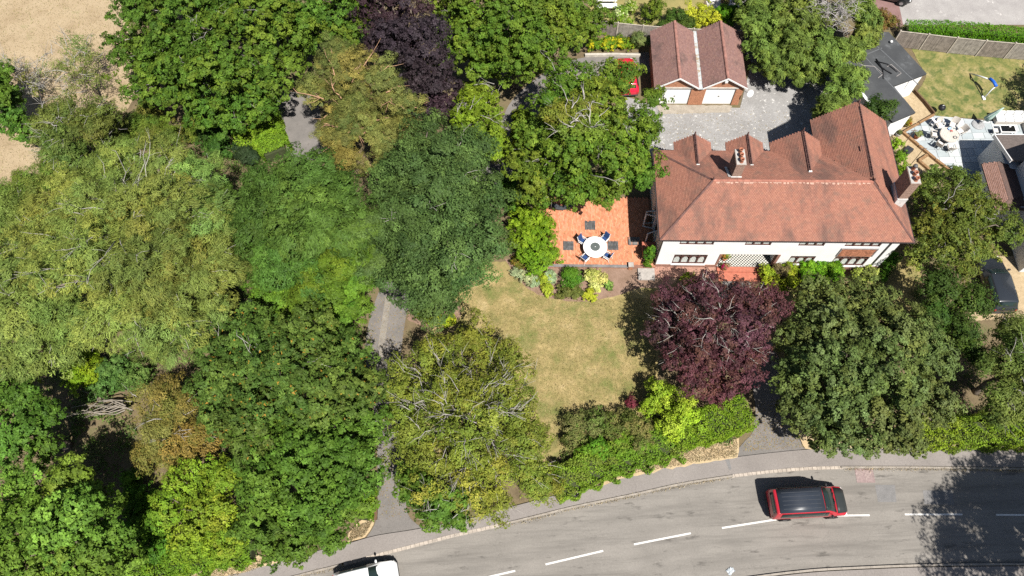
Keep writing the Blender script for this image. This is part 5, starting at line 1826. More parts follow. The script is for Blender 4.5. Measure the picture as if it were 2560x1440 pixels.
# ---------------------------------------------------------------- neighbour's patio furniture
def on_pat(px, py, h=0):
    q = P(px, py, pat_z + h)
    return Vector((q.x, q.y, pat_z))
rattan = mat('pale_rattan', (.5, .46, .41), .85, .15, 20, .4)
wood_t = mat('pale_timber', (.55, .49, .43), .7, .12, 6, .2)
dt = thing('patio_table', 'round pale timber dining table on the slab patio', 'table', on_pat(2374, 336, .73))
pk = MB()
for k in range(10):
    x0, x1 = -.72 + k * .144, -.72 + (k + 1) * .144 - .008
    xm = max(abs(x0), abs(x1))
    r_ = .72
    ya, yb = math.sqrt(max(r_ * r_ - x0 * x0, .01)), math.sqrt(max(r_ * r_ - x1 * x1, .01))
    pk = MB().add([(x0, -ya, .7), (x1, -yb, .7), (x1, yb, .7), (x0, ya, .7), (x0, -ya, .735), (x1, -yb, .735), (x1, yb, .735), (x0, ya, .735)], [(0, 3, 2, 1), (4, 5, 6, 7), (0, 1, 5, 4), (1, 2, 6, 5), (2, 3, 7, 6), (3, 0, 4, 7)])
    pk.build('plank', wood_t, dt)
MB().lathe((0, 0, .62), [(.7, 0), (.73, .03), (.735, .1), (.72, .1)], 32, cap=False).build('rim', wood_t, dt)
MB().lathe((0, 0, 0), [(.3, 0), (.28, .05), (.08, .1), (.07, .6), (.25, .7)], 14).build('pedestal', rattan, dt, smooth=True)
def tub_chair(label, px, py):
    q = on_pat(px, py, .4)
    d = dt.location - q
    q = dt.location - d.normalized() * max(d.length, 1.05)
    c = thing('patio_chair', label, 'chair', q, math.atan2(d.y, d.x), 'pale tub chairs round the timber table')
    MB().box(-.22, .26, -.25, .25, .38, .44).build('seat', mat('seat_cushion', (.6, .57, .53), .9, .06), c, bevel=.03)
    n = 7
    V_, F_ = [], []
    for i in range(n):
        y = -.28 + .56 * i / (n - 1)
        bow = .07 * (1 - (2 * i / (n - 1) - 1) ** 2)
        for (dx, z) in ((0, .4), (-.16, .92), (-.12, .93), (.05, .42)):
            V_.append((-.22 - bow + dx, y, z))
    for i in range(n - 1):
        for k in range(4):
            F_.append((i * 4 + k, i * 4 + (k + 1) % 4, (i + 1) * 4 + (k + 1) % 4, (i + 1) * 4 + k))
    F_ += [(0, 1, 2, 3), tuple((n - 1) * 4 + k for k in (3, 2, 1, 0))]
    MB().add(V_, F_).build('backrest', rattan, c, smooth=False)
    for s_ in (-.28, .28):
        MB().hexa([(-.3, s_ - .03, .6), (.2, s_ - .03, .56), (.2, s_ + .03, .56), (-.3, s_ + .03, .6), (-.3, s_ - .03, .65), (.2, s_ - .03, .61), (.2, s_ + .03, .61), (-.3, s_ + .03, .65)]).build('armrest', rattan, c)
    for (x, y) in ((.18, .2), (.18, -.2), (-.2, .18), (-.2, -.18)):
        MB().tube([(x * 1.1, y * 1.1, 0), (x, y, .38)], .02, 5).build('leg', rattan, c)
    return c
for lab, px, py in (('pale rattan tub chair between the timber table and the barbecue', 2349, 313), ('pale rattan tub chair tucked behind the blue box on the timber table', 2383, 312), ('pale rattan tub chair on the parasol base side of the timber table', 2402, 329), ('pale rattan tub chair facing the potted shrub at the timber table', 2339, 338), ('pale rattan tub chair between timber table and sleepers, back to gravel', 2353, 358), ('pale rattan tub chair between timber table and shaded slabs', 2376, 366)):
    tub_chair(lab, px, py)
q = on_pat(2373, 322, .75)
bx = thing('blue_box', 'small blue box standing on the timber patio table', 'box', (q.x, q.y, pat_z + .735), .5)
MB().box(-.14, .14, -.09, .09, 0, .1).build('carton', mat('blue_card', (.03, .17, .5), .5, .1), bx, bevel=.01)
MB().box(-.13, .13, -.08, .08, .1, .11).build('lid', mat('pale_blue', (.4, .55, .7), .5, .1), bx)
q = on_pat(2378, 328, .75)
rp_ = thing('red_bowl', 'small red bowl beside the blue box on the patio table', 'bowl', (q.x, q.y, pat_z + .735))
MB().lathe((0, 0, 0), [(.05, 0), (.1, .07), (.09, .07), (.04, .015)], 12, cap=False).build('dish', mat('red_glaze', (.38, .04, .03), .4, .1), rp_, smooth=True)
q = on_pat(2388, 344, .75)
ash = thing('wire_bowl', 'grey wire bowl on the edge of the timber patio table', 'bowl', (q.x, q.y, pat_z + .735))
MB().lathe((0, 0, 0), [(.08, 0), (.15, .05), (.16, .07), (.14, .06), (.07, .01)], 14, cap=False).build('dish', mat('grey_wire', (.2, .2, .19), .5, .2), ash, smooth=True)
# folded parasol leaning over its round base
q = on_pat(2445, 312)
ps = thing('parasol', 'folded pale green parasol leaning on its pole above a round grey base', 'parasol', q)
tip = P(2498, 288, 2.6) - q
MB().lathe((0, 0, 0), [(.5, 0), (.5, .06), (.42, .1), (.08, .14), (.06, .4)], 24).build('base', mat('base_stone', (.33, .33, .33), .85, .2, 8, .4), ps, smooth=False)
tip = Vector((.75, -.15, 2.35))
MB().tube([(0, 0, .1), tip * .5, tip], .025, 6).build('pole', mat('galv', (.45, .45, .45), .4, .1, metal=.8), ps)
g1, g2 = mat('sage_canvas', (.26, .4, .35), .85, .12, 5, .2), mat('sage_canvas_pale', (.5, .6, .55), .85, .1, 5, .2)
for k in range(10):
    an = k * 2 * math.pi / 10
    ax = tip.normalized()
    e1 = ax.orthogonal().normalized()
    e2 = ax.cross(e1)
    pth = [tip * f for f in (.98, .75, .5, .32)]
    rr = [.02, .09, .16, .2]
    pts_ = [p + (e1 * math.cos(an) + e2 * math.sin(an)) * r_ for p, r_ in zip(pth, rr)]
    MB().tube(pts_, [.02, .05, .085, .06], 6).build('canopy_fold', g1 if k % 2 else g2, ps, smooth=True)
# corner sofa and fire table
q = on_pat(2520, 330)
so = thing('corner_sofa', 'white cushioned corner sofa on the slab patio', 'sofa', q, HROT)
cu = mat('white_cushion', (.78, .78, .77), .9, .05, 6, .2)
MB().box(-.9, 2.0, .75, 1.5, .0, .3).box(1.25, 2.0, -1.0, .75, 0, .3).build('base', rattan, so)
for k in range(4):
    MB().box(-.88 + k * .7, -.22 + k * .7, .78, 1.4, .3, .45).build('seat_cushion', cu, so, bevel=.04)
    MB().box(-.88 + k * .7, -.22 + k * .7, 1.4, 1.58, .3, .78).build('back_cushion', cu, so, bevel=.05)
for k in range(2):
    MB().box(1.27, 1.9, -.98 + k * .85, -.18 + k * .85, .3, .45).build('seat_cushion', cu, so, bevel=.04)
    MB().box(1.9, 2.06, -.98 + k * .85, -.18 + k * .85, .3, .78).build('back_cushion', cu, so, bevel=.05)
q = on_pat(2521, 321, .5)
ft = thing('fire_table', 'low rectangular table with a black glass top and white rim before the sofa', 'table', q, HROT)
MB().box(-.62, .62, -.36, .36, .42, .47).build('rim', white_p, ft, bevel=.01)
MB().box(-.55, .55, -.29, .29, .472, .478).build('glass_top', mat('black_glass', (.012, .012, .012), .08, 0, spec=.6), ft)
for (x, y) in ((-.55, -.3), (.55, -.3), (.55, .3), (-.55, .3)):
    MB().box(x - .04, x + .04, y - .04, y + .04, 0, .42).build('leg', white_p, ft)
q2 = on_pat(2524, 317, .5)
cd = thing('candle', 'white ball candle on the black glass table top', 'candle', (q2.x, q2.y, pat_z + .478))
MB().lathe((0, 0, 0), [(.05, 0), (.09, .05), (.09, .1), (.05, .15), (.01, .16)], 12).build('wax', white_p, cd, smooth=True)
st = thing('stool', 'small grey square stool beside the black glass table', 'stool', on_pat(2489, 326, .4), HROT)
MB().box(-.2, .2, -.2, .2, .36, .44).build('seat', mat('seat_cushion', (.6, .57, .53), .9, .06), st, bevel=.03)
for (x, y) in ((-.16, -.16), (.16, -.16), (.16, .16), (-.16, .16)):
    MB().tube([(x, y, 0), (x, y, .37)], .02, 5).build('leg', plastic, st)
# kettle barbecue and side stand
q = P(2343, 284, 0)
bq = thing('kettle_barbecue', 'black kettle barbecue with round lid at the corner of patio and lawn', 'barbecue', q)
MB().lathe((0, 0, .55), [(.05, 0), (.2, .06), (.28, .18), (.29, .24)], 18, cap=False).build('bowl', blk, bq, smooth=True)
MB().lathe((0, 0, .79), [(.295, 0), (.27, .1), (.16, .2), (0, .23)], 18, cap=False).build('lid', blk, bq, smooth=True)
MB().box(-.07, .07, -.015, .015, 1.03, 1.06).build('handle', white_p, bq)
for k in range(3):
    an = k * 2.1
    MB().tube([(math.cos(an) * .3, math.sin(an) * .3, 0), (math.cos(an) * .15, math.sin(an) * .15, .6)], .012, 5).build('leg', blk, bq)
q = on_pat(2340, 301, .6)
sd = thing('side_stand', 'white slatted side stand next to the kettle barbecue', 'stand', q, .4)
MB().box(-.28, .28, -.2, .2, .62, .66).build('top', white_p, sd, bevel=.01)
MB().box(-.24, .24, -.17, .17, .2, .23).build('shelf', white_p, sd)
for (x, y) in ((-.25, -.17), (.25, -.17), (.25, .17), (-.25, .17)):
    MB().box(x - .02, x + .02, y - .02, y + .02, 0, .62).build('leg', white_p, sd)
# potted shrubs
def pot(label, px, py, r_, h, z, mt, sty, pal, seed, lr=1.4, plants='leafy_plant', plabel=''):
    q = P(px, py, z + h * .5)
    t = thing('plant_pot', label, 'plant pot', (q.x, q.y, z))
    MB().lathe((0, 0, 0), [(r_ * .7, 0), (r_ * .95, h * .85), (r_ * 1.05, h * .87), (r_ * 1.05, h), (r_ * .9, h), (r_ * .88, h * .9)], 16, cap=False).build('pot', mt, t, smooth=True)
    MB().lathe((0, 0, h * .88), [(r_ * .9, 0), (0, .01)], 12, cap=False).build('compost', bed_soil, t)
    rs = np.random.default_rng(seed)
    d = dict(STY[sty]); d.update(rb=r_ * .6, rc=r_ * .4, L=.1, W=.05, nc=7, nl=18, pal=pal)
    STY['pot%d' % seed] = d
    wl_ = [(np.array((0, 0, h + r_ * .4)), np.array((r_ * lr, r_ * lr, r_ * .9)))]
    V_, T_, _, _ = crown_mesh('plant', wl_, 'pot%d' % seed, rs, 1, .5, -1)
    linkmesh('plant', quads_mesh('plant', V_, T_), leaf_mat('leaf'), t)
    return t
terra = mat('terracotta_pot', (.45, .17, .09), .8, .2, 5)
pot('terracotta pot holding a silvery shrub on the slab patio', 2292, 341, .24, .42, pat_z, terra, 'hawthorn', [(.28, .3, .22), (.2, .24, .15)], 101)
pot('wide pot of yellow and red bedding flowers by the outbuilding corner', 2266, 309, .34, .3, .02, mat('brown_pot', (.2, .13, .08), .8, .2), 'hawthorn', [(.35, .3, .04), (.15, .2, .03), (.5, .06, .03)], 102, 1.3)
pot('round pale pot beside the wall below the tall chimney', 2245, 336, .22, .35, 0, mat('zinc_pot', (.45, .47, .48), .5, .15, metal=.3), 'hawthorn', [(.1, .12, .06)], 103, .8)
pot('small pink pot standing on the gravel near the sleepers', 2337, 418, .16, .26, 0, mat('pink_pot', (.6, .42, .36), .8, .15), 'hawthorn', [(.2, .22, .1)], 104, 1.0)
mag = [(.55, .02, .22), (.62, .03, .3), (.12, .2, .04)]
pq = Vector((*hl(5.45, .15), .24))
t = thing('flower_pot', 'pot spilling magenta flowers on the red porch step', 'plant pot', pq)
MB().lathe((0, 0, 0), [(.14, 0), (.2, .26), (.2, .3), (.16, .3)], 14, cap=False).build('pot', terra, t, smooth=True)
rs = np.random.default_rng(66)
STY['mag'] = dict(STY['hawthorn'], rb=.16, rc=.12, L=.1, W=.08, nc=8, nl=16, pal=mag)
V_, T_, _, _ = crown_mesh('f', [(np.array((0, 0, .45)), np.array((.3, .28, .28)))], 'mag', rs, 1, .5, -1)
linkmesh('flowers', quads_mesh('flowers', V_, T_), leaf_mat('leaf'), t)
pq = Vector((*hl(5.55, .9), .32))
t = thing('flower_pot', 'pot of yellow-green foliage at the chequered porch corner', 'plant pot', pq)
MB().lathe((0, 0, 0), [(.14, 0), (.2, .3), (.2, .34), (.16, .34)], 14, cap=False).build('pot', terra, t, smooth=True)
STY['mag2'] = dict(STY['hawthorn'], rb=.18, rc=.12, L=.12, W=.07, nc=8, nl=16, pal=[(.3, .3, .05), (.15, .22, .04), (.4, .12, .06)])
V_, T_, _, _ = crown_mesh('f', [(np.array((0, 0, .6)), np.array((.32, .3, .35)))], 'mag2', rs, 1, .5, -1)
linkmesh('foliage', quads_mesh('foliage', V_, T_), leaf_mat('leaf'), t)
# washing line posts and cable
for lab, p, h in (('thin grey washing line post leaning on the gravel by the black cover', (2254, 368), 2.3), ('taller thin grey washing line post rising from gravel near the chimney', (2272, 418), 2.6)):
    q = P(*p, 0)
    w = thing('line_post', lab, 'post', q)
    MB().tube([(0, 0, 0), (0, 0, h)], .03, 6).build('pole', mat('post_brown', (.2, .14, .1), .7, .2), w)
    MB().box(-.25, .25, -.02, .02, h - .12, h - .08).build('crossbar', mat('post_brown', (.2, .14, .1), .7, .2), w)
q = P(2267, 379, 0)
bk = thing('waste_bin', 'black lidded bin lying on the tan gravel between patio and house', 'bin', q, R(40))
MB().hexa([(-.4, -.28, 0), (.4, -.32, 0), (.36, .32, 0), (-.3, .3, 0), (-.36, -.25, .3), (.36, -.28, .34), (.3, .28, .34), (-.26, .26, .3)]).build('bin_body', mat('black_plastic', (.035, .036, .04), .5, .15), bk, bevel=.04)
MB().box(-.3, .3, -.02, .02, .33, .36).build('handle', plastic, bk)
# blue and white toy goal on the lawn
g = thing('toy_goal', 'blue and white toy football goal standing on the back lawn', 'goal', P(2440, 235, 0))
def gp(px, py, z):
    return P(px, py, z) - g.location
MB().tube([gp(2426, 184, .05), gp(2452, 191, .9), gp(2476, 199, 1.2)], .055, 7).tube([gp(2460, 245, .05), gp(2478, 225, .8), gp(2490, 215, 1.2)], .055, 7).build('post', mat('toy_white', (.72, .73, .74), .4, .05), g, smooth=True)
MB().tube([gp(2474, 196, 1.22), gp(2484, 204, 1.25), gp(2491, 216, 1.22)], .12, 8).build('crossbar', mat('toy_blue', (.02, .12, .55), .4, .1), g, smooth=True)
MB().tube([gp(2424, 184, .04), gp(2440, 212, .04), gp(2458, 246, .04)], .025, 6).build('ground_bar', plastic, g)
MB().box(-.12, .12, -.2, .2, 0, .12).build('foot', mat('toy_white', (.72, .73, .74), .4, .05), g, bevel=.03).location = gp(2458, 246, 0)
# bench and garden seat at the top, neighbour's paved corner
area('top_lawn', [(1470, -80), (1790, -80), (1760, 0), (1750, 70), (1470, 60)], .004, grass_back, .04)
area('top_paving', [(1752, -40), (1900, -40), (1900, 30), (1800, 24), (1770, 18)], .01, mat('pale_paving', (.55, .51, .48), .9, .12, 2, .2))
bn = thing('garden_bench', 'white slatted garden bench behind the oak near the boundary fence', 'bench', P(1515, 24, 0), HROT)
for k in range(3):
    MB().box(-.95, .95, -.25 + k * .2, -.1 + k * .2, .42, .46).build('seat_slat', white_p, bn)
for k in range(3):
    MB().box(-.95, .95, .42, .45, .55 + k * .16, .66 + k * .16).build('back_slat', white_p, bn)
for x in (-.8, .8):
    MB().box(x - .04, x + .04, -.25, -.17, 0, .42).box(x - .04, x + .04, .38, .46, 0, .95).build('leg', white_p, bn)
for lab, p, rz in (('white lounge chair on the pale paving beyond the yellow hedge', (1778, 4), .3), ('white folding chair by the planter beyond the yellow hedge', (1838, 4), -.5)):
    w = thing('lounge_chair', lab, 'chair', P(*p, 0), rz)
    for k in range(4):
        MB().box(-.3, .3, -.32 + k * .16, -.2 + k * .16, .36, .4).build('seat_slat', white_p, w)
    for k in range(3):
        MB().box(-.3, .3, .34, .37, .45 + k * .16, .57 + k * .16).build('back_slat', white_p, w)
    for (x, y) in ((-.27, -.28), (.27, -.28), (.27, .33), (-.27, .33)):
        MB().box(x - .025, x + .025, y - .025, y + .025, 0, .4).build('leg', plastic, w)
pot('round planter of pale flowers on the paving beyond the yellow hedge', 1812, 8, .4, .4, 0, mat('brown_pot', (.2, .13, .08), .8, .2), 'hawthorn', [(.4, .38, .3), (.2, .25, .05), (.35, .15, .1)], 105, 1.3)
# low retaining kerb behind the red car, boundary posts, timber edging of the lane
for lab, pts, h, mt in (('low pale stone kerb between the yellow flowers and the drive end', [(1462, 141), (1540, 140), (1602, 142)], .3, mat('pale_stone', (.46, .42, .36), .9, .2, 3, .4)),
                        ('pale concrete edging along the lane under the golden pine', [(697, 250), (706, 310), (722, 380)], .14, mat('pale_stone', (.46, .42, .36), .9, .2, 3, .4)),
                        ('dark timber edging beside the drive entrance hedge', [(938, 1232), (941, 1270), (940, 1300)], .22, mat('dark_board', (.13, .08, .045), .85, .3, 5, .4))):
    q0 = P(*pts[0], 0)
    t = thing('edging', lab, 'edging', q0)
    for a, b in zip(pts[:-1], pts[1:]):
        a, b = P(*a, 0), P(*b, 0)
        d = b - a
        MB().obox(((a + b) / 2 - q0)[:2], math.atan2(d.y, d.x), d.length / 2, .1, 0, h).build('edge_block', mt, t, bevel=.015)
# ---------------------------------------------------------------- trees
tree('oak_tree', 'broad dark green oak spreading over the edge of the dry field', [(400, 70, 120, 6.5), (520, 10, 140, 7.5), (650, 60, 130, 7.5), (355, 140, 80, 5), (430, 200, 105, 6), (560, 160, 125, 7), (680, 175, 85, 6), (540, 262, 90, 4.5), (630, 262, 70, 4.5), (420, -60, 120, 6), (600, -80, 140, 7)], 'oakdark', 1, trunk_r=.4, twigs=26, twig_mat=BARK_PALE, twig_r=.022)
tree('oak_tree', 'dark oak rising behind the golden pine and the copper beech', [(800, 10, 105, 7), (880, -30, 90, 6.5), (760, 90, 70, 5), (860, 60, 80, 6)], 'oakdark', 2, trunk_r=.3)
tree('copper_beech', 'blackish purple copper beech between golden pine and boundary oak', [(985, 20, 90, 8), (1030, 100, 95, 8), (1070, 185, 80, 7), (1095, 240, 58, 5.5), (960, 105, 60, 7), (1040, 250, 55, 5.5), (940, -30, 60, 7)], 'copper', 3, trunk_r=.35)
tree('oak_tree', 'bright green oak overhanging the upper drive near the garden bench', [(1130, 10, 80, 7), (1230, -10, 110, 8), (1340, 10, 110, 8), (1430, 20, 75, 6.5), (1180, 100, 90, 7), (1290, 90, 110, 8), (1400, 90, 75, 6.5), (1220, 160, 70, 5.5), (1320, 150, 65, 5.5), (1480, 60, 55, 4.5)], 'oak', 4, trunk_r=.4, twigs=18, twig_mat=BARK_PALE, twig_r=.022)
tree('maple_tree', 'lime green loose maple on the inside bend of the drive', [(1195, 260, 61, 5), (1205, 320, 72, 5.5), (1220, 365, 55, 4.5), (1165, 290, 44, 4.5), (1180, 240, 44, 4.5)], 'oaklight', 5, trunk_r=.18, twigs=12, twig_mat=BARK_PALE)
tree('pine_tree', 'golden tipped pine with orange branches above the side lane', [(840, 130, 62, 9), (880, 190, 75, 8.5), (960, 200, 60, 9), (800, 230, 60, 7), (900, 270, 80, 7), (990, 260, 60, 7.5), (850, 330, 75, 6), (950, 345, 85, 6), (1020, 320, 50, 6), (870, 395, 60, 5), (960, 400, 60, 5), (820, 165, 45, 8)], 'pine', 6, bark=BARK_PINE, trunk_r=.3, twigs=34, twig_mat=BARK_PINE, twig_r=.04, core=.35, dens=.85, reach=2.4)
tree('oak_tree', 'large oak shading the red car and the back of the terracotta terrace', [(1430, 205, 72, 7.5), (1500, 200, 55, 7), (1632, 245, 36, 6.5), (1570, 200, 28, 6.5), (1592, 178, 20, 6), (1558, 222, 24, 6.5), (1548, 178, 18, 6.5), (1400, 270, 70, 7.5), (1490, 285, 88, 9), (1600, 320, 62, 8), (1350, 340, 70, 7), (1440, 380, 95, 8.5), (1550, 390, 90, 8.5), (1340, 420, 75, 6.5), (1420, 460, 75, 6.5), (1510, 470, 65, 6), (1590, 440, 55, 7), (1330, 480, 50, 5)], 'oak', 7, trunk_r=.45, twigs=34, twig_mat=BARK_PALE, twig_r=.024)
tree('maple_tree', 'small tawny dying maple with bare pale stems beside the terrace oak', [(1400, 280, 45, 10), (1450, 270, 38, 10), (1430, 325, 45, 9.5), (1475, 330, 35, 9.5)], 'cherry', 8, trunk_r=.14, twigs=14, twig_mat=BARK_PALE, twig_r=.04, core=.15, reach=2.2)
tree('beech_tree', 'dense blue green beech arching over the middle of the drive', [(1080, 380, 101, 8.5), (1170, 390, 84, 8), (1000, 440, 90, 8), (1100, 480, 134, 10), (1200, 500, 90, 8), (1000, 560, 112, 9), (1110, 600, 146, 10), (1215, 600, 73, 7), (1040, 680, 106, 8), (1140, 680, 84, 7), (960, 660, 78, 7), (1080, 755, 67, 5), (1120, 750, 45, 4)], 'beech', 9, trunk_r=.45, twigs=10, twig_mat=BARK_PALE)
tree('ash_tree', 'feathery mid green ash filling the gap beyond the large willow', [(660, 470, 84, 8), (750, 450, 95, 9), (840, 480, 84, 8.5), (680, 560, 106, 9), (790, 560, 123, 10), (870, 580, 90, 9), (650, 640, 78, 7), (720, 650, 101, 8)], 'ash', 10, trunk_r=.35)
tree('ash_tree', 'glossy bright green field maple leaning over the drive edge', [(800, 690, 95, 6.5), (880, 700, 78, 6), (860, 765, 73, 4.5), (770, 750, 78, 5), (905, 640, 67, 7), (690, 720, 67, 5.5)], 'ashlow', 11, trunk_r=.25)
tree('willow_tree', 'vast olive yellow willow with pale dead twigs beside the dry field', [(290, 430, 85, 7), (400, 420, 90, 8), (500, 450, 80, 8), (160, 520, 110, 7), (270, 540, 120, 9), (390, 540, 120, 10), (520, 560, 95, 9), (110, 640, 120, 8), (230, 660, 130, 9.5), (370, 670, 130, 10), (500, 680, 110, 9), (580, 640, 50, 7), (300, 780, 120, 8.5), (430, 790, 110, 8.5), (550, 770, 60, 7), (400, 860, 80, 6)], 'willow', 12, trunk_r=.5, twigs=120, twig_mat=BARK_PALE, twig_r=.022, reach=2.6, dens=.95)
tree('willow_tree', 'pale silvery green willow at the field corner beyond the big willow', [(30, 560, 90, 6), (50, 700, 100, 7), (40, 800, 110, 7), (150, 790, 80, 7), (70, 900, 95, 6), (-40, 640, 90, 6), (170, 880, 60, 5.5)], 'willowpale', 13, trunk_r=.4, twigs=26, twig_mat=BARK_PALE)
tree('willow_tree', 'grey green scrub willow with bare twigs on the dry field', [(150, 290, 60, 4.5), (220, 330, 70, 5), (180, 370, 70, 4.5), (260, 290, 45, 4), (120, 340, 40, 3.5)], 'scrub', 14, trunk_r=.2, twigs=40, twig_mat=BARK_PALE, twig_r=.022, reach=2.4)
tree('willow_tree', 'thin leggy young willow standing in the bleached field', [(190, 120, 45, 4), (215, 160, 45, 3.5), (165, 180, 45, 3), (230, 210, 50, 3), (200, 230, 50, 3)], 'bare', 15, trunk_r=.12, twigs=26, twig_mat=BARK_PALE, core=.05, twig_r=.025)
tree('thorn_tree', 'leafless grey thorn tangle at the edge of the bleached field', [(60, 210, 50, 2.5), (95, 180, 35, 2.5), (30, 170, 35, 2.5)], 'bare', 16, trunk_r=.12, dens=.4, twigs=60, twig_mat=BARK_PALE, core=.0, twig_r=.025, reach=2.4)
tree('sycamore_tree', 'small dark sycamore beside the grey thorn tangle on the field edge', [(25, 285, 50, 4), (55, 325, 40, 3.5), (-20, 250, 65, 5), (5, 200, 50, 4), (30, 240, 40, 3.5)], 'sycamore', 17, trunk_r=.18)
tree('chestnut_tree', 'dull dark green chestnut with rusty leaves between willow and drive', [(560, 870, 74, 7), (650, 850, 90, 8), (760, 860, 95, 8.5), (860, 880, 69, 7), (580, 960, 90, 8), (690, 960, 117, 9.5), (820, 970, 101, 9), (905, 965, 61, 7), (560, 1040, 64, 7), (650, 1050, 95, 8)], 'chestnut', 18, trunk_r=.4, twigs=8, twig_mat=BARK_PALE)
tree('sycamore_tree', 'full green sycamore overhanging the pavement by the drive entrance', [(760, 1070, 90, 7.5), (890, 1070, 74, 7), (660, 1130, 85, 7.5), (760, 1160, 106, 8.5), (885, 1165, 83, 8), (680, 1230, 95, 8), (790, 1260, 101, 8), (870, 1250, 64, 6.5), (660, 1320, 74, 6), (740, 1340, 80, 6), (820, 1330, 64, 5.5), (690, 1375, 42, 4.5)], 'sycamore', 19, trunk_r=.4)
tree('maple_tree', 'acid yellow green maple beside the pavement hedge under the sycamore', [(490, 1200, 65, 5), (560, 1200, 55, 5), (440, 1260, 60, 4.5), (530, 1280, 70, 5), (590, 1320, 50, 4.5), (480, 1340, 65, 4), (560, 1370, 50, 3.5)], 'yellowgreen', 20, trunk_r=.2)
tree('sycamore_tree', 'bright green sycamore with layered boughs behind the field hedge', [(60, 1230, 75, 6.5), (170, 1220, 75, 6.5), (240, 1260, 60, 6), (50, 1330, 95, 7.5), (160, 1320, 100, 8), (260, 1340, 75, 6.5), (80, 1420, 95, 7), (200, 1420, 95, 7), (310, 1400, 50, 4.5)], 'sycbright', 21, trunk_r=.4)
tree('chestnut_tree', 'dark chestnut with yellow tips between pale willow and layered sycamore', [(40, 1010, 70, 6), (90, 1060, 60, 6), (30, 1100, 65, 6), (110, 1120, 45, 5), (-40, 1050, 70, 6)], 'sycamore', 22, trunk_r=.3)
tree('birch_tree', 'tawny gold dried out birch between chestnut and layered sycamore', [(390, 990, 50, 4.5), (440, 1020, 70, 5.5), (400, 1080, 70, 5), (480, 1090, 65, 5), (370, 1140, 55, 4), (440, 1150, 60, 4)], 'birch', 23, trunk_r=.18, twigs=12, twig_mat=BARK_PALE)
tree('cherry_tree', 'sparse olive cherry with radiating pale branches beside the parched lawn', [(1180, 850, 68, 4), (1080, 900, 73, 4.5), (1270, 900, 57, 4), (1015, 985, 81, 4.5), (1150, 980, 99, 6), (1270, 980, 83, 5), (1020, 1075, 88, 5), (1170, 1080, 109, 6), (1290, 1080, 88, 5), (1100, 1150, 94, 5), (1220, 1170, 88, 5), (1320, 1170, 62, 4), (1230, 1240, 62, 3.5), (1150, 1230, 62, 4), (1330, 1110, 62, 4), (1335, 1215, 52, 2.6), (1372, 1225, 35, 2)], 'cherry', 24, trunk_r=.25, twigs=130, twig_mat=BARK_PALE, twig_r=.023, reach=2.6, core=.2, twig_out=.35)
tree('rowan_tree', 'fresh green rowan leaning over the drive entrance below the cherry', [(1025, 1195, 40, 4), (1065, 1215, 55, 4.5), (1110, 1250, 60, 4.5), (1025, 1245, 36, 3.5), (1080, 1295, 42, 3.5), (1150, 1290, 42, 3)], 'sycamore', 25, trunk_r=.15, twigs=6, twig_mat=BARK_PALE)
tree('plum_tree', 'round purple leaved plum with pale twigs before the white house', [(1680, 760, 70, 3.8), (1755, 728, 62, 3.8), (1850, 760, 70, 4.2), (1920, 750, 50, 3.4), (1660, 830, 55, 3.8), (1750, 820, 90, 5.1), (1850, 830, 85, 5.1), (1740, 910, 80, 4.7), (1830, 910, 80, 4.7), (1800, 970, 55, 3.4), (1880, 880, 45, 3.4)], 'plum', 26, trunk_r=.22, twigs=60, twig_mat=BARK_PALE, twig_r=.024, reach=1.8, twig_out=.3)
tree('whitebeam_tree', 'grey green whitebeam with rounded clumps beside the front drive', [(2060, 770, 75, 3.6), (2160, 760, 80, 3.9), (2000, 850, 60, 3.9), (2100, 850, 95, 4.8), (2210, 840, 95, 4.8), (2300, 840, 65, 4.2), (1990, 940, 65, 4.2), (2090, 940, 100, 5.4), (2210, 940, 110, 5.4), (2330, 910, 65, 4.2), (2010, 1030, 70, 3.9), (2110, 1040, 90, 4.5), (2220, 1040, 95, 4.5), (2320, 1000, 70, 3.9), (2060, 1090, 50, 3.0), (2150, 1100, 45, 3.0), (2240, 1100, 45, 3.0)], 'greygreen', 27, trunk_r=.4)
tree('hawthorn_tree', 'olive hawthorn thicket between the house gable and the neighbouring porch', [(2330, 480, 60, 3.1), (2410, 470, 55, 3.5), (2320, 560, 60, 3.8), (2400, 540, 70, 4.2), (2470, 540, 60, 3.5), (2300, 640, 45, 3.5), (2380, 620, 75, 4.2), (2460, 620, 44, 3.5), (2510, 570, 55, 3.5), (2415, 675, 34, 2.6)], 'hawthorn', 28, trunk_r=.25, twigs=10, twig_mat=BARK_PALE)
tree('holly_tree', 'dark glossy holly in the shade between hawthorn thicket and whitebeam', [(2350, 720, 60, 4), (2420, 760, 55, 4), (2330, 790, 50, 3.5), (2400, 830, 50, 3.5), (2440, 880, 45, 3)], 'darkivy', 29, trunk_r=.2)
tree('willow_tree', 'drab olive willow beside the gravel parking of the slate car', [(2520, 830, 55, 4), (2500, 900, 60, 4.5), (2560, 880, 70, 5), (2530, 980, 65, 4.5), (2490, 1030, 50, 3.5), (2580, 960, 70, 5)], 'scrub', 30, trunk_r=.2, twigs=22, twig_mat=BARK_PALE)
tree('cypress_tree', 'drooping fresh green cypress beside the garage with a dead grey side', [(1910, 60, 60, 3.1), (1980, 50, 70, 3.6), (1915, 115, 60, 2.7), (1990, 120, 70, 3.1), (2050, 130, 60, 2.9), (1940, 170, 48, 2.0), (2010, 180, 48, 2.0), (2090, 145, 42, 2.5), (1890, 10, 55, 3.1)], 'cypress', 31, trunk_r=.3)
tree('cypress_tree', 'dead grey cypress skeleton of bare branches behind the green cypress', [(2060, 30, 55, 4.2), (2100, 10, 50, 4.2), (2080, 60, 40, 3.5)], 'bare', 32, trunk_r=.25, dens=.15, core=.0, twigs=110, twig_mat=mat('dead_grey', (.4, .37, .35), .9, .3, 8), twig_r=.027, reach=2.6, limbs=20)
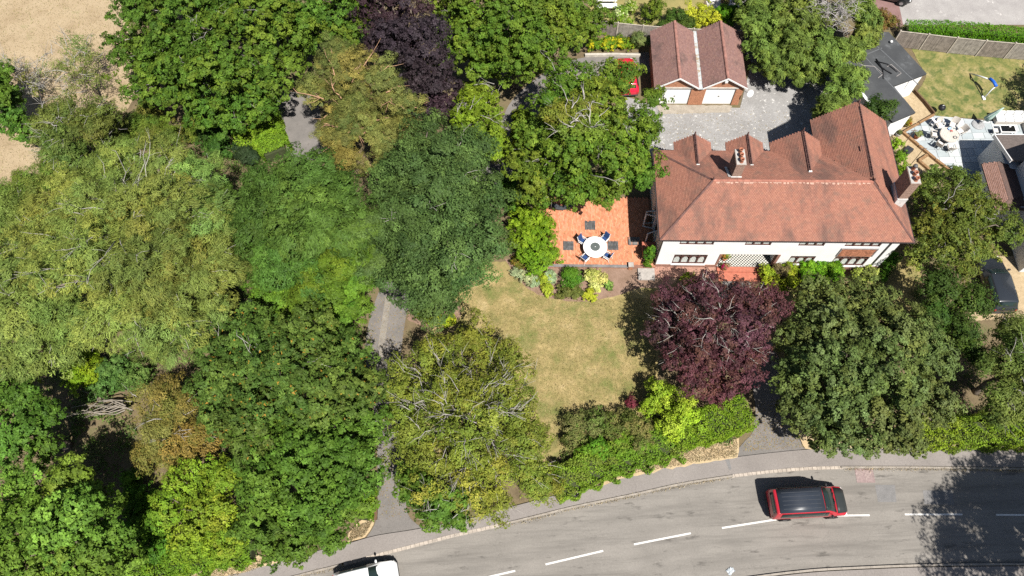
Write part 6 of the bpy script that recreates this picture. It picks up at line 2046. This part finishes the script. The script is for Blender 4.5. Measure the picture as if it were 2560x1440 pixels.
tree('cypress_tree', 'narrow bright lime cypress beside the pink path and felt roof', [(2155, 30, 45, 3.8), (2165, 80, 40, 3.1), (2140, 120, 40, 2.8), (2150, -20, 40, 4.2)], 'cypress', 33, trunk_r=.2)
tree('cypress_tree', 'dusty green bushy cypress against the felt roof and house wing', [(2110, 215, 45, 3.5), (2085, 260, 45, 3.1), (2140, 190, 30, 3.1), (2060, 290, 30, 2.4)], 'cypress', 34, trunk_r=.18)
tree('yew_tree', 'dark upright yew between the house wing and the felt roof', [(2190, 280, 30, 3.5, 1.6), (2215, 275, 25, 3.5, 1.6), (2180, 300, 25, 3)], 'darkivy', 35, trunk_r=.15)
# trees that stand beyond the picture's edge and throw their shade into it
tree('lime_tree', 'tall lime tree on the opposite pavement shading the road', [(3040, 1480, 200, 10), (3230, 1500, 210, 11), (3150, 1640, 210, 12), (3000, 1660, 190, 11), (2960, 1380, 130, 8), (3110, 1380, 150, 9)], 'lime', 36, trunk_r=.35, core=.4, dens=1.3)
tree('apple_tree', 'apple tree shading the fence end of the back lawn', [(2690, 210, 60, 3.5), (2730, 180, 60, 4), (2670, 250, 45, 3)], 'hawthorn', 37, trunk_r=.2)

# ---------------------------------------------------------------- shrubs, hedges, borders
SB = 'shrubs in the garden borders'
SILV = [(.36, .42, .38), (.28, .34, .3), (.44, .48, .45)]
YEL = [(.46, .44, .04), (.36, .38, .04), (.52, .5, .08)]
LIME = [(.26, .36, .03), (.2, .3, .03), (.32, .4, .05)]
CREAM = [(.55, .55, .25), (.42, .46, .16), (.62, .6, .36)]
OLV = [(.13, .15, .05), (.1, .125, .045), (.16, .17, .07)]
MID = [(.08, .18, .025), (.06, .14, .02), (.12, .22, .03)]
DRK = [(.045, .1, .025), (.035, .08, .02), (.06, .12, .03)]
shrub('lavender_bush', 'silver grey lavender mound at the tip of the flower bed', 0, 0, 0, 0, 'hawthorn', 201, lobes=[(1292, 684, 18, .7), (1318, 694, 22, .8), (1336, 702, 18, .7)], scale=.4, pal=SILV)
shrub('lavender_bush', 'silver grey bush squeezed between two yellow green shrubs', 1378, 692, 20, .9, 'hawthorn', 202, scale=.4, pal=SILV)
shrub('spirea_bush', 'golden green spirea in the flower bed beside the lavender mound', 0, 0, 0, 0, 'hawthorn', 203, lobes=[(1362, 700, 20, .9), (1366, 724, 18, .7)], scale=.4, pal=[(.36, .4, .05), (.28, .34, .04), (.42, .42, .08)])
shrub('laurel_bush', 'dark green bush in front of the terrace kerb', 1432, 692, 30, 1.3, 'darkivy', 204, scale=.5, pal=MID)
shrub('euonymus_bush', 'cream variegated bush against the terrace kerb', 0, 0, 0, 0, 'hawthorn', 205, lobes=[(1480, 690, 24, 1.1), (1500, 696, 22, 1.0), (1490, 712, 18, .8)], scale=.4, pal=CREAM)
shrub('hebe_bush', 'low olive grey hebe cushion at the lawn edge', 0, 0, 0, 0, 'hawthorn', 206, lobes=[(1412, 732, 22, .7), (1440, 732, 22, .7)], scale=.35, pal=OLV)
shrub('spirea_bush', 'small yellow bush at the lawn edge beside the hebe cushion', 1474, 738, 18, .6, 'hawthorn', 207, scale=.35, pal=YEL)
shrub('hosta_clump', 'small variegated clump alone on bare bed soil', 1522, 714, 14, .5, 'hawthorn', 208, scale=.35, pal=[(.3, .38, .14), (.14, .24, .06)])
shrub('forsythia_bush', 'tall yellow green bush hanging over the end of the terrace', 0, 0, 0, 0, 'oaklight', 209, lobes=[(1320, 560, 45, 3), (1340, 610, 50, 2.6), (1310, 600, 45, 2.8), (1370, 640, 35, 2), (1330, 650, 40, 2), (1360, 570, 30, 2.4)], scale=.55, pal=[(.17, .27, .02), (.22, .31, .03), (.12, .2, .02)])
shrub('pieris_bush', 'rusty brown bush at the foot of the yellow green terrace bush', 1298, 655, 22, 1.0, 'hawthorn', 210, scale=.45, pal=[(.2, .12, .04), (.13, .15, .03)])
shrub('bay_tree', 'clipped upright green bush by the house corner and terrace', 0, 0, 0, 0, 'hawthorn', 211, lobes=[(1624, 640, 17, 2.4), (1621, 656, 15, 1.4)], scale=.4, pal=MID)
shrub('choisya_bush', 'ring of yellow green shrub with a brown dead centre beside the porch', 0, 0, 0, 0, 'hawthorn', 212, lobes=[(1915, 684, 24, 1.4), (1975, 672, 20, 1.3), (1935, 710, 28, 1.3), (1975, 700, 24, 1.3), (1950, 715, 24, 1.1)], scale=.5, pal=[(.26, .33, .03), (.2, .28, .03), (.34, .38, .05)])
shrub('heather_bush', 'dead brown tangle in the middle of the yellow green shrub by the porch', 1950, 682, 22, 1.4, 'hawthorn', 213, scale=.4, pal=[(.2, .14, .1), (.16, .11, .09)])
shrub('juniper_bush', 'spreading vivid green juniper under the windows', 0, 0, 0, 0, 'cypress', 214, lobes=[(2030, 680, 34, 1.3), (2075, 678, 30, 1.2), (2050, 700, 30, 1.0)], scale=.5, pal=[(.12, .27, .02), (.09, .22, .02), (.17, .31, .03)])
shrub('euonymus_bush', 'pale cream green bush by the downpipe', 0, 0, 0, 0, 'hawthorn', 215, lobes=[(2150, 690, 25, 1.1), (2180, 688, 22, 1.0)], scale=.4, pal=[(.34, .38, .12), (.27, .33, .09), (.4, .42, .2)])
shrub('laurel_bush', 'fresh green bush round the white house corner beyond the downpipe', 0, 0, 0, 0, 'hawthorn', 216, lobes=[(2222, 665, 22, 1.4), (2232, 645, 18, 1.4), (2205, 690, 18, .9)], scale=.45, pal=MID)
shrub('box_ball', 'small clipped olive gold bush between the plum and the brick path', 1722, 700, 22, 1.2, 'hawthorn', 217, scale=.35, pal=[(.22, .26, .03), (.18, .22, .03)])
shrub('conifer_bush', 'golden tipped conifer on the drive side of the terrace oak', 0, 0, 0, 0, 'cypress', 218, lobes=[(1305, 300, 26, 2.4), (1298, 345, 24, 2.4), (1295, 375, 20, 2)], scale=.5, pal=[(.24, .27, .02), (.16, .22, .02), (.1, .15, .02)])
shrub('hydrangea_bush', 'pale white flowering bush glimpsed at the drive bend', 1238, 395, 18, 1.6, 'hawthorn', 219, scale=.4, pal=[(.6, .62, .5), (.5, .54, .4), (.3, .36, .16)])
shrub('hydrangea_bush', 'white flowered bush by the garden bench', 0, 0, 0, 0, 'hawthorn', 220, lobes=[(1552, 34, 20, 1.2), (1575, 18, 20, 1.4), (1560, 55, 20, .9)], scale=.45, pal=[(.14, .24, .03), (.2, .28, .04), (.6, .6, .5)])
shrub('holly_bush', 'round dark olive bush by the fence near the garden bench', 1632, 32, 32, 2.4, 'hawthorn', 221, scale=.5, pal=[(.11, .16, .025), (.08, .13, .02), (.15, .19, .035)])
shrub('ivy_bush', 'dark ivy mass over the fence between olive bush and yellow privet', 0, 0, 0, 0, 'darkivy', 222, lobes=[(1685, 50, 26, 2), (1715, 62, 24, 1.8), (1660, 66, 18, 1.6)], scale=.5)
shrub('privet_bush', 'brilliant yellow privet behind the garage valley', 0, 0, 0, 0, 'hawthorn', 223, lobes=[(1730, 34, 24, 2), (1760, 36, 28, 2.1), (1780, 48, 20, 1.9), (1745, 54, 20, 1.7)], scale=.55, pal=YEL)
shrub('laurel_bush', 'vivid green bush beside the brilliant yellow privet', 0, 0, 0, 0, 'cypress', 224, lobes=[(1815, 38, 26, 1.9), (1838, 38, 20, 1.8)], scale=.5, pal=[(.1, .23, .015), (.07, .18, .015)])
shrub('pampas_clump', 'grey green pampas grass tuft beside the garage wall', 1600, 100, 24, 1.7, 'willow', 225, scale=.45, pal=[(.18, .24, .13), (.14, .2, .1), (.25, .28, .17)])
shrub('daylily_border', 'border of yellow daylilies behind the red car', 0, 0, 0, 0, 'hawthorn', 226, lobes=[(1485, 112, 22, .9), (1515, 108, 24, .9), (1545, 106, 24, .9), (1570, 112, 18, .8)], scale=.45, pal=[(.12, .22, .02), (.09, .18, .02), (.14, .24, .03), (.6, .48, .03)], cat='flowers')
shrub('cotoneaster_bush', 'red brown bush in the corner of pink path and felt roof', 0, 0, 0, 0, 'hawthorn', 227, lobes=[(2205, 40, 22, 1.4), (2225, 55, 20, 1.2), (2200, 68, 20, 1)], scale=.45, pal=[(.2, .1, .06), (.16, .16, .05), (.24, .14, .08)])
shrub('laurel_bush', 'bright green bush on the gravel against the house wing', 0, 0, 0, 0, 'hawthorn', 228, lobes=[(2240, 360, 16, 1.2), (2248, 395, 20, 1.3), (2258, 425, 22, 1.3)], scale=.45, pal=[(.2, .33, .03), (.16, .28, .03)])
shrub('buddleia_bush', 'silvery leaved bush at the end of the sleepers', 0, 0, 0, 0, 'hawthorn', 229, lobes=[(2330, 440, 22, 1.6), (2385, 438, 22, 1.8), (2400, 455, 20, 1.6)], scale=.45, pal=[(.2, .27, .12), (.14, .2, .07)])
shrub('aucuba_bush', 'gold splashed evergreen at the drive edge below the beech', 0, 0, 0, 0, 'hawthorn', 230, lobes=[(1060, 775, 26, 1), (1090, 795, 26, .9), (1118, 800, 22, .8)], scale=.5, pal=[(.28, .36, .03), (.2, .3, .03), (.4, .4, .04)])
shrub('robinia_tree', 'golden leaved robinia between the purple plum and the front hedge', 0, 0, 0, 0, 'yellowgreen', 231, lobes=[(1640, 985, 40, 3), (1690, 1020, 50, 3.4), (1720, 1050, 40, 3), (1680, 1075, 40, 2.6), (1625, 1020, 30, 2.6)], scale=.75, pal=[(.28, .39, .04), (.22, .33, .04), (.34, .42, .07)], cat='tree')
shrub('barberry_bush', 'dark crimson barberry at the lawn corner by the golden robinia', 1578, 1010, 16, 1.3, 'plum', 232, scale=.5, pal=[(.14, .025, .045), (.1, .02, .035)])
shrub('rhododendron_bush', 'brownish green rhododendrons along the lawn side of the front hedge', 0, 0, 0, 0, 'hawthorn', 233, lobes=[(1440, 1060, 40, 1.8), (1490, 1060, 40, 2), (1540, 1060, 45, 2), (1590, 1070, 45, 2.2), (1600, 1110, 35, 1.8), (1430, 1095, 30, 1.5)], scale=.65, pal=[(.17, .17, .085), (.13, .16, .06), (.19, .17, .1), (.12, .18, .05)])
shrub('fuchsia_bush', 'dark leaved flowering bush with red dots at the front hedge end', 1420, 1098, 16, 1.2, 'darkivy', 234, scale=.4, pal=[(.07, .09, .03), (.06, .1, .03), (.07, .09, .03), (.05, .08, .02)])
shrub('mahonia_bush', 'yellow green shrub in the gap below the pale willow', 0, 0, 0, 0, 'yellowgreen', 235, lobes=[(205, 900, 35, 3), (235, 925, 35, 2.8), (200, 950, 35, 2.6), (230, 890, 28, 3)], scale=.6, pal=[(.2, .29, .02), (.25, .32, .03), (.15, .23, .02)])
shrub('elder_bush', 'teal green elder below the willow edge', 0, 0, 0, 0, 'sycamore', 236, lobes=[(300, 920, 40, 2.6), (340, 950, 40, 2.4), (280, 960, 45, 2.2)], scale=.65, pal=[(.09, .17, .06), (.07, .14, .045), (.12, .2, .075)])
shrub('ivy_bush', 'deep green ivy hump between the oak and the light hedge', 0, 0, 0, 0, 'sycamore', 237, lobes=[(530, 330, 45, 2.4), (545, 370, 40, 2.2), (510, 290, 35, 2.4)], scale=.6, pal=DRK)
shrub('yew_bush', 'blackish yew bush in front of the light green hedge', 0, 0, 0, 0, 'darkivy', 238, lobes=[(610, 388, 26, 1.8), (632, 396, 22, 1.6)], scale=.5, pal=[(.04, .06, .04), (.03, .05, .035)])
shrub('yew_bush', 'blackish yew showing between the ash and the chestnut', 0, 0, 0, 0, 'darkivy', 239, lobes=[(645, 770, 32, 4), (640, 800, 35, 4), (690, 790, 30, 3.5)], scale=.6, pal=[(.03, .05, .035), (.05, .07, .045)])
shrub('bramble_patch', 'dry bramble scrub between field, oak and great willow', 0, 0, 0, 0, 'scrub', 240, lobes=[(350, 330, 60, 1.8), (420, 340, 50, 1.8), (300, 370, 60, 2), (480, 330, 40, 1.6), (370, 280, 40, 1.4)], scale=.7, pal=[(.15, .18, .04), (.1, .15, .03), (.2, .19, .07), (.07, .12, .03)])
shrub('dogwood_bush', 'dense scrub below the scrub willow at the field margin', 0, 0, 0, 0, 'scrub', 241, lobes=[(180, 420, 60, 2.4), (130, 440, 50, 2.2), (250, 400, 50, 2.4), (70, 470, 50, 2.5), (20, 500, 50, 2.5)], scale=.7, pal=[(.13, .19, .05), (.1, .16, .04), (.17, .2, .05)])
shrub('laurel_bush', 'glossy dark laurel under the purple plum beside the drive', 0, 0, 0, 0, 'darkivy', 242, lobes=[(1830, 1000, 30, 1.4), (1570, 1050, 22, 1.4)], scale=.5, pal=DRK)
shrub('hazel_bush', 'tangled green hazel beneath the layered sycamore clearing', 0, 0, 0, 0, 'sycamore', 243, lobes=[(350, 1260, 45, 2.6), (380, 1310, 45, 2.6), (340, 1330, 45, 2.4), (400, 1370, 45, 2.2), (330, 1200, 30, 1.6)], scale=.65, pal=MID)
shrub('fern_clump', 'deep shaded green undershrub beside the drive under the beech', 0, 0, 0, 0, 'darkivy', 244, lobes=[(1290, 520, 30, 1.4), (1270, 470, 30, 1.4)], scale=.5, pal=MID)
shrub('weigela_bush', 'loose vivid green shrubs above the long front hedge', 0, 0, 0, 0, 'hawthorn', 245, lobes=[(1500, 1120, 34, 1.7), (1545, 1120, 34, 1.8), (1585, 1130, 30, 1.6), (1460, 1145, 28, 1.5)], scale=.6, pal=[(.13, .26, .035), (.1, .21, .03), (.17, .29, .045)])
LH = [(.2, .31, .03), (.16, .27, .03), (.25, .34, .05), (.13, .22, .03)]
hedge('hedge', 'light green untrimmed hedge beside the lane under the pine', [(668, 300), (672, 340), (690, 385)], 2.4, 1.4, LH, 301, L=.18, W=.08, wob=.25)
hedge('hedge', 'light green hedge return running behind the blackish yew', [(590, 355), (640, 350), (690, 345)], 1.9, 1.3, LH, 302, L=.18, W=.08, wob=.25)
hedge('hedge', 'clipped dark green hedge above the fence beside the pale forecourt', [(2262, 80), (2360, 82), (2460, 90), (2560, 100), (2680, 106)], 1.2, 1.7, [(.1, .24, .015), (.08, .2, .015), (.13, .27, .02)], 303, wob=.06)
FH = [(.15, .25, .035), (.19, .27, .04), (.11, .2, .03), (.19, .22, .06)]
hedge('hedge', 'long green hedge behind the pavement between cherry and golden robinia', [(1385, 1218), (1440, 1192), (1520, 1155), (1610, 1125), (1690, 1102)], 2.2, 1.3, FH, 304, L=.16, W=.09, wob=.3)
hedge('hedge', 'trimmed bright hedge ending at the front drive mouth', [(1680, 1085), (1760, 1068), (1830, 1045), (1866, 1030)], 2.2, 1.6, [(.17, .26, .025), (.13, .22, .02), (.2, .27, .04)], 305, L=.14, W=.08, wob=.12)
hedge('hedge', 'sunlit ragged hedge behind the pavement below the whitebeam', [(2290, 1085), (2380, 1082), (2470, 1080), (2600, 1082)], 1.9, 1.4, [(.22, .29, .03), (.16, .25, .03), (.26, .3, .06), (.14, .19, .04)], 306, L=.16, W=.09, wob=.3)
hedge('hedge', 'leafy hedge at the drive entrance beneath the overhanging sycamore', [(915, 1225), (912, 1262), (905, 1295)], 1.4, 1.5, [(.14, .26, .025), (.11, .21, .02), (.2, .28, .04)], 307, L=.14, W=.09, wob=.18)
hedge('hedge', 'field hedge along the pavement below the acid yellow maple', [(250, 1470), (370, 1428), (470, 1402), (560, 1385), (630, 1375)], 1.8, 1.4, [(.13, .23, .03), (.18, .26, .03), (.1, .18, .025)], 308, L=.18, W=.1, wob=.3)
# fallen bleached branches in the shaded clearing
db = thing('brushwood_pile', 'bleached fallen branches in the dark clearing beside the tawny birch', 'branches', tuple(P(250, 1010, 0)))
rs = np.random.default_rng(31)
for k in range(16):
    a = P(322 + rs.uniform(-16, 10), 1012 + rs.uniform(-10, 14), .5 + rs.uniform(0, 1.4)) - db.location
    b = P(180 + rs.uniform(-30, 60), 1000 + rs.uniform(-25, 45), .1 + rs.uniform(0, 1.2)) - db.location
    MB().tube(limb_path(a, b, rs, 5, rs.uniform(-.05, .06)), [.05, .045, .035, .025, .012], 5).build('branch', mat('brushwood', (.24, .21, .17), .9, .3, 6), db, smooth=True)
# ground cover that nobody could count under the trees
rs = np.random.default_rng(77)
und = [scatter([(-60, 500), (620, 330), (720, 420), (930, 700), (900, 1000), (930, 1240), (600, 1400), (200, 1500), (-60, 1500)], 900, .2, 31), scatter([(1420, 1060), (1660, 1040), (1860, 1040), (1840, 1090), (1500, 1190), (1400, 1200)], 60, .2, 32),
       scatter([(2260, 460), (2460, 440), (2460, 900), (2600, 820), (2600, 1090), (2300, 1090), (2020, 1080), (2300, 900)], 140, .2, 33), scatter([(470, 280), (700, 260), (700, 420), (560, 420)], 60, .2, 34)]
und = np.concatenate(und)
n = len(und)
k = 45
ic = np.repeat(np.arange(n), k)
q = unit(rs.normal(size=(n * k, 3)))
q[:, 2] = np.abs(q[:, 2])
rad = rs.uniform(.5, 1.0, n)[ic]
C = und[ic] + q * (rad * rs.uniform(.4, 1, n * k))[:, None]
C[:, 2] = np.maximum(C[:, 2] * .7, .03)
N = unit(q + np.array([0, 0, .6]) + rs.normal(size=q.shape) * .5)
pl_ = np.array([(.1, .16, .03), (.08, .13, .03), (.14, .16, .05), (.07, .12, .025)])
T = pl_[rs.integers(0, 4, n)][ic] * rs.uniform(.6, 1.3, (n * k, 1))
o = linkmesh('undergrowth', quads_mesh('undergrowth', leaf_quads(C, N, rs.normal(size=C.shape), rs.uniform(.14, .3, n * k), rs.uniform(.07, .16, n * k)), T), leaf_mat('leaf'))
tag(o, 'low tangled undergrowth covering the woodland floor', None, None, 'stuff')
# fallen leaves blown along the drives and the terrace
lt_ = np.concatenate([scatter([(940, 1300), (1020, 1290), (1005, 870), (1025, 760), (945, 735), (913, 860), (944, 1200)], 1500, .02, 41), scatter([(1846, 1130), (1880, 1085), (1890, 1000), (1945, 1000), (1985, 1080), (2010, 1120)], 900, .022, 42), scatter([(1290, 250), (1390, 170), (1560, 145), (1560, 180), (1440, 210), (1330, 290)], 700, .02, 43), scatter([(1640, 290), (1830, 270), (2000, 280), (1920, 370), (1650, 370)], 500, .024, 44), scatter([(1390, 520), (1590, 500), (1600, 655), (1400, 655)], 160, .31, 45), scatter([(1290, 690), (1640, 745), (1640, 1030), (1400, 1100), (1200, 780)], 500, .03, 46)])
k = len(lt_)
lp_ = np.array([(.3, .2, .08), (.2, .13, .06), (.36, .28, .1), (.16, .15, .05)])
o = linkmesh('leaf_litter', quads_mesh('leaf_litter', leaf_quads(lt_, unit(rs.normal(size=(k, 3)) * .3 + np.array((0, 0, 1))), rs.normal(size=(k, 3)), rs.uniform(.06, .13, k), rs.uniform(.04, .08, k)), lp_[rs.integers(0, 4, k)]), leaf_mat('leaf'))
tag(o, 'brown fallen leaves scattered over the drives, terrace and lawn', None, None, 'stuff')
print('LEAVES', LEAF_TOTAL[0])
